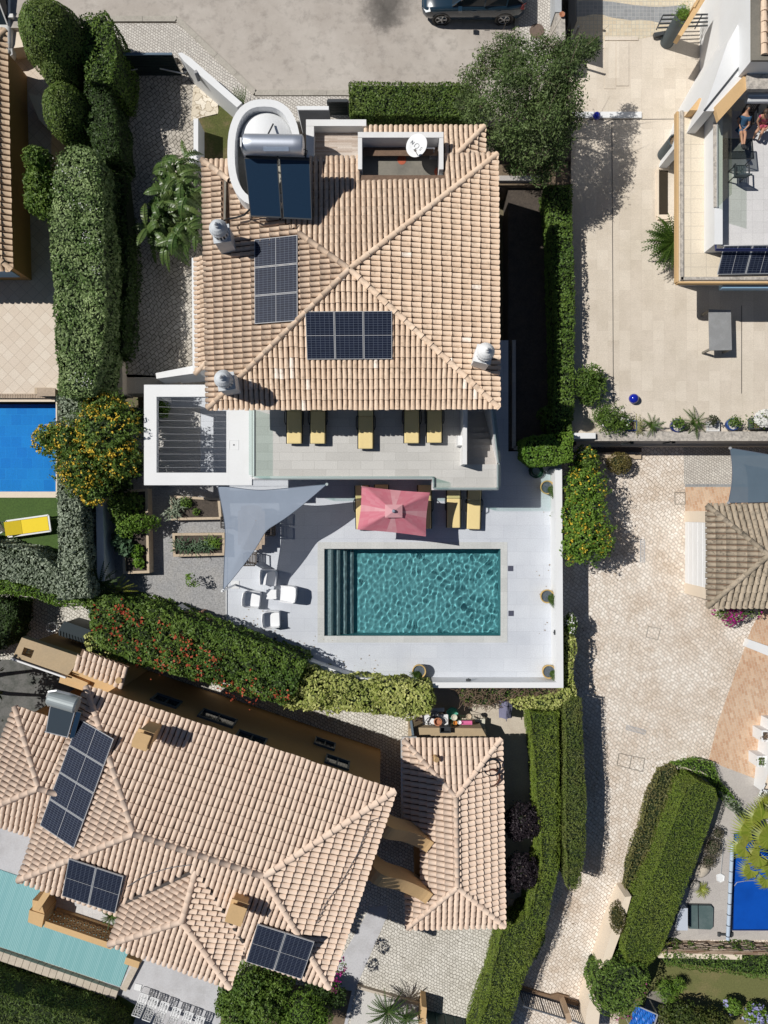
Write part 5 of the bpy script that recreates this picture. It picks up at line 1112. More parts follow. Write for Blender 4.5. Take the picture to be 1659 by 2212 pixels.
labs = ['yellow lounger nearest the pergola in the upper terrace row', 'second yellow lounger from the pergola on the upper terrace', 'yellow lounger pulled forward in the middle of the upper terrace', 'yellow lounger next to the middle one, toward the terrace stair', 'yellow lounger nearest the outside stair on the upper terrace']
g1_ = 'yellow loungers along the upper terrace'
lg = None
for (u, v, lb) in zip((635.5, 686.5, 790, 889.5, 938.5), (958, 958, 969, 957, 956), labs):
    q = P(u, v, 3.38); q.y += .975; q.z = 3.0
    if lg is None: lg = make_lounger(lb, g1_); lg.location = q
    else: dup(lg, loc=q, label=lb)
for (u, v, lb, rz) in ((783, 1143, 'yellow lounger sticking out past the left side of the pink parasol', 1), (824, 1141, 'yellow lounger mostly hidden under the left half of the pink parasol', 0), (917, 1142, 'yellow lounger partly covered by the right edge of the pink parasol', 0), (980, 1140, 'yellow lounger on the pool deck just right of the pink parasol', 0), (1024, 1143, 'yellow lounger farthest right of the pink parasol on the pool deck', -1)):
    q = P(u, v, .38); q.y += .975; q.z = .012
    d = dup(lg, loc=q, rz=R(rz * 1.5), label=lb); d['group'] = 'yellow loungers on the pool deck'
# neighbour's yellow sunbed and a dark chair
t = thing('sunbed', 'bright yellow sunbed with white frame on the artificial turf', 'sun lounger', P(70, 1136, .01), rz=R(8), local=True)
f = MB()
for s in (-1, 1): f.bar((-.95, s * .36, .34), (.95, s * .36, .34), .07, .07)
for x in (-.95, .95): f.bar((x, -.36, .34), (x, .36, .34), .07, .07)
f.build('frame', whiteclean, t)
for sx in (-1, 1):
    for sy in (-1, 1): l = MB(); l.bar((sx * .7, sy * .36, 0), (sx * .7, sy * .36, .34), .06); l.build('leg', whiteclean, t)
m = MB(); m.box((.3, 0, .37), (1.2, .62, .02)); m.build('seat', yellowb, t)
m = MB(); m.bar((-.3, 0, .38), (-.93, 0, .62), .62, .02); m.build('backrest', yellowb, t)
def plain_chair(name, label, loc, rz, mat, mat2=None, group=None, arms=True):
    t = thing(name, label, 'chair', loc, group, rz, local=True); mat2 = mat2 or mat
    for sx in (-1, 1):
        for sy in (-1, 1): l = MB(); l.bar((sx * .23, sy * .21, 0), (sx * .22, sy * .2, .43), .04); l.build('leg', mat, t)
    s = MB(); s.bar((-.25, -.24, .44), (.25, -.24, .44), .03, .04); s.bar((-.25, .24, .44), (.25, .24, .44), .03, .04)
    for i in range(7): s.bar((-.21 + i * .07, -.25, .45), (-.21 + i * .07, .25, .45), .048, .02)
    s.build('seat', mat2, t)
    b = MB(); 
    for x in (-.24, .24): b.bar((x, .23, .44), (x, .33, .92), .04)
    b.bar((-.24, .33, .90), (.24, .33, .90), .04, .08); b.bar((-.24, .25, .55), (.24, .25, .55), .03, .05)
    for i in range(6): b.bar((-.18 + i * .072, .25, .56), (-.18 + i * .072, .325, .9), .035, .018)
    b.build('backrest', mat2, t)
    if arms:
        for sx in (-1, 1): a = MB(); a.bar((sx * .27, -.22, .64), (sx * .27, .28, .66), .05, .03); a.bar((sx * .25, -.2, .43), (sx * .27, -.2, .64), .04); a.build('armrest', mat, t)
    return t
plain_chair('garden_chair', 'dark garden chair with pale frame cropped by the left edge on the turf', P(6, 1142, .01), R(120), whiteclean, darkwood)
# ---------------------------------------------------------------- parasol and sails
pz_ = thing('parasol', 'faded coral pink rectangular parasol shading the deck loungers', 'parasol', P(850, 1104, .01))
cr = [P(781, 1050, 2.15), P(928.6, 1064, 2.15), P(920, 1159, 2.12), P(772, 1144, 2.12)]; apx = P(850.5, 1104, 2.75)
m = MB(); NS = 12; NR = 7; vs = []; tn = []
per = []
for k in range(4):
    a, b = cr[k], cr[(k + 1) % 4]
    for i in range(NS):
        t_ = i / NS; p = a.lerp(b, t_); inn = math.sin(math.pi * t_); c = (cr[0] + cr[2]) / 2; p = p.lerp(Vector((c.x, c.y, p.z)), .035 * inn); p.z += -.05 * inn; per.append((p, (k, t_)))
n = len(per)
for r_ in range(NR + 1):
    s_ = r_ / NR
    for (p, (k, t_)) in per:
        q = apx.lerp(p, s_ if r_ else .02); edge = math.sin(math.pi * t_); q.z += -.16 * edge * s_ * (1 - s_ * .6) + .02 * math.sin(9 * t_ * math.pi) * s_ * (1 - s_); vs.append(q)
fc, tt = [], []
for r_ in range(NR):
    for i in range(n):
        fc.append((r_ * n + i, (r_ + 1) * n + i, (r_ + 1) * n + (i + 1) % n, r_ * n + (i + 1) % n)); x = (i % NS + .5) / NS
        fade = [.75, .25][(x < .62) != (x > .38)] if False else (.9 if .4 < x < .62 else .15) * (1 - r_ / NR * .5); tt.append(max(0, min(1, fade + random.uniform(-.12, .12) + (.45 if r_ == 0 else 0))))
m.add(vs, np.array(fc), 0, np.array(tt)); m.build('canopy', pinkm, pz_, smooth=True)
m = MB(); hw = .36; ty = apx.z + .02; q = [apx + Vector((sx * .36, sy * .27, -.095)) for sx, sy in ((-1, 1), (1, 1), (1, -1), (-1, -1))]
m.add(q + [apx + Vector((0, 0, .05))], [(0, 1, 4), (1, 2, 4), (2, 3, 4), (3, 0, 4)], 0, .8); m.build('vent_cap', pinkm, pz_)
m = MB(); m.tube([Vector((apx.x, apx.y, .02)), apx], .025, 10); m.build('pole', alu, pz_)
m = MB(); m.lathe(apx, [(.001, .16), (.05, .15), (.075, .09), (.07, .02)], 14); m.build('finial', M('grey_finial', (.22, .26, .33), .5, fine=0), pz_)
m = MB(); m.box((apx.x, apx.y, .05), (.55, .55, .07)); m.build('base', darkconc, pz_)
rb_ = MB()
for c_ in cr: rb_.bar(apx - Vector((0, 0, .08)), c_ - Vector((0, 0, .04)), .02, .02)
rb_.build('rib', alu, pz_)
def sail(name, label, corners, sag, mat, N=22):
    t = thing(name, label, 'shade sail', corners[0] - Vector((0, 0, corners[0].z))); k = len(corners); m = MB(); c = sum(corners, Vector()) / k; per = []
    for j in range(k):
        a, b = corners[j], corners[(j + 1) % k]; s_ = sag[j]; mid = Vector((c.x, c.y, (a.z + b.z) / 2)); 
        for i in range(N): x = i / N; p = a.lerp(b, x); p = p + (Vector((c.x, c.y, p.z)) - p).normalized() * s_ * 4 * x * (1 - x); per.append(p)
    n = len(per); vs = []; NR = 8
    for r_ in range(NR + 1):
        for p in per: vs.append(c.lerp(p, max(r_ / NR, .01)))
    m.add(vs, np.array([(r_ * n + i, (r_ + 1) * n + i, (r_ + 1) * n + (i + 1) % n, r_ * n + (i + 1) % n) for r_ in range(NR) for i in range(n)])); m.build('cloth', mat, t, smooth=True)
    h = MB()
    for j in range(k): e = [0] * 1; h.tube(per[j * N:(j + 1) * N] + [per[((j + 1) * N) % n]], .014, 5)
    h.build('hem', M('sail_hem', (.10, .12, .16), .8, fine=0) if 'sail_hem' not in bpy.data.materials else bpy.data.materials['sail_hem'], t)
    for q in corners: f = MB(); f.lathe(q + Vector((0, 0, .01)), [(.001, .03), (.06, .03), (.06, -.03), (.001, -.03)], 12); f.build('corner_ring', alu, t)
    return t
sA = sail('shade_sail', 'grey triangular shade sail stretched between pergola, villa and deck post', [P(470, 1049, 2.75), P(706, 1046, 2.6), P(482, 1275, 2.25)], [.22, .44, .22], sailA)
sp_ = thing('sail_post', 'slanting metal post holding the low corner of the grey sail', 'post', P(508, 1263, 0))
m = MB(); m.tube([P(508, 1263, .01), P(479, 1277, 2.35)], .045, 10); m.build('pole', alu, sp_); m = MB(); m.box(P(508, 1263, .012), (.36, .36, .02)); m.build('base_plate', alu, sp_)
sB = sail('shade_sail', 'dark blue shade sail over the lane by the outbuilding, cropped at right', [P(1577, 968, 1.2), P(1850, 1000, 1.3), P(1850, 1090, 1.45), P(1573, 1086, 1.5)], [.16, .25, .1, .14], sailB)
# ---------------------------------------------------------------- dining set under the sail
dt = thing('dining_table', 'oval slatted wooden table half hidden under the grey sail', 'table', P(545, 1140, .01))
c = P(543, 1140, .74); m = MB(); pl = [Vector((c.x + .60 * math.copysign(abs(math.cos(a)) ** .7, math.cos(a)), c.y + 1.0 * math.copysign(abs(math.sin(a)) ** .8, math.sin(a)), 0)) for a in [2 * math.pi * k / 32 for k in range(32)]]
for i in range(9):
    xa_, xb_ = c.x - .6 + i * .134, c.x - .6 + i * .134 + .122
    ys2 = [p.y for p in pl if xa_ - .07 <= p.x <= xb_ + .07]
    if ys2: m.prism([(xa_, min(ys2)), (xb_, min(ys2)), (xb_, max(ys2)), (xa_, max(ys2))], .71, .735)
m.build('tabletop', woodm, dt)
for sx in (-1, 1):
    for sy in (-1, 1): l = MB(); l.bar((c.x + sx * .42, c.y + sy * .7, .012), (c.x + sx * .42, c.y + sy * .7, .71), .07); l.build('leg', woodm, dt)
gd = 'dark wooden chairs round the oval table'
for (u, v, rz, lb) in ((546, 1203, 180, 'dark slatted wooden armchair in the sun below the oval table'), (585, 1143, -90, 'dark slatted chair at the right side of the oval table'), (585, 1113, -90, 'dark chair under the sail beside the right table end'), (503, 1128, 90, 'dark chair hidden under the sail on the left of the oval table')):
    plain_chair('dining_chair', lb, P(u, v, .012), R(rz), darkwood, group=gd)
# ---------------------------------------------------------------- white shell armchairs
def shell_chair(label, loc, rz):
    t = thing('shell_armchair', label, 'armchair', loc, 'white shell armchairs around the small table', rz, local=True)
    a = MB(); N = 14; prof = []
    out = [(-.36, -.36), (-.38, 0), (-.37, .26), (-.30, .37), (0, .40), (.30, .37), (.37, .26), (.38, 0), (.36, -.36)]
    hgt = [.52, .60, .70, .76, .78, .76, .70, .60, .52]
    vs = []
    for (x, y), h in zip(out, hgt): vs += [(x * .94, y * .94, .02), (x, y, h), (x * .93, y * .93, h + .012), (x * .80, y * .80 - .01, .40)]
    fc = []
    for i in range(len(out) - 1):
        o = i * 4
        for k in range(3): fc.append((o + k, o + 4 + k, o + 5 + k, o + 1 + k))
    fc += [(0, 1, 2, 3), (32, 35, 34, 33)]
    a.add(vs, fc); a.build('shell', plastic, t)
    s = MB(); s.prism([(-.30, -.34), (.30, -.34), (.31, .2), (.24, .31), (-.24, .31), (-.31, .2)], .30, .40); s.prism([(-.30, -.341), (.30, -.341), (.29, -.28), (-.29, -.28)], .03, .30); s.build('seat', plastic, t)
    return t
shell_chair('white shell armchair closest to the dark wooden chair', P(583, 1246, .02), R(-18 + 14))
shell_chair('white shell armchair on the side of the sail post', P(548, 1292, .02), R(84))
shell_chair('white shell armchair on the pool side of the small table', P(625, 1281, .02), R(-94))
shell_chair('white shell armchair set apart below the small table', P(590, 1335, .02), R(-108 + 30 + 180 - 10))
t = thing('side_table', 'small square white plastic table between the shell armchairs', 'table', P(587, 1285, .01)); c = P(586, 1284, .38)
m = MB(); m.box((c.x, c.y, .37), (.44, .42, .035)); m.build('tabletop', plastic, t)
for sx in (-1, 1):
    for sy in (-1, 1): l = MB(); l.bar((c.x + sx * .19, c.y + sy * .18, .012), (c.x + sx * .17, c.y + sy * .16, .36), .06); l.build('leg', plastic, t)
# ---------------------------------------------------------------- pots, fronds and plants
def frond(mb, base, az, L_, rise, droop, wd, n=9, leaf=.2, m=0, twist=0, lm=None):
    """a feather leaf: curved midrib with paired leaflets"""
    d = Vector((math.cos(az), math.sin(az), 0)); s = Vector((-d.y, d.x, 0)); pts = []
    for i in range(n + 1): t_ = i / n; pts.append(Vector(base) + d * L_ * t_ + Vector((0, 0, rise * t_ - droop * t_ * t_)))
    vs, fs, tt = [], [], []
    for i in range(n):
        p, q = pts[i], pts[i + 1]; t_ = (i + .5) / n; k = leaf * math.sin(math.pi * min(1, .15 + t_ * .85)) + .02
        for sg in (-1, 1):
            tip = p.lerp(q, 1.3) + s * sg * k + Vector((0, 0, -.25 * k)); o = len(vs); vs += [p, p.lerp(q, .62), tip]; fs.append((o, o + 1, o + 2)); tt.append(random.random())
        o = len(vs); vs += [p + s * wd, p - s * wd, q - s * wd * .7, q + s * wd * .7]; fs.append((o, o + 1, o + 2, o + 3)); tt.append(.9)
    f3 = [f for f in fs if len(f) == 3]; t3 = [t for f, t in zip(fs, tt) if len(f) == 3]; f4 = [f for f in fs if len(f) == 4]
    n0 = mb.n; mb.V.append(np.array([tuple(v) for v in vs])); mb.n += len(vs); mb.F.append((np.array(f3) + n0, m, np.array(t3))); mb.F.append((np.array(f4) + n0, m, .9))
def cycad(mb, c, n, L_, z=.0, leaf=.14, tilt=(.2, .9)):
    for i in range(n): frond(mb, Vector(c) + Vector((0, 0, z)), 2.4 * i + random.uniform(-.2, .2), L_ * random.uniform(.8, 1.1), L_ * random.uniform(*tilt), L_ * random.uniform(.25, .6), .012, 10, leaf)
for (u, v, lb, az0) in ((1180, 1053, 'ochre pot with palm by the coiled hose', 0), (1180, 1287, 'ochre pot with palm against the middle of the east parapet', 1), (1184, 1449, 'ochre pot with palm in the corner of the two parapets', 2), (905, 1448, 'ochre pot with palm beside the yellow variegated hedge', 3)):
    q = P(u, v, .30); q.z = .012; t = thing('potted_palm', lb, 'potted plant', q, 'ochre pots round the pool deck')
    m = MB(); m.lathe(q, [(.16, 0), (.24, .12), (.285, .30), (.30, .46), (.315, .5), (.31, .53), (.27, .53), (.25, .46)], 26); m.build('pot', potm, t, smooth=True)
    m = MB(); m.lathe(q, [(.001, .47), (.26, .465)], 20); m.build('soil', M('slate_mulch', (.08, .10, .12), .9, fine=.4) if 'slate_mulch' not in bpy.data.materials else bpy.data.materials['slate_mulch'], t)
    m = MB(); sgn = 0 if az0 < 3 else -2.0
    for i in range(16): frond(m, q + Vector((.04, -.04, .47)), sgn - .35 + random.uniform(-.9, .9), random.uniform(.28, .52), random.uniform(.22, .5), random.uniform(.1, .35), .006, 8, .09)
    m.build('frond', gPal, t)
hs = thing('garden_hose', 'coiled dark green garden hose by the pool wall', 'hose', P(1157, 1018, .012)); m = MB(); c = P(1157, 1018, .0)
pts = [c + Vector((math.cos(a) * (.28 + .025 * math.sin(a * .37) + .03 * random.random()), math.sin(a) * (.28 + .03 * math.sin(a * .7)), .04 + .016 * a / 6.28 + .02 * random.random())) for a in [k * .3 for k in range(190)]]
m.tube(pts, .014, 6); m.tube([pts[-1], c + Vector((.45, -.1, .03)), c + Vector((.62, .12, .03)), c + Vector((.75, .05, .03))], .014, 6); m.build('coil', M('hose_green', (.01, .055, .03), .35, fine=0), hs)
m = MB(); m.lathe(c, [(.21, .02), (.22, .26), (.19, .26), (.19, .02)], 24); m.build('drum', M('hose_drum', (.02, .08, .05), .4, fine=0), hs)
# cobalt globes and pots on the travertine patio
def globe_pot(u, v, r, z, lb):
    t = thing('glazed_globe', lb, 'garden ornament', P(u, v, z)); q = P(u, v, z + r * .9); m = MB(); m.ball(q, (r, r, r * .95), n=24, k=14); m.build('ball', cobalt, t, smooth=True); m = MB(); m.lathe(P(u, v, z), [(r * .4, 0), (r * .45, .04), (r * .3, .08)], 16); m.build('foot', cobalt, t)
globe_pot(1289, 250, .17, .47, 'small cobalt blue glazed globe on the white step'); globe_pot(1369, 861, .22, .4, 'large cobalt blue glazed globe standing alone on the travertine patio')
def tall_planter(u, v, h, r, lb, kind):
    q = P(u, v, .4); t = thing('tall_planter', lb, 'planter', q, 'slate cylinder planters'); m = MB(); m.lathe(q, [(r * .96, 0), (r, .05), (r, h), (r - .05, h), (r - .05, h - .12)], 28); m.build('cylinder', slatepot, t, smooth=False)
    m = MB(); m.lathe(q, [(.001, h - .1), (r - .05, h - .11)], 20); m.build('soil', soil, t)
    m = MB()
    if kind: p = np.array(q + Vector((0, 0, h))) + rng.normal(size=(700, 3)) * [.17, .17, .1] + [0, 0, .1]; m.leaves(p, np.tile([0, 0, 1.], (700, 1)) + rng.normal(size=(700, 3)) * .4, .10, asp=.2); m.build('plant', gLime, t)
    else: p = np.array(q + Vector((0, 0, h))) + rng.normal(size=(90, 3)) * [.12, .12, .04]; m.leaves(p, np.tile([0, 0, 1.], (90, 1)), .08, asp=.25); m.build('plant', twig, t)
tall_planter(1440, 92, 1.75, .30, 'slate cylinder planter with a grassy top near the steel balustrade', 1); tall_planter(1433, 335, 1.25, .28, 'slate cylinder planter with dry soil beside the annex roof', 0)
t = thing('patio_table', 'grey rectangular patio table half in the shade of the modern house', 'table', P(1555, 720, .4))
m = MB(); zt2 = 1.15; q = PP([(1530, 668), (1578, 678), (1581, 757), (1535, 757)], zt2); q = [Vector((P(1531, 0, zt2).x, P(0, 668, zt2).y, 0)), Vector((P(1579, 0, zt2).x, P(0, 670, zt2).y, 0)), Vector((P(1581, 0, zt2).x, P(0, 756, zt2).y, 0)), Vector((P(1533, 0, zt2).x, P(0, 757, zt2).y, 0))]
m.prism(q, zt2 - .05, zt2); m.build('tabletop', M('grey_tabletop', (.24, .245, .25), .7, stain=(.33, .34, .35), sc_=2.5, amt=.6, fine=.06), t)
for i in range(4): a = q[i]; c_ = (q[0] + q[2]) / 2; b = a.lerp(c_, .06); l = MB(); l.bar((b.x, b.y, .41), (b.x, b.y, zt2 - .05), .09); l.build('leg', darkconc, t)
# ---------------------------------------------------------------- vegetation
UPV = np.array([0, 0, 1.])
def sample_poly(poly, n):
    tr = tessellate_polygon([[Vector((p[0], p[1], 0)) for p in poly]]); P2 = np.array([(p[0], p[1]) for p in poly]); T = np.array(tr)
    a, b, c = P2[T[:, 0]], P2[T[:, 1]], P2[T[:, 2]]; ar = np.abs((b - a)[:, 0] * (c - a)[:, 1] - (b - a)[:, 1] * (c - a)[:, 0]) / 2
    k = rng.choice(len(T), n, p=ar / ar.sum()); r1, r2 = np.sqrt(rng.uniform(size=n)), rng.uniform(size=n)
    return (1 - r1)[:, None] * a[k] + (r1 * (1 - r2))[:, None] * b[k] + (r1 * r2)[:, None] * c[k], ar.sum()
def edge_dist(p, poly):
    d = np.full(len(p), 9e9); n = len(poly)
    for i in range(n):
        a, b = np.array(poly[i][:2]), np.array(poly[(i + 1) % n][:2]); ab = b - a; t = np.clip(((p - a) @ ab) / (ab @ ab), 0, 1); d = np.minimum(d, np.linalg.norm(p - a - t[:, None] * ab, axis=1))
    return d
def hedge(name, label, cat, poly, z0, z1, mats, dens=330, size=.11, rough=.10, roundness=.18, flowers=None, asp=.5, group=None, side=.85, seed=1, jit=.6, core=True, freq=2.2, extra=None, fl=None):
    """a clipped hedge: dark twiggy core and thousands of leaves over its top and flanks. poly = plan at the top height"""
    z0p = z0; m = MB(); poly = [Vector((p[0], p[1], 0)) for p in poly]
    if core:
        ins = offset(poly, .10); m.prism(ins, z0, z1 - .12 - .5 * roundness - .55 * rough, 1)
    p2, ar = sample_poly(poly, 10); n = int(ar * dens); p2, _ = sample_poly(poly, n); ed = edge_dist(p2, poly)
    z = z1 - roundness * np.exp(-ed / .16); p = np.c_[p2, z]; w_ = wob(p, freq, seed); p[:, 2] += rough * w_ - .05 * rng.uniform(size=n)
    nr = np.tile(UPV, (n, 1)); tb = .5 + .33 * wob(p, 1.3, seed + 20) + .12 * wob(p, 4.5, seed + 21); m.leaves(p, nr, size, 0, jit, asp, tb - .38, tb + .38)
    per = sum((poly[i] - poly[i - 1]).length for i in range(len(poly))); 
    for i in range(len(poly)):
        a, b = poly[i - 1], poly[i]; L_ = (b - a).length; k = int(L_ * (z1 - z0) * dens * side)
        if k < 1: continue
        e = (b - a) / L_; c = Vector((e.y, -e.x, 0)); mid = (a + b) / 2 + c * .02
        if in_poly(mid.x, mid.y, poly): c = -c
        t = rng.uniform(size=k); zz = z0 + (z1 - z0 - .05) * rng.uniform(size=k); q = np.c_[a.x + (b.x - a.x) * t, a.y + (b.y - a.y) * t, zz]
        q += np.array(c) * (rough * wob(q, freq, seed + 3)[:, None] * .8 - .04 * rng.uniform(size=(k, 1))); m.leaves(q, np.tile(np.array(c) * .8 + UPV * .45, (k, 1)), size, 0, jit, asp)
    mt = [mats, gCore]
    if extra:
        for (mat, cnt, sz, lo) in extra:
            mt.append(mat); q, _ = sample_poly(poly, cnt); e_ = wob(np.c_[q, q[:, :1] * 0], 1.1, seed + 9); q = q[e_ > lo]; m.leaves(np.c_[q, np.full(len(q), z1 + .05)] + rng.normal(size=(len(q), 3)) * .04, np.tile(UPV, (len(q), 1)), sz, len(mt) - 1, .9, .6)
    return m, mt
def hb_(name, label, cat, poly, z0, z1, mats, group=None, **k):
    m, mt = hedge(name, label, cat, poly, z0, z1, mats, **k); c = sum((Vector((p[0], p[1], 0)) for p in poly), Vector()) / len(poly); c.z = z0
    return m.build(name, mt, label=label, cat=cat, group=group, loc=c)
def shrub_mesh(m, blobs, dens, size, core=1, leaf=0, asp=.5, jit=.7, rough=.18, seed=3, solid=.8, lo=0, hi=1):
    for bi, (c, r) in enumerate(blobs):
        r = np.array(r if isinstance(r, (tuple, list)) else (r, r, r)); c = np.array(c); n = int(4 * math.pi * (r.mean() ** 2) * dens)
        d = rng.normal(size=(n, 3)); d[:, 2] = np.abs(d[:, 2]) * np.where(rng.uniform(size=n) < .8, 1, -1); d /= np.linalg.norm(d, axis=1)[:, None]
        k = 1 + rough * wob(d * 2, 2.6, seed + bi) - .18 * rng.uniform(size=n) ** 2; tb = .5 + .3 * wob(d * 2 + c, 1.6, seed + bi + 30); m.leaves(c + d * r * k[:, None], d * .8 + UPV * .35, size, leaf, jit, asp, tb - .4, tb + .4)
        if solid: m.ball(tuple(c), tuple(r * solid * .86), core, 12, 8)
def shrub(name, label, cat, blobs, mats, dens=260, size=.11, flowers=(), group=None, trunk=None, **k):
    m = MB(); shrub_mesh(m, blobs, dens, size, **k); mt = [mats, gCore]
    for (mat, n, sz, sd) in flowers:
        mt.append(mat); w_ = np.array([(np.mean(r) if isinstance(r, (tuple, list)) else r) ** 2 for c, r in blobs]); ii = rng.choice(len(blobs), n, p=w_ / w_.sum())
        d = rng.normal(size=(n, 3)); d[:, 2] = np.abs(d[:, 2]); d /= np.linalg.norm(d, axis=1)[:, None]; rr = np.array([r if isinstance(r, (tuple, list)) else (r, r, r) for c, r in blobs])[ii]; cc = np.array([tuple(c) for c, r in blobs])[ii]
        p = cc + d * rr * 1.04; keep = wob(p, 2.0, sd) > -.35; p, d = p[keep], d[keep]
        for _ in range(3): m.leaves(p + rng.normal(size=p.shape) * sz * .35, d * .5 + UPV * .6, sz, len(mt) - 1, .8, .8)
    b = Vector(blobs[0][0]); b.z = min(c[2] - (r[2] if isinstance(r, (tuple, list)) else r) for c, r in blobs)
    if trunk is None: return m.build(name, mt, label=label, cat=cat, group=group, loc=b)
    t = thing(name, label, cat, trunk[0], group); m.build('crown', mt, t); tk = MB(); base, tops, r0 = trunk
    for q in tops: mid = (Vector(base) + Vector(q)) / 2 + Vector((random.uniform(-.15, .15), random.uniform(-.15, .15), .1)); tk.tube([base, mid, q], [r0, r0 * .7, r0 * .35], 7)
    tk.build('trunk', bark, t); return t
# tall topiaries and hedges on the left
def topiary(label, u, v, z1, ru, rv, z0, group='rounded topiary columns'):
    c = P(u, v, z1 - .6); m = MB(); k = (H - z1) / F; ra, rb_ = ru * k, rv * k; hgt = z1 - z0; n = int(2.2 * (ra + rb_) * hgt * 330)
    th = rng.uniform(0, 2 * math.pi, n); t = rng.uniform(size=n) ** .8
    prof = np.where(t > .55, np.sqrt(np.clip(1 - ((t - .55) / .45) ** 2, 0, 1)), .70 + .30 * (t / .55)); p = np.c_[c.x + ra * prof * np.cos(th), c.y + rb_ * prof * np.sin(th), z0 + hgt * t]
    nr = np.c_[np.cos(th), np.sin(th), np.where(t > .55, (t - .5) * 3, .1)]; p += nr * (.05 * wob(p, 2.5, int(u)))[:, None]; m.leaves(p, nr, .10, 0, .55, .5)
    nt_ = int(ra * rb_ * 3.1 * 420); q = rng.normal(size=(nt_, 3)); q[:, 2] = np.abs(q[:, 2]) + .3; q /= np.linalg.norm(q, axis=1)[:, None]; pp = np.array([c.x, c.y, z0 + hgt * .55]) + q * [ra, rb_, hgt * .45]; pp += q * (.05 * wob(pp, 2.5, int(v)))[:, None]; m.leaves(pp, q + UPV * .2, .10, 0, .55, .5)
    m.lathe((c.x, c.y, z0), [(ra * .62 / ra, 0), (.93, hgt * .53), (.86, hgt * .75), (.6, hgt * .9), (.001, hgt * .95)], 18, 1, ra, rb_)
    return m.build('topiary', [gTop, gCore], label=label, cat='topiary', group=group, loc=(c.x, c.y, z0))
topiary('largest domed topiary, beside the street in the upper left corner', 92, 48, 5.0, 74, 74, .3); topiary('small round topiary squeezed between two larger ones', 121, 139, 3.9, 42, 41, .3); topiary('egg shaped topiary just above the ivy hedge', 131, 226, 3.8, 51, 62, .3)
hb_('hedge', 'dark leafy hedge between the topiaries and the driveway gate', 'hedge', PP([(168, 30), (225, 18), (245, 62), (250, 120), (240, 170), (180, 170), (165, 90)], 3.6), .7, 3.6, gMid, rough=.16, seed=4)
hb_('hedge', 'dark shaded hedge along the driveway below the gate', 'hedge', PP([(178, 172), (232, 172), (250, 260), (255, 330), (205, 345), (180, 260)], 3.0), .7, 3.0, gDark, rough=.14, seed=5)
hb_('ivy_hedge', 'tall variegated hedge between the cobbled driveway and the tiled patio', 'hedge', PP([(120, 330), (155, 312), (200, 320), (212, 345), (222, 500), (222, 640), (212, 760), (196, 852), (122, 852), (114, 700), (108, 520), (112, 400)], 4.0), .2, 4.0, gVar, rough=.15, size=.13, dens=300, seed=6, asp=.6, extra=[(flWhi, 900, .07, .45), (flMag, 260, .10, .95)])
hb_('ivy_hedge', 'dark green growth added as the shaded flank of the variegated hedge', 'hedge', PP([(208, 340), (262, 360), (275, 480), (278, 640), (262, 760), (214, 765), (222, 600), (218, 480)], 2.2), .3, 2.2, gDark, rough=.3, size=.13, dens=260, seed=7)  # separate dark growth stands in for the hedge's east face in shade
hb_('silver_hedge', 'grey green hedge beside the bright blue pool', 'hedge', PP([(122, 853), (196, 853), (178, 920), (172, 1080), (120, 1080), (121, 960)], 2.6), .0, 2.6, gSil, rough=.09, size=.11, seed=8, asp=.6)
hb_('silver_hedge', 'silver grey hedge running down beside the artificial turf', 'hedge', PP([(120, 1081), (172, 1081), (176, 1160), (184, 1220), (190, 1292), (122, 1296), (110, 1240), (126, 1220), (124, 1150)], 2.4), .0, 2.4, gSil, rough=.12, size=.12, seed=9, asp=.6)
hb_('silver_hedge', 'broad silver hedge below the artificial turf at the left edge', 'hedge', PP([(-120, 1150), (0, 1178), (60, 1188), (110, 1222), (126, 1250), (120, 1285), (70, 1268), (0, 1250), (-120, 1235)], 2.1), .0, 2.1, gSil, rough=.14, size=.12, seed=10, asp=.6)
hb_('hedge', 'lime leafed lower hedge edge above the small cobbled court', 'hedge', PP([(-120, 1237), (0, 1252), (70, 1270), (120, 1288), (190, 1295), (185, 1312), (120, 1308), (60, 1290), (0, 1282), (-120, 1270)], 1.3), LZ, 1.3, gLime, rough=.18, size=.12, seed=11)
hb_('hedge', 'dark hedge in the shade at the far left of the cobbled court', 'hedge', PP([(-120, 1290), (30, 1300), (25, 1350), (10, 1400), (-120, 1420)], .6), LZ, .6, gDark, rough=.2, seed=12)
shrub('leafy_shrub', 'glossy green shrub squeezed between the tiled roof and the ivy hedge', 'shrub', [(P(86, 350, 2.4), (.55, .5, .8)), (P(92, 400, 2.2), (.65, .7, .8)), (P(82, 440, 2.0), (.5, .5, .7)), (P(104, 440, 2.2), (.6, .7, .7))], gMid, 240, .14)
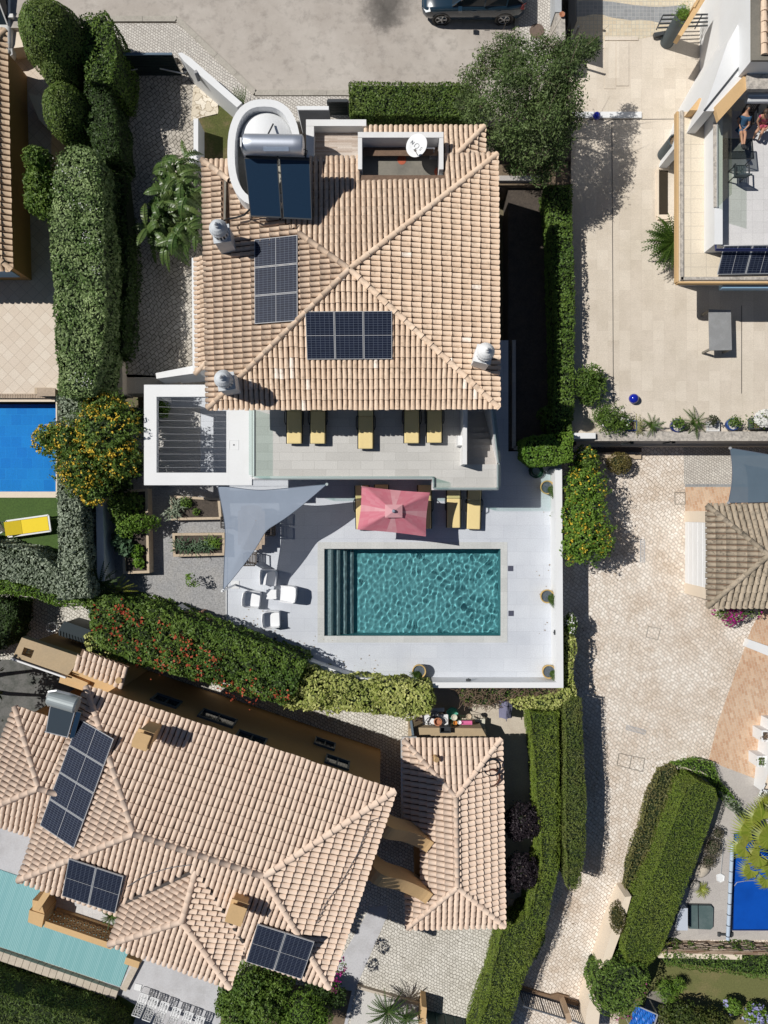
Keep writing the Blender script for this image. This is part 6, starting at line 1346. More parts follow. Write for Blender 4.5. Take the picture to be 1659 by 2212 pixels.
# yellow flowering shrubs
shrub('flowering_shrub', 'big shrub covered in yellow flowers hanging over the blue pool', 'shrub', [(P(235, 930, 2.9), (1.25, 1.3, .9)), (P(150, 955, 2.7), (.9, .8, .7)), (P(110, 950, 2.5), (.7, .6, .6)), (P(180, 1010, 2.7), (1.0, 1.0, .8)), (P(205, 1050, 2.5), (.75, .75, .6)), (P(262, 990, 2.7), (.75, .9, .7)), (P(225, 880, 2.9), (.8, .55, .7))], gMid, 230, .13, [(flYel, 1150, .085, 3)], trunk=(P(200, 985, 0), [P(235, 930, 2.6), P(140, 955, 2.4), P(190, 1030, 2.3)], .09), rough=.38)
shrub('flowering_shrub', 'yellow flowering shrub overhanging the lane from the pool wall', 'shrub', [(P(1262, 1060, .6), (.9, 1.0, .8)), (P(1255, 1110, .7), (.95, 1.0, .8)), (P(1262, 1160, .8), (1.05, 1.0, .8)), (P(1240, 1185, .7), (.6, .6, .6)), (P(1290, 1175, .6), (.6, .7, .6))], gLime, 250, .12, [(flYel, 300, .08, 5)], trunk=(P(1262, 1110, LZ), [P(1262, 1060, .5), P(1262, 1160, .6), P(1255, 1110, .6)], .07), rough=.42, solid=.7)
shrub('flowering_shrub', 'sparse dark shrub with few yellow flowers below the round lime bush', 'shrub', [(P(1262, 1000, .2), (.65, .7, .7)), (P(1250, 1030, .2), (.5, .4, .6))], gMid, 220, .12, [(flYel, 60, .08, 6)])
shrub('round_shrub', 'small clipped brownish ball shrub in the lane corner', 'shrub', [(P(1337, 1001, -.7), (.58, .52, .5))], foliage('brown_green_leaf', (.10, .08, .025), (.19, .16, .05)), 420, .08, rough=.05)
# street hedge and olive
hb_('hedge', 'wide clipped green hedge along the street in front of the tiled porch roof', 'hedge', PP([(755, 174), (1005, 174), (1035, 200), (1035, 248), (755, 246)], 2.2), .7, 2.2, gTop, rough=.06, dens=420, seed=13, roundness=.1)
oc = [(1060, 135, 4.2, .85), (1105, 108, 4.5, .9), (1118, 150, 4.9, 1.0), (1172, 108, 4.4, .75), (1222, 120, 4.6, .85), (1258, 108, 4.2, .7), (1282, 98, 3.7, .42), (1022, 172, 3.9, .7), (1100, 200, 5.2, 1.1), (1165, 175, 5.2, 1.0), (1225, 160, 4.8, .85), (1040, 232, 4.0, .85), (1108, 262, 5.0, 1.0), (1180, 250, 5.0, 1.0), (1228, 215, 4.6, .8), (1006, 222, 3.4, .55), (1086, 308, 4.0, .8), (1150, 318, 4.4, .9), (1205, 300, 4.2, .8), (1236, 255, 4.0, .6), (1120, 360, 3.4, .6), (1168, 378, 3.3, .55), (1196, 352, 3.6, .6), (1010, 250, 3.2, .4)]
tr_ = thing('olive_tree', 'large loose grey green tree overhanging the street corner and the travertine patio', 'tree', P(1140, 250, .6)); m = MB()
for i, (u, v, z, r) in enumerate(oc):
    c = np.array(P(u, v, z)); r *= .86; n = int(3300 * r ** 1.9); tc = random.uniform(-.25, .25); d = rng.normal(size=(n, 3)); d /= np.linalg.norm(d, axis=1)[:, None]; k = r * rng.uniform(.15, 1, n) ** .5 * (1 + .34 * wob(d * 2, 3.4, i)); m.leaves(c + d * k[:, None] * [1, 1, .7], d * .3 + UPV * .6, .125, 0, 1.0, .34, tc + .25 * (k / r - .7), tc + .75 + .35 * (k / r - .7))
m.build('crown', gOli, tr_); m = MB(); b0 = P(1140, 250, .6); f0 = P(1140, 235, 2.2); m.tube([b0, b0.lerp(f0, .5) + Vector((.1, .05, 0)), f0], [.2, .17, .14], 9)
for i, (u, v, z, r) in enumerate(oc):
    if i % 2 == 0: q = P(u, v, z + .1); mid = f0.lerp(q, .5) + Vector((random.uniform(-.2, .2), random.uniform(-.2, .2), .2)); m.tube([f0, mid, q], [.09, .05, .012], 6)
    c = Vector(P(u, v, z))
    for _ in range(5): e = Vector(rng.normal(size=3)) * r * .7; m.tube([c - e * .1, c + e], [.016, .004], 4)
m.build('trunk', bark, tr_)
# east side of the villa
hb_('hedge', 'long narrow hedge between the villa and the travertine patio', 'hedge', PP([(1180, 395), (1238, 395), (1241, 620), (1242, 905), (1198, 905), (1202, 700), (1192, 500)], 1.7), -.1, 1.7, gMid, rough=.12, size=.12, seed=14)
hb_('hedge', 'low leafy hedge end beside the patio corner', 'hedge', PP([(1178, 880), (1238, 885), (1240, 945), (1185, 945)], 1.2), -.1, 1.2, gMid, rough=.16, size=.12, seed=15)
hb_('clipped_bush', 'bright green bushy clipped block over the pool corner and the coiled hose', 'shrub', PP([(1135, 948), (1150, 940), (1236, 934), (1239, 995), (1200, 1004), (1158, 1006), (1134, 985)], 1.7), -.1, 1.7, gLime, rough=.09, size=.13, seed=16, dens=400)
shrub('leafy_shrub', 'loose oleander like shrub growing out over the travertine by the long hedge', 'shrub', [(P(1262, 832, 1.2), (.55, .6, .6)), (P(1280, 845, 1.1), (.5, .5, .5)), (P(1275, 810, 1.0), (.45, .4, .5)), (P(1295, 822, .9), (.3, .25, .3)), (P(1268, 862, .8), (.3, .3, .3))], gMid, 190, .2, asp=.22, rough=.42, solid=.55, jit=1.0)
shrub('potted_shrub', 'big potted green shrub with white flowers, first of the pots along the wall', 'potted plant', [(P(1318, 905, 1.1), (.62, .6, .55)), (P(1300, 898, .9), (.4, .4, .4)), (P(1340, 915, .9), (.45, .4, .4))], gMid, 260, .15, [(flWhi, 14, .09, 2)], asp=.22, rough=.42, solid=.55, jit=1.0)
# low growth along the foot of the pool wall
hb_('variegated_hedge', 'yellow variegated climber down the outside of the east parapet', 'hedge', PP([(1216, 1370), (1230, 1366), (1242, 1382), (1240, 1470), (1245, 1500), (1232, 1522), (1180, 1534), (1120, 1527), (1105, 1518), (1180, 1510), (1216, 1495)], .6), LZ, .6, gYel, rough=.16, size=.13, seed=17, asp=.6)
shrub('white_flower_shrub', 'small dark shrub with white flowers at the foot of the east parapet', 'shrub', [(P(1231, 1348, .2), (.28, .5, .5))], gMid, 280, .11, [(flWhi, 26, .09, 2)])
m = MB(); poly = PP([(985, 1490), (1215, 1490), (1212, 1510), (1150, 1522), (1090, 1516), (1060, 1535), (1000, 1528)], .3)
p2, ar = sample_poly(poly, 10); n = int(ar * 230); p2, _ = sample_poly(poly, n)
for x, y in p2:
    a = random.uniform(0, 6.28); z = random.uniform(-.3, .35); l = random.uniform(.12, .32); q = Vector((x, y, z)); m.tube([q, q + Vector((math.cos(a) * l, math.sin(a) * l, random.uniform(-.15, .12)))], .011, 4, cap=False)
m.prism(offset(poly, .12), LZ, -.1, 1); q2, _ = sample_poly(poly, 260); m.leaves(np.c_[q2, rng.uniform(-.1, .35, 260)], np.tile(UPV, (260, 1)), .08, 2); m.build('dry_hedge', [twig, gCore, gLime], label='bare brown twiggy hedge under the south pool parapet', cat='hedge', loc=P(1100, 1505, LZ))
# the flowering hedge between pool and ochre house
hb_('trumpet_vine_hedge', 'broad dark green hedge with orange trumpet flowers below the gravel garden', 'hedge', PP([(184, 1300), (225, 1288), (330, 1308), (440, 1345), (520, 1372), (600, 1405), (660, 1432), (640, 1490), (610, 1525), (560, 1505), (490, 1487), (400, 1462), (300, 1440), (240, 1420), (205, 1400), (190, 1350)], 2.0), LZ, 2.0, gMid, rough=.22, size=.15, seed=18, dens=260, extra=[(flRed, 260, .11, .75)], freq=2.6)
fm = MB(); ce = [(216, 1315), (262, 1318), (275, 1330), (258, 1316), (300, 1342), (245, 1342), (230, 1375), (262, 1385), (300, 1390), (352, 1350), (330, 1395), (362, 1410), (395, 1412), (420, 1440), (455, 1432), (475, 1460), (300, 1430), (340, 1435), (375, 1440), (350, 1452), (430, 1462), (470, 1480), (500, 1470), (520, 1492), (540, 1470), (250, 1362), (385, 1375), (440, 1405), (480, 1420), (215, 1352), (590, 1500), (545, 1510), (500, 1500), (395, 1428), (615, 1510), (410, 1390)]
for (u, v) in ce:
    c = np.array(P(u, v, 2.12)); n = random.randint(7, 15); fm.leaves(c + rng.normal(size=(n, 3)) * [.14, .14, .05], np.tile(UPV, (n, 1)), .13, 0, .9, .7)
fm.build('flowers', flRed, bpy.data.objects['trumpet_vine_hedge'], kind='stuff')
hb_('variegated_hedge', 'pale yellow variegated hedge under the curved pool wall', 'hedge', PP([(612, 1440), (650, 1436), (720, 1462), (800, 1475), (930, 1480), (938, 1500), (930, 1545), (880, 1552), (800, 1540), (720, 1538), (660, 1535), (610, 1530), (620, 1490)], 1.5), LZ, 1.5, gYel, rough=.2, size=.17, seed=19, asp=.6, dens=240, freq=3)
hb_('variegated_hedge', 'few yellow variegated sprays hanging over the dark garden shed', 'hedge', PP([(178, 1375), (205, 1370), (225, 1410), (230, 1440), (205, 1440), (188, 1400)], 1.2), LZ + 1, 1.2, gYel, rough=.3, size=.14, seed=20, asp=.6, dens=90, core=False)
# two clipped conifer hedges and the broad one
hb_('conifer_hedge', 'long bright green conifer hedge right of the garage, running to the lower edge', 'hedge', PP([(1146, 1540), (1211, 1540), (1212, 1640), (1209, 1880), (1193, 1960), (1170, 2040), (1126, 2140), (1080, 2300), (1004, 2300), (1052, 2160), (1088, 2015), (1142, 1985), (1170, 1860), (1162, 1740), (1156, 1640)], .7), LZ, .7, gCyp, rough=.10, size=.10, asp=.25, seed=21, dens=620, roundness=.2)
hb_('conifer_hedge', 'flat topped clipped hedge standing free in the shadow striped lane', 'hedge', PP([(1223, 1520), (1240, 1510), (1258, 1512), (1260, 1600), (1268, 1720), (1266, 1830), (1256, 1915), (1245, 1928), (1228, 1922), (1223, 1800), (1224, 1650)], 1.0), LZ, 1.0, foliage('clipped_olive_green', (.075, .115, .018), (.15, .19, .042), (.19, .16, .07)), rough=.05, size=.09, asp=.4, seed=22, dens=560)
hb_('hedge', 'small green hedge tail along the lane below the long conifer hedge', 'hedge', PP([(1163, 2010), (1180, 1992), (1178, 2040), (1160, 2075), (1140, 2082), (1150, 2040)], -.3), LZ, -.3, gLime, rough=.08, size=.1, seed=23)
hb_('conifer_hedge', 'broad smooth clipped conifer hedge beside the small covered pool', 'hedge', PP([(1482, 1700), (1512, 1690), (1546, 1704), (1553, 1728), (1530, 1800), (1490, 1905), (1445, 2025), (1428, 2066), (1392, 2096), (1354, 2080), (1350, 2048), (1378, 1960), (1425, 1865), (1455, 1780)], .6), LZ, .6, gCyp, rough=.05, size=.085, asp=.25, seed=24, dens=900, roundness=.12, freq=1.2)
hb_('low_hedge', 'low brown and green ground hedge along the lane side of the broad conifer hedge', 'hedge', PP([(1430, 1668), (1460, 1655), (1476, 1690), (1450, 1770), (1420, 1860), (1392, 1935), (1352, 1925), (1358, 1870), (1385, 1800), (1405, 1720)], -.6), LZ, -.6, foliage('dry_green_leaf', (.11, .11, .035), (.21, .21, .07), (.22, .16, .09)), rough=.1, size=.09, seed=25)
hb_('low_hedge', 'lime green low hedge rounding the top of the broad conifer hedge', 'hedge', PP([(1456, 1655), (1510, 1644), (1545, 1652), (1558, 1685), (1600, 1740), (1565, 1730), (1535, 1685), (1500, 1664)], -.7), LZ, -.7, gLime, rough=.12, size=.09, seed=26)
shrub('low_hedge', 'dull brown rounded shrub against the cream wall by the broad hedge', 'shrub', [(P(1333, 1982, -.25), (.36, .72, .5))], foliage('dull_leaf', (.07, .065, .02), (.13, .12, .04)), 380, .08, rough=.05)
hb_('grey_shrub_row', 'row of bluish grey lavender like shrubs beside the covered pool', 'shrub', PP([(1556, 1712), (1580, 1722), (1625, 1765), (1632, 1785), (1612, 1782), (1580, 1748)], -.6), LZ, -.6, gSil, rough=.15, size=.10, seed=27, asp=.25)
hb_('bougainvillea', 'green bougainvillea mound with magenta flowers on the cream lane wall', 'shrub', PP([(1335, 2098), (1380, 2092), (1405, 2110), (1390, 2160), (1365, 2200), (1330, 2205), (1290, 2180), (1298, 2130)], .9), LZ, .9, gMid, rough=.2, size=.11, seed=28, extra=[(flMag, 420, .08, .5)])
shrub('bougainvillea', 'magenta bougainvillea tumbling from under the weathered roof corner', 'shrub', [(P(1560, 1322, -.3), (.42, .32, .35)), (P(1590, 1325, -.3), (.4, .35, .35)), (P(1622, 1322, -.3), (.45, .25, .3)), (P(1575, 1340, -.6), (.3, .25, .3))], gMid, 120, .1, [(flMag, 330, .09, 2)], solid=.3)
hb_('ground_ivy', 'strip of leafy ground ivy under the reed covered wall', 'hedge', PP([(1430, 2052), (1900, 2062), (1900, 2120), (1640, 2118), (1520, 2100), (1440, 2090)], -.5), LZ, -.5, gMid, rough=.14, size=.10, seed=29)
shrub('agapanthus_clump', 'bright strappy green clump beside the lower garden path', 'plant', [(P(1440, 2140, -.8), (.5, .45, .4)), (P(1465, 2125, -.8), (.3, .3, .3))], gLime, 260, .2, asp=.12, rough=.3)
shrub('leafy_shrub', 'dark and russet shrub mass at the lower right of the garden', 'shrub', [(P(1480, 2190, -.3), (.9, .5, .7)), (P(1540, 2205, -.3), (.8, .5, .7)), (P(1440, 2195, -.5), (.4, .5, .5))], foliage('russet_leaf', (.04, .07, .012), (.09, .12, .025), (.22, .11, .05)), 260, .11)
for (u, v, r, lb) in ((1582, 2172, .38, 'smaller lilac hydrangea, left of the two at the lower right'), (1632, 2190, .55, 'larger lilac hydrangea at the lower right edge')):
    shrub('hydrangea', lb, 'shrub', [(P(u, v, -.7), (r, r * .8, .45))], gLime, 280, .12, [(flBlu, 60, .13, 2)], group='lilac hydrangeas')
shrub('rock_garden_shrub', 'dry brown heather like shrub in the rockery by the covered pool', 'shrub', [(P(1540, 1830, -.9), (.4, .5, .35)), (P(1530, 1860, -.9), (.35, .35, .3)), (P(1550, 1800, -.9), (.25, .3, .3))], foliage('heather_leaf', (.10, .085, .06), (.19, .17, .12)), 330, .07)
for (u, v, r, lb) in ((1524, 1812, .3, 'rounded grey boulder at the top of the rockery'), (1520, 1830, .34, 'warm tan boulder in the rockery'), (1512, 1880, .42, 'long pale boulder in the middle of the rockery'), (1500, 1912, .3, 'small boulder beside the rockery tuft')):
    m = MB(); n0 = 14; c = P(u, v, LZ + .1); m.ball(c, (r, r * .8, .22), n=n0, k=8); vv = m.V[0]; vv += (wob(vv, 4, int(u))[:, None] * .06); m.build('boulder', stonecap if r == .3 else concpath, label=lb, cat='rock', group='rockery boulders', loc=P(u, v, LZ), smooth=True)
m = MB(); 
for i in range(26): frond(m, P(1515, 1920, LZ + .1), 2.4 * i, random.uniform(.25, .5), .35, .25, .01, 6, .03)
m.build('grass_tuft', gFan, label='spiky yellow green tuft at the foot of the rockery', cat='plant', loc=P(1515, 1920, LZ))
# banana like giant strelitzia by the driveway
def blade(mb, base, az, L_, wd, rise, droop, m=0, tear=True):
    d = Vector((math.cos(az), math.sin(az), 0)); s = Vector((-d.y, d.x, 0)); N = 9; base = Vector(base); vs = []; fs = []; tt = []; tb = random.uniform(.1, .9)
    for i in range(N):
        t0, t1 = i / N, (i + 1) / N
        for sg in (-1, 1):
            def pt(t, x):
                w2 = wd * math.sin(math.pi * min(1, .08 + .92 * t)) ** .7; return base + d * L_ * t + Vector((0, 0, rise * t - droop * t * t - abs(x) * w2 * .25)) + s * x * w2
            gap = random.uniform(0, .035) if tear else 0; o = len(vs); vs += [pt(t0, 0), pt(t1, 0), pt(min(1, t1 + .05 - gap), sg), pt(min(1, t0 + .05 + gap), sg)]; fs.append((o, o + 1, o + 2, o + 3)); tt.append(min(1, max(0, tb + random.uniform(-.12, .12))))
        o = len(vs); a, b = base + d * L_ * t0 + Vector((0, 0, rise * t0 - droop * t0 * t0 + .015)), base + d * L_ * t1 + Vector((0, 0, rise * t1 - droop * t1 * t1 + .015)); vs += [a + s * .02, a - s * .02, b - s * .02, b + s * .02]; fs.append((o, o + 1, o + 2, o + 3)); tt.append(1.6)
    n0 = mb.n; mb.V.append(np.array([tuple(v) for v in vs])); mb.n += len(vs); mb.F.append((np.array(fs) + n0, m, np.clip(np.array(tt), 0, 1)))
bt_ = thing('banana_plant', 'clump of big torn banana like leaves between the driveway and the villa roof', 'plant', P(385, 450, .8)); m = MB(); sk_ = MB(); shrub_mesh(m, [(P(375, 400, 1.7), (.7, .8, .7)), (P(385, 480, 1.7), (.8, .9, .7)), (P(350, 460, 1.5), (.6, .7, .6))], 120, .22, core=1, asp=.35, solid=.8)
for (u, v, z, n) in ((362, 352, 2.8, 7), (392, 392, 3.2, 8), (350, 415, 2.8, 7), (395, 440, 3.2, 8), (338, 478, 2.6, 8), (380, 500, 3.0, 8), (410, 490, 3.1, 6), (360, 530, 2.4, 5), (412, 410, 3.2, 5), (390, 345, 2.8, 4), (320, 500, 2.2, 4)):
    c = P(u, v, z); base = P(385 + (u - 385) * .5, 450 + (v - 450) * .5, .8); sk_.tube([base, c], [.07, .03], 6)
    for i in range(n + 5): blade(m, c + Vector((random.uniform(-.2, .2), random.uniform(-.2, .2), random.uniform(-.6, .25))), 2.4 * i + random.uniform(-.4, .4), random.uniform(.6, 1.1), random.uniform(.11, .19), random.uniform(.0, .75), random.uniform(.4, 1.3))
m.build('leaf_blades', [gBan, gCore], bt_); sk_.build('stalks', M('banana_stalk', (.12, .14, .05), .7, fine=.1), bt_)
m = MB()
for i in range(14): frond(m, P(525, 232, 1.4), 1.2 + i * .12, random.uniform(.5, .8), .4, .1, .01, 7, .02)
m.build('spiky_plant', gPal, label='spiky dry yucca poking out beside the round tower', cat='plant', loc=P(525, 232, .9))
# cycads and palms
def palm(name, label, u, v, z, n, L_, z0, leaf, mat, tilt=(.15, .8), cat='palm', group=None):
    t = thing(name, label, cat, P(u, v, z0), group); m = MB(); c = P(u, v, z)
    for i in range(n): frond(m, c, 2.4 * i + random.uniform(-.2, .2), L_ * random.uniform(.75, 1.1), L_ * random.uniform(*tilt), L_ * random.uniform(.2, .6), .014, 12, leaf)
    m.build('fronds', mat, t); tk = MB(); tk.tube([P(u, v, z0), c], [.16, .14], 10); tk.build('trunk', bark, t)
palm('cycad', 'dark green sago palm against the annex wall of the modern house', 1454, 524, 1.6, 100, 1.2, .4, .17, gPal)
palm('cycad', 'yellow striped spiky palm at the shaded end of the gravel garden', 250, 1275, .9, 18, .85, 0, .04, gFan, (.0, .4))
palm('cycad', 'dark sago palm in the shade next to the striped spiky palm', 215, 1262, 1.2, 26, 1.0, 0, .07, gDark, (.0, .5))
palm('potted_cycad', 'small sago palm in a pot, second green rosette along the wall', 1408, 918, .85, 12, .55, .4, .09, gPal, (.1, .8)); palm('potted_cycad', 'larger sago palm between the dark blue pot and the white tray', 1500, 912, .9, 14, .72, .4, .10, gPal, (.1, .8))
palm('cycad', 'little sago palm on the balcony of the ochre house', 240, 1980, .9, 26, .5, .3, .05, gPal)
palm('cordyline', 'dark strappy cordyline in the white pebble bed at the lower edge', 838, 2185, -.1, 60, .95, LZ, .05, gDark, (.1, .9)); palm('cordyline', 'second dark cordyline nearer the ochre pillar in the pebble bed', 878, 2200, -.2, 34, .7, LZ, .05, gDark, (.1, .9))
def fan_leaf(mb, c, az, r, z, m=0):
    c = Vector(c); n = 22; d0 = Vector((math.cos(az), math.sin(az), 0)); vs, fs, tt = [], [], []
    for i in range(n):
        a = az + (i / (n - 1) - .5) * 4.0; d = Vector((math.cos(a), math.sin(a), 0)); l = r * (1 - .25 * abs(i / (n - 1) - .5)) * random.uniform(.9, 1.08); s = Vector((-d.y, d.x, 0)) * .05 * r * 1.2
        p1 = c + d * l * .55 + Vector((0, 0, .05)); p2 = c + d * l + Vector((0, 0, -.25 * r - random.uniform(0, .1))); o = len(vs); vs += [c, p1 - s, p2, p1 + s]; fs.append((o, o + 1, o + 2, o + 3)); tt.append(random.random() * .8)
    n0 = mb.n; mb.V.append(np.array([tuple(v) for v in vs])); mb.n += len(vs); mb.F.append((np.array(fs) + n0, m, np.array(tt)))
t = thing('fan_palm', 'yellow green fan palm leaning over the blue covered pool from the right edge', 'palm', P(1715, 1850, LZ)); m = MB(); s_ = MB(); hub = P(1712, 1838, 1.9)
for (u, v, z, r) in ((1622, 1795, 1.4, .85), (1645, 1770, 1.6, .8), (1610, 1832, 1.3, .75), (1640, 1850, 1.2, .8), (1660, 1810, 1.9, .8), (1622, 1880, .7, .6), (1668, 1870, 1.1, .8), (1655, 1900, .6, .6), (1690, 1760, 1.6, .8), (1655, 1738, 1.2, .55)):
    c = P(u, v, z); d = c - hub; fan_leaf(m, c, math.atan2(d.y, d.x), r, z); s_.tube([hub, hub.lerp(c, .6) + Vector((0, 0, .25)), c], [.03, .022, .012], 5)
m.build('fan_leaf', gFan, t); s_.build('leaf_stalk', gFan, t); tk = MB(); tk.tube([P(1715, 1850, LZ), hub], [.2, .16], 12); tk.build('trunk', bark, t)
m = MB()
for a in (.2, 1.4, 2.6, 3.9, 5.2): frond(m, P(1392 + 30, 2040, -.2), a, .6, .35, .3, .012, 8, .08)
m.build('small_palm', gFan, label='slim young palm at the left end of the reed covered wall', cat='palm', loc=P(1422, 2040, LZ))
# purple shrubs by the garage
for (u, v, lb) in ((1130, 1770, 'upper dark purple leafed shrub beside the garage roof'), (1125, 1880, 'lower dark purple leafed shrub beside the garage roof')):
    shrub('purple_shrub', lb, 'shrub', [(P(u, v, .2), (.8, .75, .7)), (P(u - 15, v + 20, 0), (.5, .5, .5)), (P(u + 22, v + 6, .1), (.55, .6, .5))], gPurp, 300, .11, trunk=(P(u, v, LZ), [P(u + 12, v + 12, .9), P(u + 20, v + 25, .8), P(u - 5, v + 20, .85), P(u + 5, v - 8, .8)], .05), solid=.3, group='dark purple shrubs')
# shrubs at the lower edge
shrub('leafy_shrub', 'dense green shrub under the roof corner of the ochre house', 'shrub', [(P(545, 2120, .4), (1.0, .9, .9)), (P(575, 2165, .3), (1.0, .9, .9)), (P(500, 2130, .1), (.6, .6, .6)), (P(525, 2185, .1), (.9, .8, .8)), (P(600, 2120, .2), (.7, .6, .7)), (P(485, 2170, -.2), (.4, .5, .5))], gMid, 230, .14, rough=.25)
shrub('leafy_shrub', 'lighter feathery yellow green shrub at the lower edge', 'shrub', [(P(655, 2185, .3), (1.0, .9, .8)), (P(620, 2205, .2), (.7, .6, .7)), (P(690, 2200, .1), (.6, .6, .6))], gLime, 300, .12, asp=.25, rough=.2)
shrub('leafy_shrub', 'dark shrub in the shade between roof corner and yard at the lower edge', 'shrub', [(P(690, 2140, -.3), (.7, .5, .6)), (P(725, 2150, -.5), (.5, .5, .5))], gDark, 220, .12)
shrub('bougainvillea', 'thin bougainvillea spray with magenta flowers under the ochre eave', 'shrub', [(P(735, 2085, 1.0), (.25, .35, .3)), (P(720, 2125, .8), (.25, .3, .3))], gMid, 120, .1, [(flMag, 50, .1, 2)], solid=0)
# raised beds with vegetables
def bed(label, q, z, h, holes_w=.11):
    t = thing('raised_bed', label, 'planter', (q[0].x, q[0].y, z)); b = MB(); n = len(q)
    b.prism(q, z, z + h, holes=[offset(q, holes_w)]); b.build('plank_frame', palewood, t); b = MB(); b.prism(offset(q, holes_w + .002), z, z + h - .1); b.build('soil', darksoil, t); return t
zb_ = .5
bed('upper small raised bed with leeks and bare soil beside the shade sail', PP([(366, 1070), (474, 1076), (478, 1122), (368, 1124)], zb_), .01, .42)
bed('lower small raised bed full of onion stalks beside the shade sail', PP([(371, 1152), (484, 1151), (485, 1200), (373, 1203)], zb_), .01, .42)
bed('long raised bed crowded with vegetables along the blue grey wall', PP([(262, 1060), (318, 1055), (322, 1238), (265, 1240)], .65), .01, .6)
def tuft(name, label, blobs, mat, n, L_, wd=.02, cat='plant'):
    m = MB()
    for (c, r) in blobs:
        for i in range(n):
            a = random.uniform(0, 6.28); q = Vector(c) + Vector((random.uniform(-r, r), random.uniform(-r, r) * .7, 0)); l = L_ * random.uniform(.6, 1.2); d = Vector((math.cos(a), math.sin(a), 0)); s = Vector((-d.y, d.x, 0)) * wd
            p1 = q + d * l * .45 + Vector((0, 0, l * .6)); p2 = q + d * l + Vector((0, 0, l * .45)); m.add([q - s, q + s, p1 + s, p1 - s, p2], [(0, 1, 2, 3), (3, 2, 4)], 0, random.random())
    return m.build(name, mat, label=label, cat=cat, loc=blobs[0][0])
tuft('leek_tuft', 'strappy leek leaves spilling over the corner of the upper small bed', [(P(375, 1108, .4), .25), (P(385, 1090, .4), .2)], gSil, 34, .45)
shrub('parsley_clump', 'bright feathery herb clump in the upper small bed', 'plant', [(P(402, 1086, .5), (.27, .25, .22)), (P(424, 1106, .45), (.17, .17, .15))], gLime, 420, .07)
tuft('onion_tuft', 'dense blue green onion stalks in the lower small bed', [(P(395, 1180, .4), .3), (P(420, 1182, .4), .3), (P(445, 1178, .4), .25)], foliage('onion_leaf', (.05, .10, .05), (.13, .20, .11)), 45, .36)
tuft('onion_tuft', 'grassy chive tuft at the right end of the lower small bed', [(P(462, 1172, .4), .25)], gLime, 90, .32, .012)
shrub('bean_plant', 'tall leafy bean plants at the top of the long bed', 'plant', [(P(258, 1090, .9), (.4, .45, .5)), (P(290, 1085, .7), (.4, .4, .4)), (P(262, 1115, .8), (.4, .4, .4))], gMid, 220, .15, rough=.3, solid=.4)
shrub('tomato_plant', 'sprawling green tomato plant reaching over the gravel', 'plant', [(P(300, 1130, .9), (.6, .4, .4)), (P(330, 1128, .7), (.35, .3, .3)), (P(275, 1140, .9), (.5, .4, .4))], gLime, 240, .12, rough=.3, solid=.4)
shrub('squash_plant', 'round leafed squash plant in the middle of the long bed', 'plant', [(P(258, 1165, .7), (.3, .45, .3)), (P(275, 1185, .7), (.35, .35, .3))], foliage('squash_leaf', (.05, .10, .05), (.11, .19, .10)), 60, .3, asp=.95, rough=.2, solid=.3)
shrub('lettuce_clump', 'bright lettuce clump at the lower end of the long bed', 'plant', [(P(293, 1190, .7), (.35, .3, .25)), (P(300, 1215, .65), (.25, .25, .2))], foliage('lettuce_leaf', (.08, .17, .015), (.16, .29, .03)), 220, .13, asp=.8, rough=.2)
shrub('citrus_sapling', 'small yellow green sapling standing alone in the gravel', 'tree', [(P(412, 1253, .8), (.22, .28, .22)), (P(424, 1262, .7), (.15, .15, .15)), (P(405, 1248, .6), (.14, .14, .15))], gYel if False else gLime, 130, .12, trunk=(P(416, 1256, .01), [P(412, 1253, .8)], .02), solid=0)
shrub('leafy_shrub', 'dark green shrub in the shade under the pergola beam', 'shrub', [(P(285, 1000, .5), (.6, .7, .6)), (P(260, 1050, .5), (.5, .5, .5)), (P(298, 905, .4), (.5, .5, .5))], gDark, 200, .13)
shrub('leafy_shrub', 'green plant seen through the wires of the pergola', 'shrub', [(P(352, 885, .5), (.3, .35, .4))], gLime, 200, .12)
hb_('conifer_hedge', 'clipped hedge put in for the dark lawn of the lower left corner below the shuttered pool', 'hedge', PP([(-200, 2092), (0, 2150), (120, 2186), (215, 2216), (250, 2250), (240, 2360), (-200, 2360)], .7), LZ, .7, gTop, rough=.12, size=.12, asp=.3, seed=41, dens=420)  # added hedge whose shaded north face replaces the dark lawn

shrub('leafy_tree', 'dark leafy tree standing at the left edge above the mossy paving toned dark for its shade', 'tree', [(P(-95, 1440, 2.6), (1.5, 1.3, 1.2)), (P(-90, 1510, 2.8), (1.5, 1.4, 1.2)), (P(-60, 1400, 2.2), (1.0, 1.0, 1.0)), (P(-75, 1560, 2.2), (1.1, 1.1, 1.0))], gDark, 120, .2, trunk=(P(-100, 1480, LZ), [P(-95, 1440, 2.2), P(-90, 1510, 2.4)], .14), solid=.5, rough=.3)
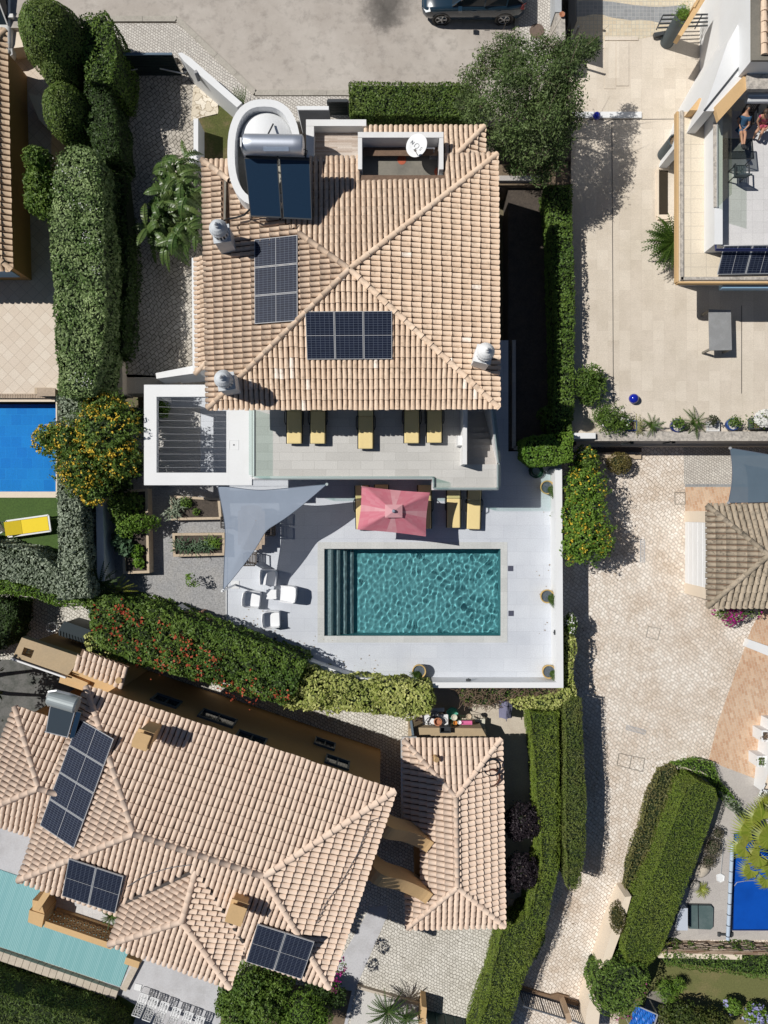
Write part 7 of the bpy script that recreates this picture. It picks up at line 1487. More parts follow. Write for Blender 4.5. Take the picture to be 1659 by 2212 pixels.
# ---------------------------------------------------------------- potted plants along the retaining wall
def pot(name, label, u, v, r, h, mat, z=.4, fill=None, group=None, sq=None):
    t = thing(name, label, 'pot', P(u, v, z), group); m = MB(); c = P(u, v, z)
    if sq: m.prism([(c.x - sq[0], c.y - sq[1]), (c.x + sq[0], c.y - sq[1]), (c.x + sq[0], c.y + sq[1]), (c.x - sq[0], c.y + sq[1])], z + .002, z + h, holes=[[(c.x - sq[0] + .03, c.y - sq[1] + .03), (c.x + sq[0] - .03, c.y - sq[1] + .03), (c.x + sq[0] - .03, c.y + sq[1] - .03), (c.x - sq[0] + .03, c.y + sq[1] - .03)]])
    else: m.lathe(c, [(r * .65, .002), (r * .95, h * .4), (r, h * .8), (r * .95, h), (r * .82, h), (r * .8, h * .85)], 24)
    m.build('vessel', mat, t, smooth=not sq)
    m = MB()
    if sq: m.prism([(c.x - sq[0] + .03, c.y - sq[1] + .03), (c.x + sq[0] - .03, c.y - sq[1] + .03), (c.x + sq[0] - .03, c.y + sq[1] - .03), (c.x - sq[0] + .03, c.y + sq[1] - .03)], z + .05, z + h * .8)
    else: m.lathe(c, [(.001, h * .9), (r * .82, h * .87)], 18)
    m.build('fill', fill or soil, t); return t
def pot_plant(t, u, v, z, rad, n, size, mats, fl=None, asp=.5):
    m = MB(); c = np.array(P(u, v, z)); d = rng.normal(size=(n, 3)); d /= np.linalg.norm(d, axis=1)[:, None]; m.leaves(c + d * rng.uniform(.3, 1, (n, 1)) * rad, d * .5 + UPV * .5, size, 0, .8, asp)
    if fl: k = fl[1]; d = rng.normal(size=(k, 3)); d[:, 2] = np.abs(d[:, 2]); d /= np.linalg.norm(d, axis=1)[:, None]; m.leaves(c + d * np.array(rad) * 1.05, d * .4 + UPV * .6, fl[2], 1, .6, .9)
    m.build('plant', [mats] + ([fl[0]] if fl else []), t)
bluepot = M('blue_glaze', (.012, .022, .13), .2, fine=.05, coat=.4)
t = pot('planted_pot', 'dark blue glazed pot with white pebbles and a leafy plant by the lichened wall', 1456, 922, .30, .45, bluepot, fill=pebble); pot_plant(t, 1464, 914, 1.1, (.30, .30, .25), 210, .11, gMid)
t = pot('planted_pot', 'second blue glazed pot, next to the grey trough with white flowers', 1574, 919, .28, .45, M('mid_blue_glaze', (.02, .06, .22), .25, fine=.05), fill=pebble); pot_plant(t, 1590, 910, 1.1, (.34, .30, .28), 260, .10, gMid)
t = pot('planted_tray', 'square white tray with pale stones and a dark leafed plant', 1537, 922, 0, .22, whiteclean, fill=pebble, sq=(.26, .22)); pot_plant(t, 1542, 908, .95, (.30, .25, .22), 200, .11, foliage('bronze_leaf', (.03, .04, .02), (.07, .08, .04)))
t = pot('planted_trough', 'grey trough filled with masses of white flowers at the right edge', 1645, 917, 0, .45, slatepot, sq=(.62, .25)); pot_plant(t, 1652, 904, 1.15, (.42, .36, .2), 160, .10, gMid, (flWhi, 420, .10)); 
m = MB(); c = np.array(P(1632, 908, 1.05)); m.leaves(c + rng.normal(size=(150, 3)) * [.18, .16, .1], np.tile(UPV, (150, 1)), .10, 0); m.leaves(c + rng.normal(size=(30, 3)) * [.12, .08, .06] + [.06, .14, .08], np.tile(UPV, (30, 1)), .09, 1); m.build('violet_plant', [gMid, M('violet_flower', (.03, .015, .16), .7, fine=0)], t)
t = pot('planted_pot', 'square blue pot with a straw coloured grass beside the big potted shrub', 1358, 922, 0, .5, M('royal_blue_glaze', (.015, .05, .22), .25, fine=.05), sq=(.2, .22))
m = MB(); 
for i in range(40): frond(m, P(1372, 920, .85), random.uniform(-1.4, 1.8), random.uniform(.3, .6), .25, .3, .006, 5, .015)
m.build('grass', M('straw', (.32, .27, .13), .8, (.2, .22, .08), fine=0), t)
t = pot('planted_pot', 'dark blue pot under the big shrub with white flowers', 1312, 918, .26, .4, bluepot); pot_plant(t, 1312, 914, .9, (.2, .2, .15), 60, .12, gMid)
# ---------------------------------------------------------------- clutter behind the garage
zu = .1
def lathe_thing(name, label, cat, u, v, z, prof, mat, inner=None):
    m = MB(); m.lathe(P(u, v, z), prof, 22); return m.build(name, mat, label=label, cat=cat, loc=P(u, v, z), smooth=False)
lathe_thing('plant_pot', 'dark brown empty plant pot at the left end of the tan wall', 'pot', 903, 1560, -.9, [(.14, -.4), (.17, 0), (.18, .12), (.15, .12), (.13, .02), (.001, .0)], M('brown_plastic', (.06, .035, .025), .6, fine=.05))
ut = thing('potting_bench', 'potting bench of pale boards crowded with pots beside the garage', 'bench', P(968, 1555, LZ))
m = MB(); m.prism(PP([(912, 1545), (968, 1543), (968, 1570), (914, 1572)], -.35), -.4, -.35); m.build('board', whiteclean, ut); m = MB(); m.prism(PP([(930, 1530), (960, 1529), (960, 1537), (930, 1538)], -.45), -.5, -.45); m.build('back_board', whiteclean, ut)
m = MB()
for (u, v) in ((918, 1550), (962, 1549), (962, 1566), (918, 1567)): q = P(u, v, -.4); m.box((q.x, q.y, (LZ - .4) / 2), (.05, .05, -.4 - LZ - .01))
m.build('leg_frame', darkwood, ut)
lathe_thing('terracotta_pot', 'terracotta pot standing on the white potting board', 'pot', 945, 1556, -.348, [(.12, 0), (.17, .2), (.19, .2), (.19, .25), (.15, .25), (.13, .12), (.001, .12)], terrac)
lathe_thing('grey_bowl', 'round grey bowl behind the terracotta pot', 'bowl', 939, 1543, -.348, [(.12, 0), (.2, .1), (.18, .1), (.1, .02), (.001, .02)], M('grey_plastic', (.30, .30, .31), .5, fine=.05))
m = MB(); c = P(938, 1557, -.34)
m.tube([c + Vector((math.cos(a) * (.35 + .08 * math.sin(a * 1.7)), math.sin(a) * (.22 + .06 * math.cos(a * 1.3)), .03 + .01 * a + .02 * math.sin(3 * a))) for a in [k * .35 for k in range(60)]], .014, 6); m.build('loose_hose', M('grey_hose', (.05, .06, .07), .5, fine=0), label='tangle of thin grey hose looped over the potting board', cat='hose', loc=c)
m = MB(); q = P(960, 1570, -.1); m.prism([(q.x - .24, q.y - .14), (q.x + .24, q.y - .14), (q.x + .24, q.y + .14), (q.x - .24, q.y + .14)], .1, .38, holes=[[(q.x - .2, q.y - .1), (q.x + .2, q.y - .1), (q.x + .2, q.y + .1), (q.x - .2, q.y + .1)]]); m.prism([(q.x - .2, q.y - .1), (q.x + .2, q.y - .1), (q.x + .2, q.y + .1), (q.x - .2, q.y + .1)], .1, .16); m.build('dark_crate', M('charcoal_plastic', (.03, .035, .04), .5, fine=.05), label='open charcoal crate on the tan wall', cat='crate', loc=(q.x, q.y, .1))
lathe_thing('green_basin', 'oval green basin with a white rim', 'basin', 977, 1540, -.55, [(.18, -.3), (.24, .05), (.28, .06), (.27, .08), (.22, .06), (.16, -.16), (.001, -.16)], M('sea_green_plastic', (.10, .38, .28), .4, fine=.03))
rk = thing('wire_rack', 'green wire rack holding small pots beside the cream chair', 'rack', P(1000, 1560, LZ)); m = MB()
for i in range(8): m.bar(P(977 + i * 6, 1546, -.3), P(977 + i * 6, 1572, -.3), .012); m.bar(P(977 + i * 6, 1572, -.3), P(977 + i * 6, 1572, -.7), .012)
for v in (1546, 1555, 1564, 1572): m.bar(P(977, v, -.3), P(1020, v, -.3), .014)
m.build('shelf', M('green_wire', (.03, .07, .03), .5, fine=0), rk); m = MB()
for (u, v) in ((978, 1547), (1019, 1547), (1019, 1571), (978, 1571)): q = P(u, v, -.3); m.bar((q.x, q.y, LZ + .01), (q.x, q.y, -.3), .02)
m.build('leg_frame', bpy.data.materials['green_wire'], rk)
lathe_thing('orange_pot', 'small orange pot on the green wire rack', 'pot', 983, 1560, -.29, [(.06, 0), (.1, .12), (.08, .12), (.06, .05), (.001, .05)], M('orange_plastic', (.55, .22, .04), .5, fine=0)); lathe_thing('white_cup', 'small white cup beside the orange pot on the rack', 'cup', 992, 1559, -.29, [(.06, 0), (.09, .12), (.075, .12), (.05, .05), (.001, .05)], plastic); lathe_thing('beige_dish', 'beige dish at the back corner of the wire rack', 'dish', 981, 1549, -.29, [(.08, 0), (.14, .06), (.12, .06), (.07, .02), (.001, .02)], cream); lathe_thing('clay_pot', 'clay pot with dry soil at the back of the wire rack', 'pot', 1012, 1546, -.29, [(.08, 0), (.13, .15), (.11, .15), (.08, .1), (.001, .1)], palewood)
m = MB(); q = P(1008, 1560, -.28); m.prism([(q.x - .24, q.y - .09), (q.x + .24, q.y - .09), (q.x + .24, q.y + .09), (q.x - .24, q.y + .09)], -.285, -.17, holes=[[(q.x - .21, q.y - .06), (q.x + .21, q.y - .06), (q.x + .21, q.y + .06), (q.x - .21, q.y + .06)]]); m.prism([(q.x - .21, q.y - .06), (q.x + .21, q.y - .06), (q.x + .21, q.y + .06), (q.x - .21, q.y + .06)], -.28, -.24); m.build('pink_tray', M('pink_plastic', (.62, .15, .32), .5, fine=.05), label='long pink tray on the green wire rack', cat='tray', loc=(q.x, q.y, -.285))
t = thing('plastic_chair', 'cream plastic garden chair turned away beside the wire rack', 'chair', P(1034, 1558, LZ), rz=R(180), local=True)
m = MB(); m.prism([(-.24, -.24), (.24, -.24), (.22, .22), (-.22, .22)], .42, .45); m.build('seat', cream, t); m = MB(); m.add([(-.24, .2, .45), (.24, .2, .45), (.26, .30, .78), (.16, .34, .90), (-.16, .34, .90), (-.26, .30, .78), (-.24, .24, .45), (.24, .24, .45), (.26, .34, .78), (.16, .38, .90), (-.16, .38, .90), (-.26, .34, .78)], [(0, 1, 2, 3, 4, 5), (11, 10, 9, 8, 7, 6)] + [(i, (i + 1) % 6, 6 + (i + 1) % 6, 6 + i) for i in range(6)]); m.build('backrest', cream, t)
for sx in (-1, 1):
    for sy in (-1, 1): m = MB(); m.bar((sx * .25, sy * .24, .012), (sx * .21, sy * .2, .42), .05); m.build('leg', cream, t)
m = MB(); c = P(1090, 1528, -.6); vs = [c + Vector((x * .1, y * .1, .5 - .09 * abs(x) + .05 * math.sin(x * 2.2 + y))) for y in range(-4, 5) for x in range(-3, 4)]; m.add(vs, [(j * 7 + i, j * 7 + i + 1, j * 7 + i + 8, j * 7 + i + 7) for j in range(8) for i in range(6)]); m.bar(c + Vector((0, -.5, .49)), c + Vector((0, .5, .46)), .03); m.bar(c + Vector((0, 0, -.7)), c + Vector((0, 0, .48)), .05)
m.build('folded_parasol', M('lavender_cloth', (.16, .16, .24), .9, fine=.1), label='folded grey lavender cloth hung out on a post under the dry hedge', cat='cloth', loc=P(1090, 1528, LZ), smooth=True)
for (u, v, z, col, lb) in ((1063, 1657, 1.02, (.012, .016, .024), 'black coil of hose lying on the garage roof'), (1062, 1680, 1.05, (.10, .045, .03), 'brown coil of hose overlapping the black one on the garage roof')):
    m = MB(); c = P(u, v, 1.3); m.tube([c + Vector((math.cos(a) * (.36 + .025 * math.sin(a * .6)), math.sin(a) * (.36 + .025 * math.cos(a * .45)), .0 + .02 * math.sin(a * .3) - .2 * math.cos(a) * .36 + (0 if u == 1062 else .05))) for a in [k * .22 for k in range(130)]], .02, 6); m.build('hose_coil', M('hose_' + ('black' if u == 1063 else 'brown'), col, .4, fine=0), label=lb, cat='hose', loc=c)
m = MB(); q = P(814, 1885, .6); m.box(q + Vector((0, 0, -.3)), (.75, .35, .65)); m.lathe(q + Vector((0, 0, .03)), [(.08, 0), (.12, .01), (.12, .02), (.001, .02)], 16, 1); m.build('air_conditioner', [M('pale_casing', (.30, .31, .33), .5, fine=.03), black], label='pale air conditioning unit between the two curved ochre walls', cat='air conditioner', loc=q)
# storage shed and cabinet by the ochre store
hs2 = thing('storage_shed', 'dark grey ribbed plastic storage shed under the red flowering hedge', 'shed', P(165, 1370, LZ)); q = PP([(127, 1371), (138, 1345), (192, 1364), (184, 1390)], .3); m = MB(); m.prism(q, LZ, .2); m.build('body', M('shed_grey', (.05, .065, .075), .6, fine=.06), hs2)
m = MB(); ra_, rb3 = (q[0].lerp(q[1], .45), q[3].lerp(q[2], .45)); rA, rB = Vector((ra_.x, ra_.y, .55)), Vector((rb3.x, rb3.y, .55)); qq = [Vector((p.x, p.y, .2)) for p in offset(q, -.05)]; m.add([qq[0], qq[3], rB, rA, qq[1], qq[2]], [(0, 1, 2, 3), (3, 2, 5, 4), (0, 3, 4), (1, 5, 2)])
for i in range(9): a = qq[0].lerp(qq[3], (i + .5) / 9); b = rA.lerp(rB, (i + .5) / 9); m.bar(a + Vector((0, 0, .012)), b + Vector((0, 0, .012)), .05, .03)
m.build('roof', bpy.data.materials['shed_grey'], hs2)
m = MB(); q = PP([(180, 1388), (222, 1402), (216, 1420), (175, 1405)], .1); m.prism(q, LZ, .1); m.prism(offset(q, -.03), .1, .15, m=1); m.build('storage_box', [M('clouded_box', (.17, .18, .18), .5, stain=(.3, .3, .3), sc_=3, amt=.6, fine=.05), darkmetal], label='smaller grey storage box next to the ribbed shed', cat='box', loc=P(200, 1402, LZ))
m = MB(); q = P(220, 1318, LZ); m.prism(PP([(190, 1312), (235, 1322), (238, 1334), (192, 1326)], -.9), LZ, -.9); m.build('garden_bin', M('teal_grey_bin', (.10, .15, .16), .6, fine=.1), label='low teal grey lidded bin at the foot of the silver hedge', cat='bin', loc=q)
cl = MB(); q = P(118, 1345 + 8, LZ)
for i in range(9): cl.tube([q + Vector((math.cos(a + i) * .25, math.sin(a + i) * .2, .1 + .03 * i)) for a in [k * .5 for k in range(9)]], .012, 5)
cl.build('wire_bundle', alu, label='loose bundle of pale wire on the edge of the cobbled court', cat='wire', loc=q)
# ---------------------------------------------------------------- white iron garden chairs
def iron_chair(label, loc, rz):
    t = thing('iron_chair', label, 'chair', loc, 'white iron chairs in a row', rz, local=True)
    def lattice(a, b, c, d, name, arch=0):
        m = MB(); a, b, c, d = map(Vector, (a, b, c, d)); L2 = lambda s, u_: a.lerp(b, s).lerp(d.lerp(c, s), u_)
        for (p, q) in ((a, b), (b, c), (c, d), (d, a)): m.bar(p, q, .04, .03)
        for k in range(1, 6): m.bar(L2(k / 6, 0), L2((k + (1 if k % 2 else -1)) / 6, .5), .024, .012); m.bar(L2((k + (1 if k % 2 else -1)) / 6, .5), L2(k / 6, 1), .024, .012)
        for k in (.2, .5, .8): m.bar(L2(0, k), L2(1, k), .022, .012)
        for (sx, sy) in ((.18, .25), (.82, .25), (.18, .75), (.82, .75), (.5, .5)):
            cc = L2(sx, sy); e1 = (b - a).normalized(); e2 = (d - a).normalized(); m.tube([cc + e1 * .07 * math.cos(x) + e2 * .07 * math.sin(x) for x in [k * .7854 for k in range(9)]], .011, 5)
        m.build(name, whiteclean, t)
    lattice((-.19, -.05, .42), (.19, -.05, .42), (.19, .43, .44), (-.19, .43, .44), 'seat'); lattice((-.19, -.06, .44), (.19, -.06, .44), (.19, -.26, .98), (-.19, -.26, .98), 'backrest')
    for sx in (-1, 1):
        m = MB(); m.tube([(sx * .18, .42, .43), (sx * .20, .45, .2), (sx * .19, .43, .012)], .016, 6); m.build('leg', whiteclean, t); m = MB(); m.tube([(sx * .18, -.05, .42), (sx * .19, -.12, .2), (sx * .19, -.1, .012)], .016, 6); m.build('leg', whiteclean, t)
    return t
ord_ = ['first white iron chair at the lawn end of the row', 'second white iron chair from the lawn end', 'third white iron chair from the lawn end', 'fourth white iron chair from the lawn end', 'fifth white iron chair from the lawn end', 'white iron chair at the house shrub end of the row']
pts_ = [(306, 2166), (328, 2175), (351, 2184), (377, 2196), (403, 2205), (428, 2215)]; ic = None
for (u, v), lb in zip(pts_, ord_):
    q = P(u, v, LZ + .45); q.z = LZ + .014
    if ic is None: ic = iron_chair(lb, q, R(-19))
    else: dup(ic, loc=q, rz=R(-19), label=lb)
m = MB(); m.bar(P(484, 2116 - 2, LZ + .02), P(575, 2215, LZ + .02), .03, .02)
m = MB(); m.box(P(436 - 0, 2173 - 0, LZ + .05), (.01, .01, .01))
m = MB(); q = P(298, 2132, LZ + .02); m.box(q + Vector((0, 0, .01)), (.32, .3, .03), rz=R(-15)); m.build('white_tray', whiteclean, label='small square white tray lying at the corner of the shuttered pool', cat='tray', loc=q)
# ---------------------------------------------------------------- lower garden, right
rw2 = thing('reed_wall', 'low wall clad in brown reeds with a pale coping below the covered pool', 'wall', P(1540, 2030, LZ))
A = P(1410, 2030, LZ); B = P(1900, 2040, LZ); hW = .75; dd = (B - A).normalized(); nn_ = Vector((-dd.y, dd.x, 0))
m = MB(); m.prism([A, B, B - nn_ * .16, A - nn_ * .16], LZ, LZ + hW)
for i in range(220): x = random.random(); z = random.uniform(.02, hW - .02); q = A.lerp(B, x); l = random.uniform(.15, .4); m.bar(q + nn_ * .012 + Vector((0, 0, z)), q + dd * l + nn_ * random.uniform(.014, .05) + Vector((0, 0, z + random.uniform(-.02, .02))), .02, .02, m=1, t=random.random())
m.build('reed_cladding', [reedm, M('reed', (.30, .21, .14), .9, (.62, .52, .42), fine=.1)], rw2)
m = MB(); a, b = P(1425, 2047, LZ + hW), P(1580, 2058, LZ + hW); m.prism([A - nn_ * .162, A.lerp(B, .36) - nn_ * .162, A.lerp(B, .36) - nn_ * .40, A - nn_ * .40], LZ, LZ + hW - .02); m.build('coping', beige, rw2)
ht = thing('hot_tub', 'sunken hot tub under a dark green folding cover', 'hot tub', P(1514, 1980, LZ)); q = PP([(1487, 1953), (1536, 1954), (1541, 1960), (1540, 2003), (1534, 2008), (1488, 2006)], LZ + .1); m = MB(); m.prism(q, LZ, LZ + .1); m.build('shell', darkmetal, ht)
m = MB(); m.prism(offset(q, .03), LZ + .1, LZ + .16); m.bar(P(1508, 1954, LZ + .17), P(1509, 2006, LZ + .17), .03, .02, m=1); m.build('cover', [M('green_grey_vinyl', (.085, .125, .125), .4, stain=(.16, .2, .2), sc_=1.5, amt=.7, fine=.05), black], ht)
m = MB(); q = PP([(1464, 1978), (1472, 1962), (1484, 1962), (1484, 2008), (1462, 2008)], LZ + .6); m.prism(q, LZ, LZ + .6); m.prism(offset(q, -.02), LZ + .6, LZ + .64); m.build('equipment_box', M('pale_blue_box', (.50, .54, .62), .5, fine=.03), label='pale box beside the hot tub, tucked against the broad hedge', cat='box', loc=P(1474, 1985, LZ))
rr = thing('cover_roller', 'pale blue pool cover roller on a dark stand along the covered pool', 'roller', P(1576, 1930, LZ)); m = MB(); m.tube([P(1582, 1822, LZ + .35), P(1572, 2030, LZ + .35)], .085, 14); m.build('tube', M('pale_blue_tube', (.42, .50, .60), .35, fine=.03), rr)
m = MB()
for k in range(9): q = P(1582, 1835, LZ + .35).lerp(P(1572, 2022, LZ + .35), k / 8); m.tube([q + Vector((0, -.015, 0)), q + Vector((0, .015, 0))], .095, 14)
m.build('strap', black, rr); m = MB(); m.bar(P(1553, 2018, LZ + .1), P(1580, 2020, LZ + .1), .08, .06); m.tube([P(1553, 2014, LZ + .07), P(1553, 2022, LZ + .07)], .07, 12); m.tube([P(1580, 2014, LZ + .07), P(1580, 2022, LZ + .07)], .07, 12); m.bar(P(1574, 2024, LZ + .1), P(1574, 2024, LZ + .4), .06); m.bar(P(1582, 1822, LZ + .02), P(1582, 1822, LZ + .35), .06); m.build('stand', darkmetal, rr)
sn = thing('skimmer_net', 'white pool skimmer net on a long pole lying on the grey paving', 'pool net', P(1560, 1860, LZ)); m = MB(); m.tube([P(1564, 1816, LZ + .05), P(1557, 1888, LZ + .05)], .018, 6); m.build('pole', alu, sn)
m = MB(); q = [P(u, v, LZ + .05) for u, v in ((1548, 1890), (1557, 1887), (1565, 1892), (1564, 1902), (1556, 1906), (1549, 1902))]; m.tube(q + [q[0]], .018, 6); m.prism(q, LZ + .035, LZ + .045); m.build('net_frame', whiteclean, sn)
m = MB(); m.tube([P(1586, 1914, LZ + .03), P(1592, 1906, LZ + .04), P(1610, 1903, LZ + .05), P(1632, 1902, LZ + .05)], .016, 6); m.build('float_line', alu, label='thin white line curving across the blue pool cover', cat='line', loc=P(1590, 1905, LZ))
ml = MB(); q = PP([(1648, 1712), (1652, 1700)], .3)
for a, b in (((1640, 1718, .2), (1652, 1694, .2)), ((1655, 1722, .2), (1666, 1700, .2)), ((1640, 1718, .2), (1668, 1726, .2)), ((1645, 1706, .2), (1668, 1712, .2))): ml.bar(P(*a), P(*b), .07, .05)
for (u, v) in ((1640, 1718), (1668, 1726)): ml.bar(P(u, v, LZ), P(u, v, .2), .05)
ml.build('tubular_stand', whiteclean, label='white tubular frame standing on the paving above the fan palm', cat='stand', loc=P(1650, 1715, LZ))
cw = thing('cream_wall', 'smooth cream wall slanting along the lane below the broad conifer hedge', 'wall', P(1300, 2080, LZ)); m = MB(); zc = -.1
m.prism(PP([(1350, 1938), (1364, 1936), (1345, 2005), (1330, 2045), (1304, 2118), (1290, 2240), (1262, 2240), (1268, 2180), (1322, 2010)], zc), LZ - .05, zc); m.build('wall', beige, cw)
m = MB(); q = P(1266, 2150, -.4); m.prism(PP([(1270, 2148), (1278, 2144), (1282, 2156), (1274, 2160)], zc), zc, zc + .012); m.build('letter_plate', cream, cw)
tb = thing('tarpaulin', 'crumpled blue tarpaulin over a frame at the lower garden path', 'tarpaulin', P(1390, 2185, LZ)); m = MB(); a, b, c_, d = P(1372, 2168, -.5), P(1418, 2188, -.4), P(1405, 2230, -.5), P(1360, 2215, -.6); N = 12
m.add([a.lerp(b, i / N).lerp(d.lerp(c_, i / N), j / N) + Vector((0, 0, .05 * math.sin(i * 1.9 + j) + .03 * math.sin(j * 2.7))) for j in range(N + 1) for i in range(N + 1)], [(j * (N + 1) + i, j * (N + 1) + i + 1, (j + 1) * (N + 1) + i + 1, (j + 1) * (N + 1) + i) for j in range(N) for i in range(N)]); m.build('sheet', tarp, tb)
m = MB()
for p, q in ((a, b), (b, c_)): m.bar(p + Vector((.02, -.02, .08)), q + Vector((.02, -.02, .08)), .05)
for p in (a, b, c_, d): m.bar((p.x, p.y, LZ), (p.x, p.y, p.z - .02), .05)
m.build('frame', alu, tb)
# lane gate and green gate at the lower edge
lg_ = thing('barred_gate', 'barred metal driveway gate at the lower end of the lane', 'gate', P(1190, 2158, LZ)); A, B = P(1122, 2137, LZ), P(1207, 2163, LZ); hG = 1.15; m = MB()
for z in (.1, hG): m.bar(A + Vector((0, 0, z)), B + Vector((0, 0, z)), .06, .05)
for k in range(17): q = A.lerp(B, k / 16); m.bar(q + Vector((0, 0, .1)), q + Vector((0, 0, hG)), .03 if k % 8 else .06)
m.build('bar_panel', M('grey_gate_metal', (.10, .11, .13), .5, fine=.05), lg_); m = MB(); q = P(1214, 2160, LZ); m.box((q.x, q.y, LZ + .6), (.22, .45, 1.2), rz=R(12)); m.build('post', M('tan_post', (.42, .30, .20), .8, fine=.05), lg_)
A2, B2 = P(1222, 2166, LZ), P(1250, 2176, LZ); m = MB()
for z in (.1, hG): m.bar(A2 + Vector((0, 0, z)), B2 + Vector((0, 0, z)), .06, .05)
for k in range(7): q = A2.lerp(B2, k / 6); m.bar(q + Vector((0, 0, .1)), q + Vector((0, 0, hG)), .03)
m.build('side_panel', bpy.data.materials['grey_gate_metal'], lg_)
m = MB(); m.prism(PP([(1120, 2129), (1190, 2150), (1206, 2146), (1228, 2152), (1228, 2160), (1252, 2166), (1250, 2174), (1192, 2157), (1120, 2136)], LZ + .1), LZ, LZ + .12); m.build('threshold', M('brown_stone', (.20, .13, .08), .9, stain=(.11, .07, .05), sc_=4, amt=.7, fine=.2), label='brown stone threshold strip across the lane in front of the barred gate', cat='threshold', loc=P(1190, 2150, LZ))
op = thing('ochre_pillar', 'ochre gate pillar with a small lamp at the lower edge', 'pillar', P(916, 2190, LZ)); m = MB(); m.prism(PP([(911, 2174), (922, 2177), (918, 2235), (905, 2232)], -.2), LZ, -.2); m.build('shaft', ochre2, op); m = MB(); m.box(P(907, 2200, -.5), (.12, .2, .16)); m.build('lamp', darkmetal, op)
gg2 = thing('solid_gate', 'dark green solid gate beside the ochre pillar at the lower edge', 'gate', P(965, 2205, LZ)); m = MB(); A, B = P(922, 2182, LZ), P(1020, 2206, LZ); m.bar(A + Vector((0, 0, .85)), B + Vector((0, 0, .85)), .07, 1.6)
for k in range(6): q = A.lerp(B, k / 5); m.bar(q + Vector((0, .05, .1)), q + Vector((0, .05, 1.6)), .05)
m.build('panel', M('bottle_green', (.015, .05, .05), .5, fine=.05), gg2)
ground('pebble_bed', pebble, PP([(772, 2132), (915, 2172), (908, 2320), (735, 2320)], LZ), LZ + .03, .05)
ke = MB(); ke.bar(P(772, 2130, LZ + .1), P(912, 2170, LZ + .1), .12, .2); ke.build('bed_edging', concpath, kind='structure')
# stacked planks by the garage corner
for k, (a, b, lb) in enumerate((((1092, 1985), (1106, 1942), 'weathered plank leaning against the garage corner'), ((1086, 2010), (1118, 1950), 'brown plank on the ground by the garage corner'))):
    m = MB(); m.bar(P(*a, LZ + .1), P(*b, LZ + .5 - .3 * k), .22, .05); m.build('plank', woodm if k == 0 else M('brown_plank', (.16, .10, .06), .8, fine=.15), label=lb, cat='plank', loc=P(*a, LZ))
# fence, pillar and wall beside the street, upper right
m = MB(); m.prism(PP([(1199, -200), (1213, -200), (1213, 26), (1199, 26)], 2.0), .4, 2.0); m.build('street_wall', M('pale_grey_render', (.42, .44, .46), .85, stain=(.3, .3, .3), sc_=1, amt=.5, fine=.05), label='pale grey wall behind the stone gate pillar near the parked blue car', cat='wall', loc=P(1206, -20, 1))
pl_ = thing('stone_pillar', 'rough pale stone gate pillar with a small orange pot on top', 'pillar', P(1205, 60, 1)); m = MB(); m.prism(PP([(1201, 27), (1221, 25), (1222, 86), (1202, 86)], 2.3), .4, 2.25); m.build('shaft', stonecap, pl_)
lathe_thing('orange_pot', 'little orange pot standing on the stone gate pillar', 'pot', 1213, 34, 2.25, [(.06, 0), (.12, .1), (.1, .1), (.001, .06)], terrac)
fs_ = thing('slat_fence', 'tall black slatted fence between the stone pillar and the mosaic paving', 'fence', P(1220, 0, .9)); m = MB(); xf = P(1217, 0, .5).x
for i in range(9): m.bar((xf, P(0, -200, 1).y, .65 + i * .24), (xf, P(0, 118, .5).y, .65 + i * .24), .03, .215)
m.build('slat_panel', black, fs_); m = MB()
for v in (-60, 20, 116): m.bar((xf + .06, P(0, v, 1).y, .4), (xf + .06, P(0, v, 1).y, 2.75), .08)
m.build('post', darkmetal, fs_)
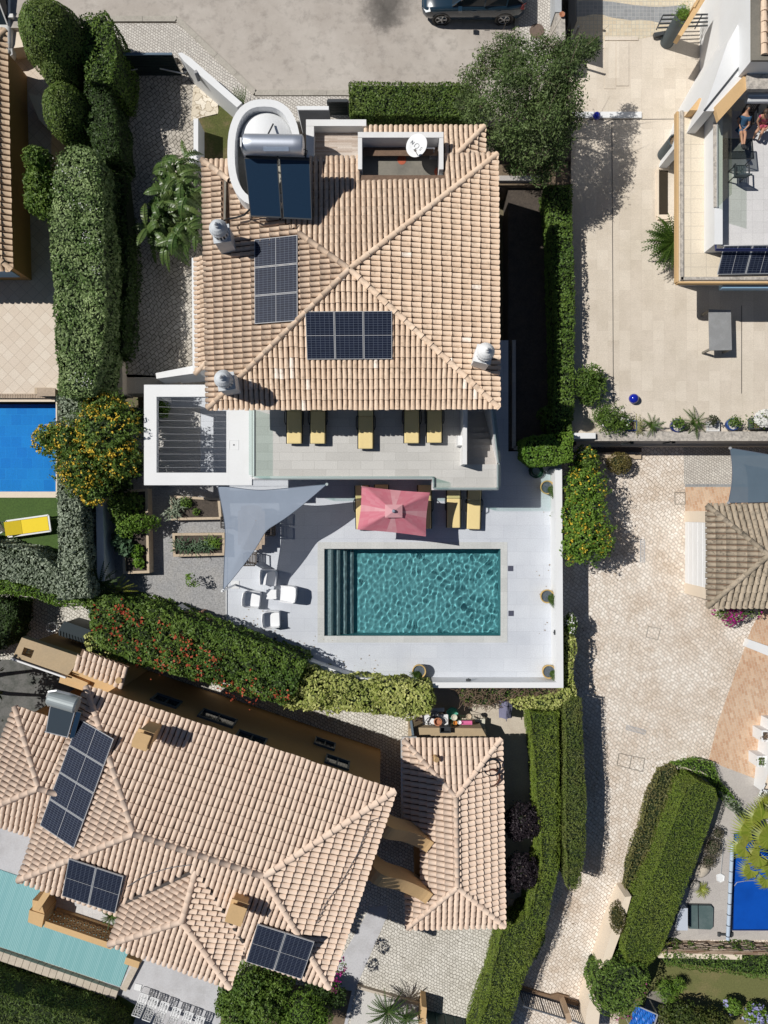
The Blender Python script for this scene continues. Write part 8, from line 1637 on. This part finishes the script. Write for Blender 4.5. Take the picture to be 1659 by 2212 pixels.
# ---------------------------------------------------------------- vehicles
def car(name, label, loc, rz, paint):
    t = thing(name, label, 'car', loc, None, rz, local=True)
    st_ = [(-2.21, .52, .45, .60), (-2.16, .70, .30, .72), (-2.0, .84, .24, .82), (-1.6, .91, .24, .93), (-1.0, .925, .24, 1.00), (-.2, .925, .24, 1.02), (.8, .93, .24, 1.04), (1.5, .925, .24, 1.06), (1.95, .88, .26, 1.06), (2.15, .80, .34, 1.0), (2.22, .70, .45, .8)]
    vs = []
    for (x, wd, zl, zb2) in st_:
        for (k, z) in ((.88, zl), (.97, zl + .1), (1.0, zl + (zb2 - zl) * .45), (.985, zl + (zb2 - zl) * .75), (.93, zb2 - .02), (.82, zb2 + .02), (.0, zb2 + .04)): vs.append((x, -wd * k, z))
        for (k, z) in ((.82, zb2 + .02), (.93, zb2 - .02), (.985, zl + (zb2 - zl) * .75), (1.0, zl + (zb2 - zl) * .45), (.97, zl + .1), (.88, zl)): vs.append((x, wd * k, z))
    n = 13; fc = [(i * n + k, (i + 1) * n + k, (i + 1) * n + k + 1, i * n + k + 1) for i in range(len(st_) - 1) for k in range(n - 1)] + [(i * n + n - 1, (i + 1) * n + n - 1, (i + 1) * n, i * n) for i in range(len(st_) - 1)] + [tuple(range(n))[::-1], tuple((len(st_) - 1) * n + k for k in range(n))]
    m = MB(); m.add(vs, fc); m.build('body', paint, t, smooth=True)
    cs = [(-.95, .80, 1.02, .78, 1.03), (-.25, .82, 1.04, .66, 1.52), (.5, .83, 1.06, .67, 1.60), (1.4, .82, 1.07, .64, 1.55), (2.05, .76, 1.05, .70, 1.10)]
    vs = []
    for (x, wb, zb2, wt, ztp) in cs: vs += [(x, -wb, zb2), (x, -wt, ztp), (x, wt, ztp), (x, wb, zb2)]
    m = MB(); m.add(vs, [(i * 4, i * 4 + 4, i * 4 + 5, i * 4 + 1) for i in range(4)] + [(i * 4 + 3, i * 4 + 2, i * 4 + 6, i * 4 + 7) for i in range(4)] + [(1, 5, 6, 2), (13, 17, 18, 14)]); m.build('window', winm, t)
    m = MB(); m.add([(x, s * w_ * 1.01, z + .012) for (x, _, _, w_, z) in cs[1:4] for s in (-1, 1)], [(0, 2, 3, 1), (2, 4, 5, 3)])
    for s in (-1, 1):
        for (x0_, z0_, w0_, x1_, z1_, w1_) in ((-.95, 1.03, .80, -.25, 1.53, .665), (.42, 1.06, .835, .45, 1.6, .675), (1.35, 1.07, .825, 1.4, 1.56, .645), (1.4, 1.56, .645, 2.05, 1.11, .71)): m.bar((x0_, s * w0_, z0_), (x1_, s * w1_, z1_), .05, .06)
    m.build('roof', paint, t)
    for s in (-1, 1):
        m = MB(); m.box((-.62, s * .98, 1.06), (.16, .2, .14)); m.build('mirror', paint, t)
        m = MB(); m.add([(-2.15, s * .60, .66), (-2.02, s * .845, .70), (-1.82, s * .885, .82), (-1.9, s * .62, .865)], [(0, 1, 2, 3)]); m.V[0] += np.array([-.03, s * .012, .02]); m.build('headlight', clearlamp, t)
        m = MB(); m.add([(2.19, s * .60, .98), (2.06, s * .86, .92), (1.9, s * .90, .99), (1.98, s * .78, 1.085)], [(0, 1, 2, 3)]); m.V[0] += np.array([.03, s * .015, .015]); m.build('tail_lamp', redlamp, t)
        m = MB()
        for x in (-.1, .95): m.bar((x, s * .935, .86), (x + .2, s * .935, .87), .02, .03)
        m.build('door_handle', darkmetal, t)
        for x in (-1.36, 1.36):
            wt_ = MB(); T = Matrix.Translation((x, s * .80, .34)) @ Matrix.Rotation(R(90) * s, 4, 'X')
            wt_.lathe(None, [(.20, -.11), (.33, -.11), (.345, -.06), (.345, .08), (.33, .115), (.245, .12), (.24, .08), (.001, .08)], 32, M=Matrix.Translation((x, s * .80, .34)) @ Matrix.Rotation(-R(90) * s, 4, 'X'))
            wh = wt_.build('wheel', tyre, t); rm = MB(); M3 = Matrix.Translation((x, s * .80, .34)) @ Matrix.Rotation(-R(90) * s, 4, 'X')
            rm.lathe(None, [(.245, .118), (.232, .125), (.225, .10)], 32, M=M3); rm.lathe(None, [(.001, .122), (.05, .12), (.055, .09)], 14, M=M3)
            for k in range(5):
                for dl in (-.1, .1): a = 2 * math.pi * k / 5 + dl; rm.box(None, (.19, .028, .02), M=M3 @ Matrix.Rotation(a, 4, 'Z') @ Matrix.Translation((.135, 0, .11)))
            rm.build('rim', rimm, wh)
            ar = MB(); ar.lathe(None, [(.34, .128), (.40, .13), (.40, .10)], 32, M=M3); ar.build('wheel_arch', black, t)
    return t
q = P(1021, 37, 1.35); car('parked_car', 'dark blue parked car with alloy wheels, cropped by the upper edge', (q.x, q.y + .80, 1.0), 0, carpaint)
q = P(-12, 60, 1.4); car('parked_car', 'white parked car behind the largest topiary in the upper left corner', (q.x - .4, q.y + 1.3, .06), R(90), whitecar)
# ---------------------------------------------------------------- people
def skinned(name, V_, E_, mat, parent, lev=1):
    me = bpy.data.meshes.new(name); base = LOC[parent.name]; me.from_pydata([tuple(Vector(v[:3]) - base) for v in V_], E_, []); me.update(); me.materials.append(mat)
    o = bpy.data.objects.new(name, me); C.objects.link(o); o.parent = parent; s = o.modifiers.new('skin', 'SKIN'); s.use_smooth_shade = True; s.branch_smoothing = .4
    if not me.skin_vertices: me.attributes
    sd = me.skin_vertices[0].data if me.skin_vertices else None
    if sd is None:
        bpy.context.view_layer.objects.active = o
    for i, v in enumerate(V_): me.skin_vertices[0].data[i].radius = (v[3], v[3]); me.skin_vertices[0].data[i].use_root = (i == 0)
    u_ = o.modifiers.new('sub', 'SUBSURF'); u_.levels = lev; u_.render_levels = lev + 1; LOC[o.name] = base; return o
def person(label, J, top, bottom, hair, bare_top=False, shoes=None, hat=None):
    g = lambda k: Vector(J[k]); b0 = g('pelvis'); t = thing('person', label, 'person', (b0.x, b0.y, J['floor']))
    V_, E_ = [], []
    def v(p, r): V_.append((*p, r)); return len(V_) - 1
    pe = v(b0, .13); wa = v(b0.lerp(g('chest'), .5), .12); ch = v(g('chest'), .135); nk = v(g('chest').lerp(g('head'), .58), .055); hd0 = v(g('head').lerp(g('chest'), .18), .075); hd = v(g('head'), .098); ht = v(g('head') + (g('head') - g('chest')).normalized() * .09, .075)
    E_ += [(pe, wa), (wa, ch), (ch, nk), (nk, hd0), (hd0, hd), (hd, ht)]
    f = Vector(J['face']).normalized(); ns = v(g('head') + f * .105, .014); E_.append((hd, ns))
    for s in 'LR':
        sh = v(g('sh' + s), .06); el = v(g('el' + s), .042); wr = v(g('ha' + s).lerp(g('el' + s), .2), .028); ha = v(g('ha' + s), .034); E_ += [(ch, sh), (sh, el), (el, wr), (wr, ha)]
        d = (g('ha' + s) - g('el' + s)).normalized(); x = d.cross(Vector((.2, .1, 1))).normalized()
        for k in range(4): off = (k - 1.5) * .02; a = v(g('ha' + s) + d * .05 + x * off, .010); c = v(g('ha' + s) + d * (.085 + (.012 if k in (1, 2) else 0)) + x * off * 1.2 - Vector((0, 0, .02)), .008); E_ += [(ha, a), (a, c)]
        th = v(g('ha' + s) + x * .045 + d * .01, .011); th2 = v(g('ha' + s) + x * .06 + d * .045, .009); E_ += [(ha, th), (th, th2)]
        hp = v(g('hp' + s), .085); kn = v(g('kn' + s), .06); cf = v(g('kn' + s).lerp(g('an' + s), .35), .055); an = v(g('an' + s), .038); to = v(g('to' + s), .032); E_ += [(pe, hp), (hp, kn), (kn, cf), (cf, an), (an, to)]
    skinned('body', V_, E_, skin_, t)
    if top:
        S2 = [(*b0.lerp(g('chest'), .1), .145), (*b0.lerp(g('chest'), .55), .14), (*g('chest'), .15)]; e2 = [(0, 1), (1, 2)]
        for s in 'LR': S2 += [(*g('sh' + s), .075), (*g('sh' + s).lerp(g('el' + s), .5), .062)]; k = len(S2); e2 += [(2, k - 2), (k - 2, k - 1)]
        skinned('shirt', S2, e2, top, t)
    S3 = [(*b0, .148)]; e3 = []
    for s in 'LR': S3 += [(*g('hp' + s), .102), (*g('hp' + s).lerp(g('kn' + s), .62), .082)]; k = len(S3); e3 += [(0, k - 2), (k - 2, k - 1)]
    skinned('shorts', S3, e3, bottom, t)
    m = MB(); up = (g('head') - g('chest')).normalized(); hc = g('head') + up * .035 - f * .025; m.ball(hc, (.112, .112, .105), n=16, k=10); m.build('hair', hair, t, smooth=True)
    m = MB(); x = f.cross(up).normalized()
    for s in (-1, 1): m.ball(g('head') + f * .094 + x * .033 * s + up * .01, .012, n=8, k=6)
    m.build('eyes', black, t)
    if shoes:
        for s in 'LR': sh_ = MB(); a, b = g('an' + s), g('to' + s); sh_.tube([a - (b - a) * .3, a.lerp(b, .4), b + (b - a) * .25], [.045, .055, .04], 10); sh_.build('shoe', shoes, t)
    return t
# two people resting in the hedge's shade at the edge of the gravel
def U(u, v, z): return tuple(P(u, v, z))
bn = MB(); bn.prism(PP([(392, 1334), (405, 1320), (470, 1345), (462, 1362)], .42), .012, .40); bn.build('stone_bench', darkconc, label='low dark stone ledge in the hedge shade at the gravel edge', cat='bench', loc=P(430, 1340, .01))
person('person in a black top and khaki shorts resting with one hand behind the head', dict(floor=.012, pelvis=U(418, 1330, .52), chest=U(410, 1331, .93), head=U(407, 1332, 1.22), face=(1, .1, -.1), shL=U(409, 1323, 1.0), elL=U(398, 1323, 1.12), haL=U(403, 1328, 1.2), shR=U(410, 1339, 1.0), elR=U(414, 1343, .75), haR=U(424, 1338, .62), hpL=U(421, 1327, .5), knL=U(436, 1322, .56), anL=U(440, 1318, .12), toL=U(446, 1317, .06), hpR=U(421, 1334, .5), knR=U(438, 1333, .56), anR=U(441, 1330, .12), toR=U(447, 1329, .06)), blackcloth, khaki, hairm)
person('person in khaki shorts looking at a phone beside the one in black', dict(floor=.012, pelvis=U(442, 1347, .52), chest=U(438, 1349, .93), head=U(438, 1348, 1.22), face=(.8, .5, -.5), shL=U(441, 1341, 1.0), elL=U(446, 1336, .8), haL=U(447, 1333, .98), shR=U(440, 1356, 1.0), elR=U(449, 1352, .78), haR=U(450, 1338, .96), hpL=U(445, 1344, .5), knL=U(456, 1338, .56), anL=U(462, 1336, .12), toL=U(467, 1335, .06), hpR=U(445, 1350, .5), knR=U(458, 1347, .56), anR=U(464, 1345, .12), toR=U(469, 1344, .06)), M('brown_cloth', (.16, .11, .08), .9, fine=.08), khaki, M('brown_hair', (.06, .035, .02), .6, fine=.2))
m = MB(); q = P(449, 1335, 1.02); m.box(None, (.08, .15, .01), M=Matrix.Translation(q) @ Matrix.Rotation(R(-30), 4, 'Z') @ Matrix.Rotation(R(15), 4, 'X')); m.build('phone', M('pale_phone', (.7, .7, .72), .2, fine=0), label='pale phone held by the person at the gravel edge', cat='phone', loc=q)
fz_ = 3.46
person('person in a blue shirt reclining on the balcony with bare legs on a glass table', dict(floor=fz_, pelvis=U(1603, 277, fz_ + .5), chest=U(1609, 252, fz_ + .85), head=U(1616, 235, fz_ + 1.05), face=(-.2, -.5, .8), shL=U(1600, 250, fz_ + .9), elL=U(1594, 262, fz_ + .7), haL=U(1600, 276, fz_ + .66), shR=U(1619, 254, fz_ + .9), elR=U(1618, 270, fz_ + .7), haR=U(1608, 281, fz_ + .66), hpL=U(1601, 279, fz_ + .52), knL=U(1601, 291, fz_ + .72), anL=U(1604, 314, fz_ + .78), toL=U(1606, 320, fz_ + .86), hpR=U(1607, 279, fz_ + .52), knR=U(1610, 291, fz_ + .72), anR=U(1607, 314, fz_ + .78), toR=U(1611, 320, fz_ + .86)), navycloth, navycloth, hairm, shoes=blackcloth)
person('person in a pink patterned top sitting in the balcony shade at the right edge', dict(floor=fz_, pelvis=U(1650, 268, fz_ + .5), chest=U(1652, 252, fz_ + .9), head=U(1655, 243, fz_ + 1.2), face=(-.4, -.8, .2), shL=U(1643, 250, fz_ + .95), elL=U(1636, 262, fz_ + .75), haL=U(1640, 275, fz_ + .62), shR=U(1661, 255, fz_ + .95), elR=U(1664, 268, fz_ + .75), haR=U(1656, 278, fz_ + .62), hpL=U(1646, 270, fz_ + .5), knL=U(1634, 285, fz_ + .58), anL=U(1630, 293, fz_ + .2), toL=U(1627, 300, fz_ + .08), hpR=U(1653, 272, fz_ + .5), knR=U(1645, 288, fz_ + .58), anR=U(1641, 296, fz_ + .2), toR=U(1638, 303, fz_ + .08)), patterncl, patterncl, bpy.data.materials['brown_hair'])
for (u, v, rz, lb) in ((1604, 268, 0, 'dark slung chair under the reclining person on the balcony'), (1652, 262, -20, 'dark slung chair under the person in pink on the balcony')): plain_chair('balcony_chair', lb, P(u, v, fz_ + .002), R(rz), darkmetal, darkwood, 'dark chairs on the balcony')
plain_chair('balcony_chair', 'empty grey slung chair by the glass balcony table', P(1586, 382, fz_ + .002), R(180), darkmetal, slatepot, 'dark chairs on the balcony')
gt_ = thing('glass_table', 'low table with a smoked glass top on the modern balcony', 'table', P(1592, 325, fz_)); m = MB(); q = PP([(1560, 302), (1622, 302), (1626, 345), (1560, 345)], fz_ + .6); m.prism(q, fz_ + .69, fz_ + .705); m.build('glass_top', smoked, gt_)
m = MB()
for i in range(4): a, b = q[i].copy(), q[(i + 1) % 4].copy(); a.z = b.z = fz_ + .68; m.bar(a, b, .03, .03)
m.build('frame', darkmetal, gt_)
for i in range(4): a = q[i]; c_ = (q[0] + q[2]) / 2; b = a.lerp(c_, .08); m = MB(); m.bar((b.x, b.y, fz_ + .004), (b.x, b.y, fz_ + .67), .03); m.build('leg', darkmetal, gt_)

# cables over the roofs, leaf litter
def cable(label, pts, pl, col=black):
    n = (pl[1] - pl[0]).cross(pl[2] - pl[0]).normalized(); n = n if n.z > 0 else -n; m = MB(); m.tube([on_plane(u, v, pl) + n * .13 for u, v in pts], .016, 5); m.build('cable', M('grey_cable', (.10, .10, .11), .6, fine=0) if 'grey_cable' not in bpy.data.materials else bpy.data.materials['grey_cable'], label=label, cat='cable', loc=on_plane(*pts[0], pl))
cable('thin grey cable snaking down the right hand slope of the ochre house roof', [(820, 1762), (800, 1768), (786, 1800), (770, 1840), (738, 1898), (706, 1940), (682, 1990)], (E2, E3, R2))
cable('thin cable crossing the roof from the paired panels toward the small front roof', [(278, 1910), (300, 1895), (330, 1880), (372, 1868), (415, 1862)], (E4, E3, R1))
def litter(label, areas, mat, z):
    m = MB()
    for (u, v, ru, rv, n) in areas: p = np.array([tuple(P(u + rng.normal() * ru, v + rng.normal() * rv, z + .02)) for _ in range(n)]); m.leaves(p, np.tile(UPV, (n, 1)), .07, 0, .25, .6)
    m.build('fallen_leaves', mat, label=label, cat='leaves', kind='stuff')
litter('scattered dry leaves along the hedges of the lane', [(1290, 1180, 25, 40, 90), (1285, 1700, 8, 120, 90), (1330, 1900, 15, 60, 70), (1225, 2000, 12, 60, 60), (1250, 1420, 8, 60, 60), (1420, 1640, 30, 10, 40)], M('dry_leaf', (.16, .10, .05), .9, (.32, .24, .12), fine=0), LZ)
litter('few fallen leaves and petals on the white deck near the flowering hedge', [(640, 1400, 50, 16, 40), (760, 1445, 50, 12, 30), (1180, 1200, 10, 120, 20), (540, 1345, 30, 16, 30)], bpy.data.materials['dry_leaf'], 0)
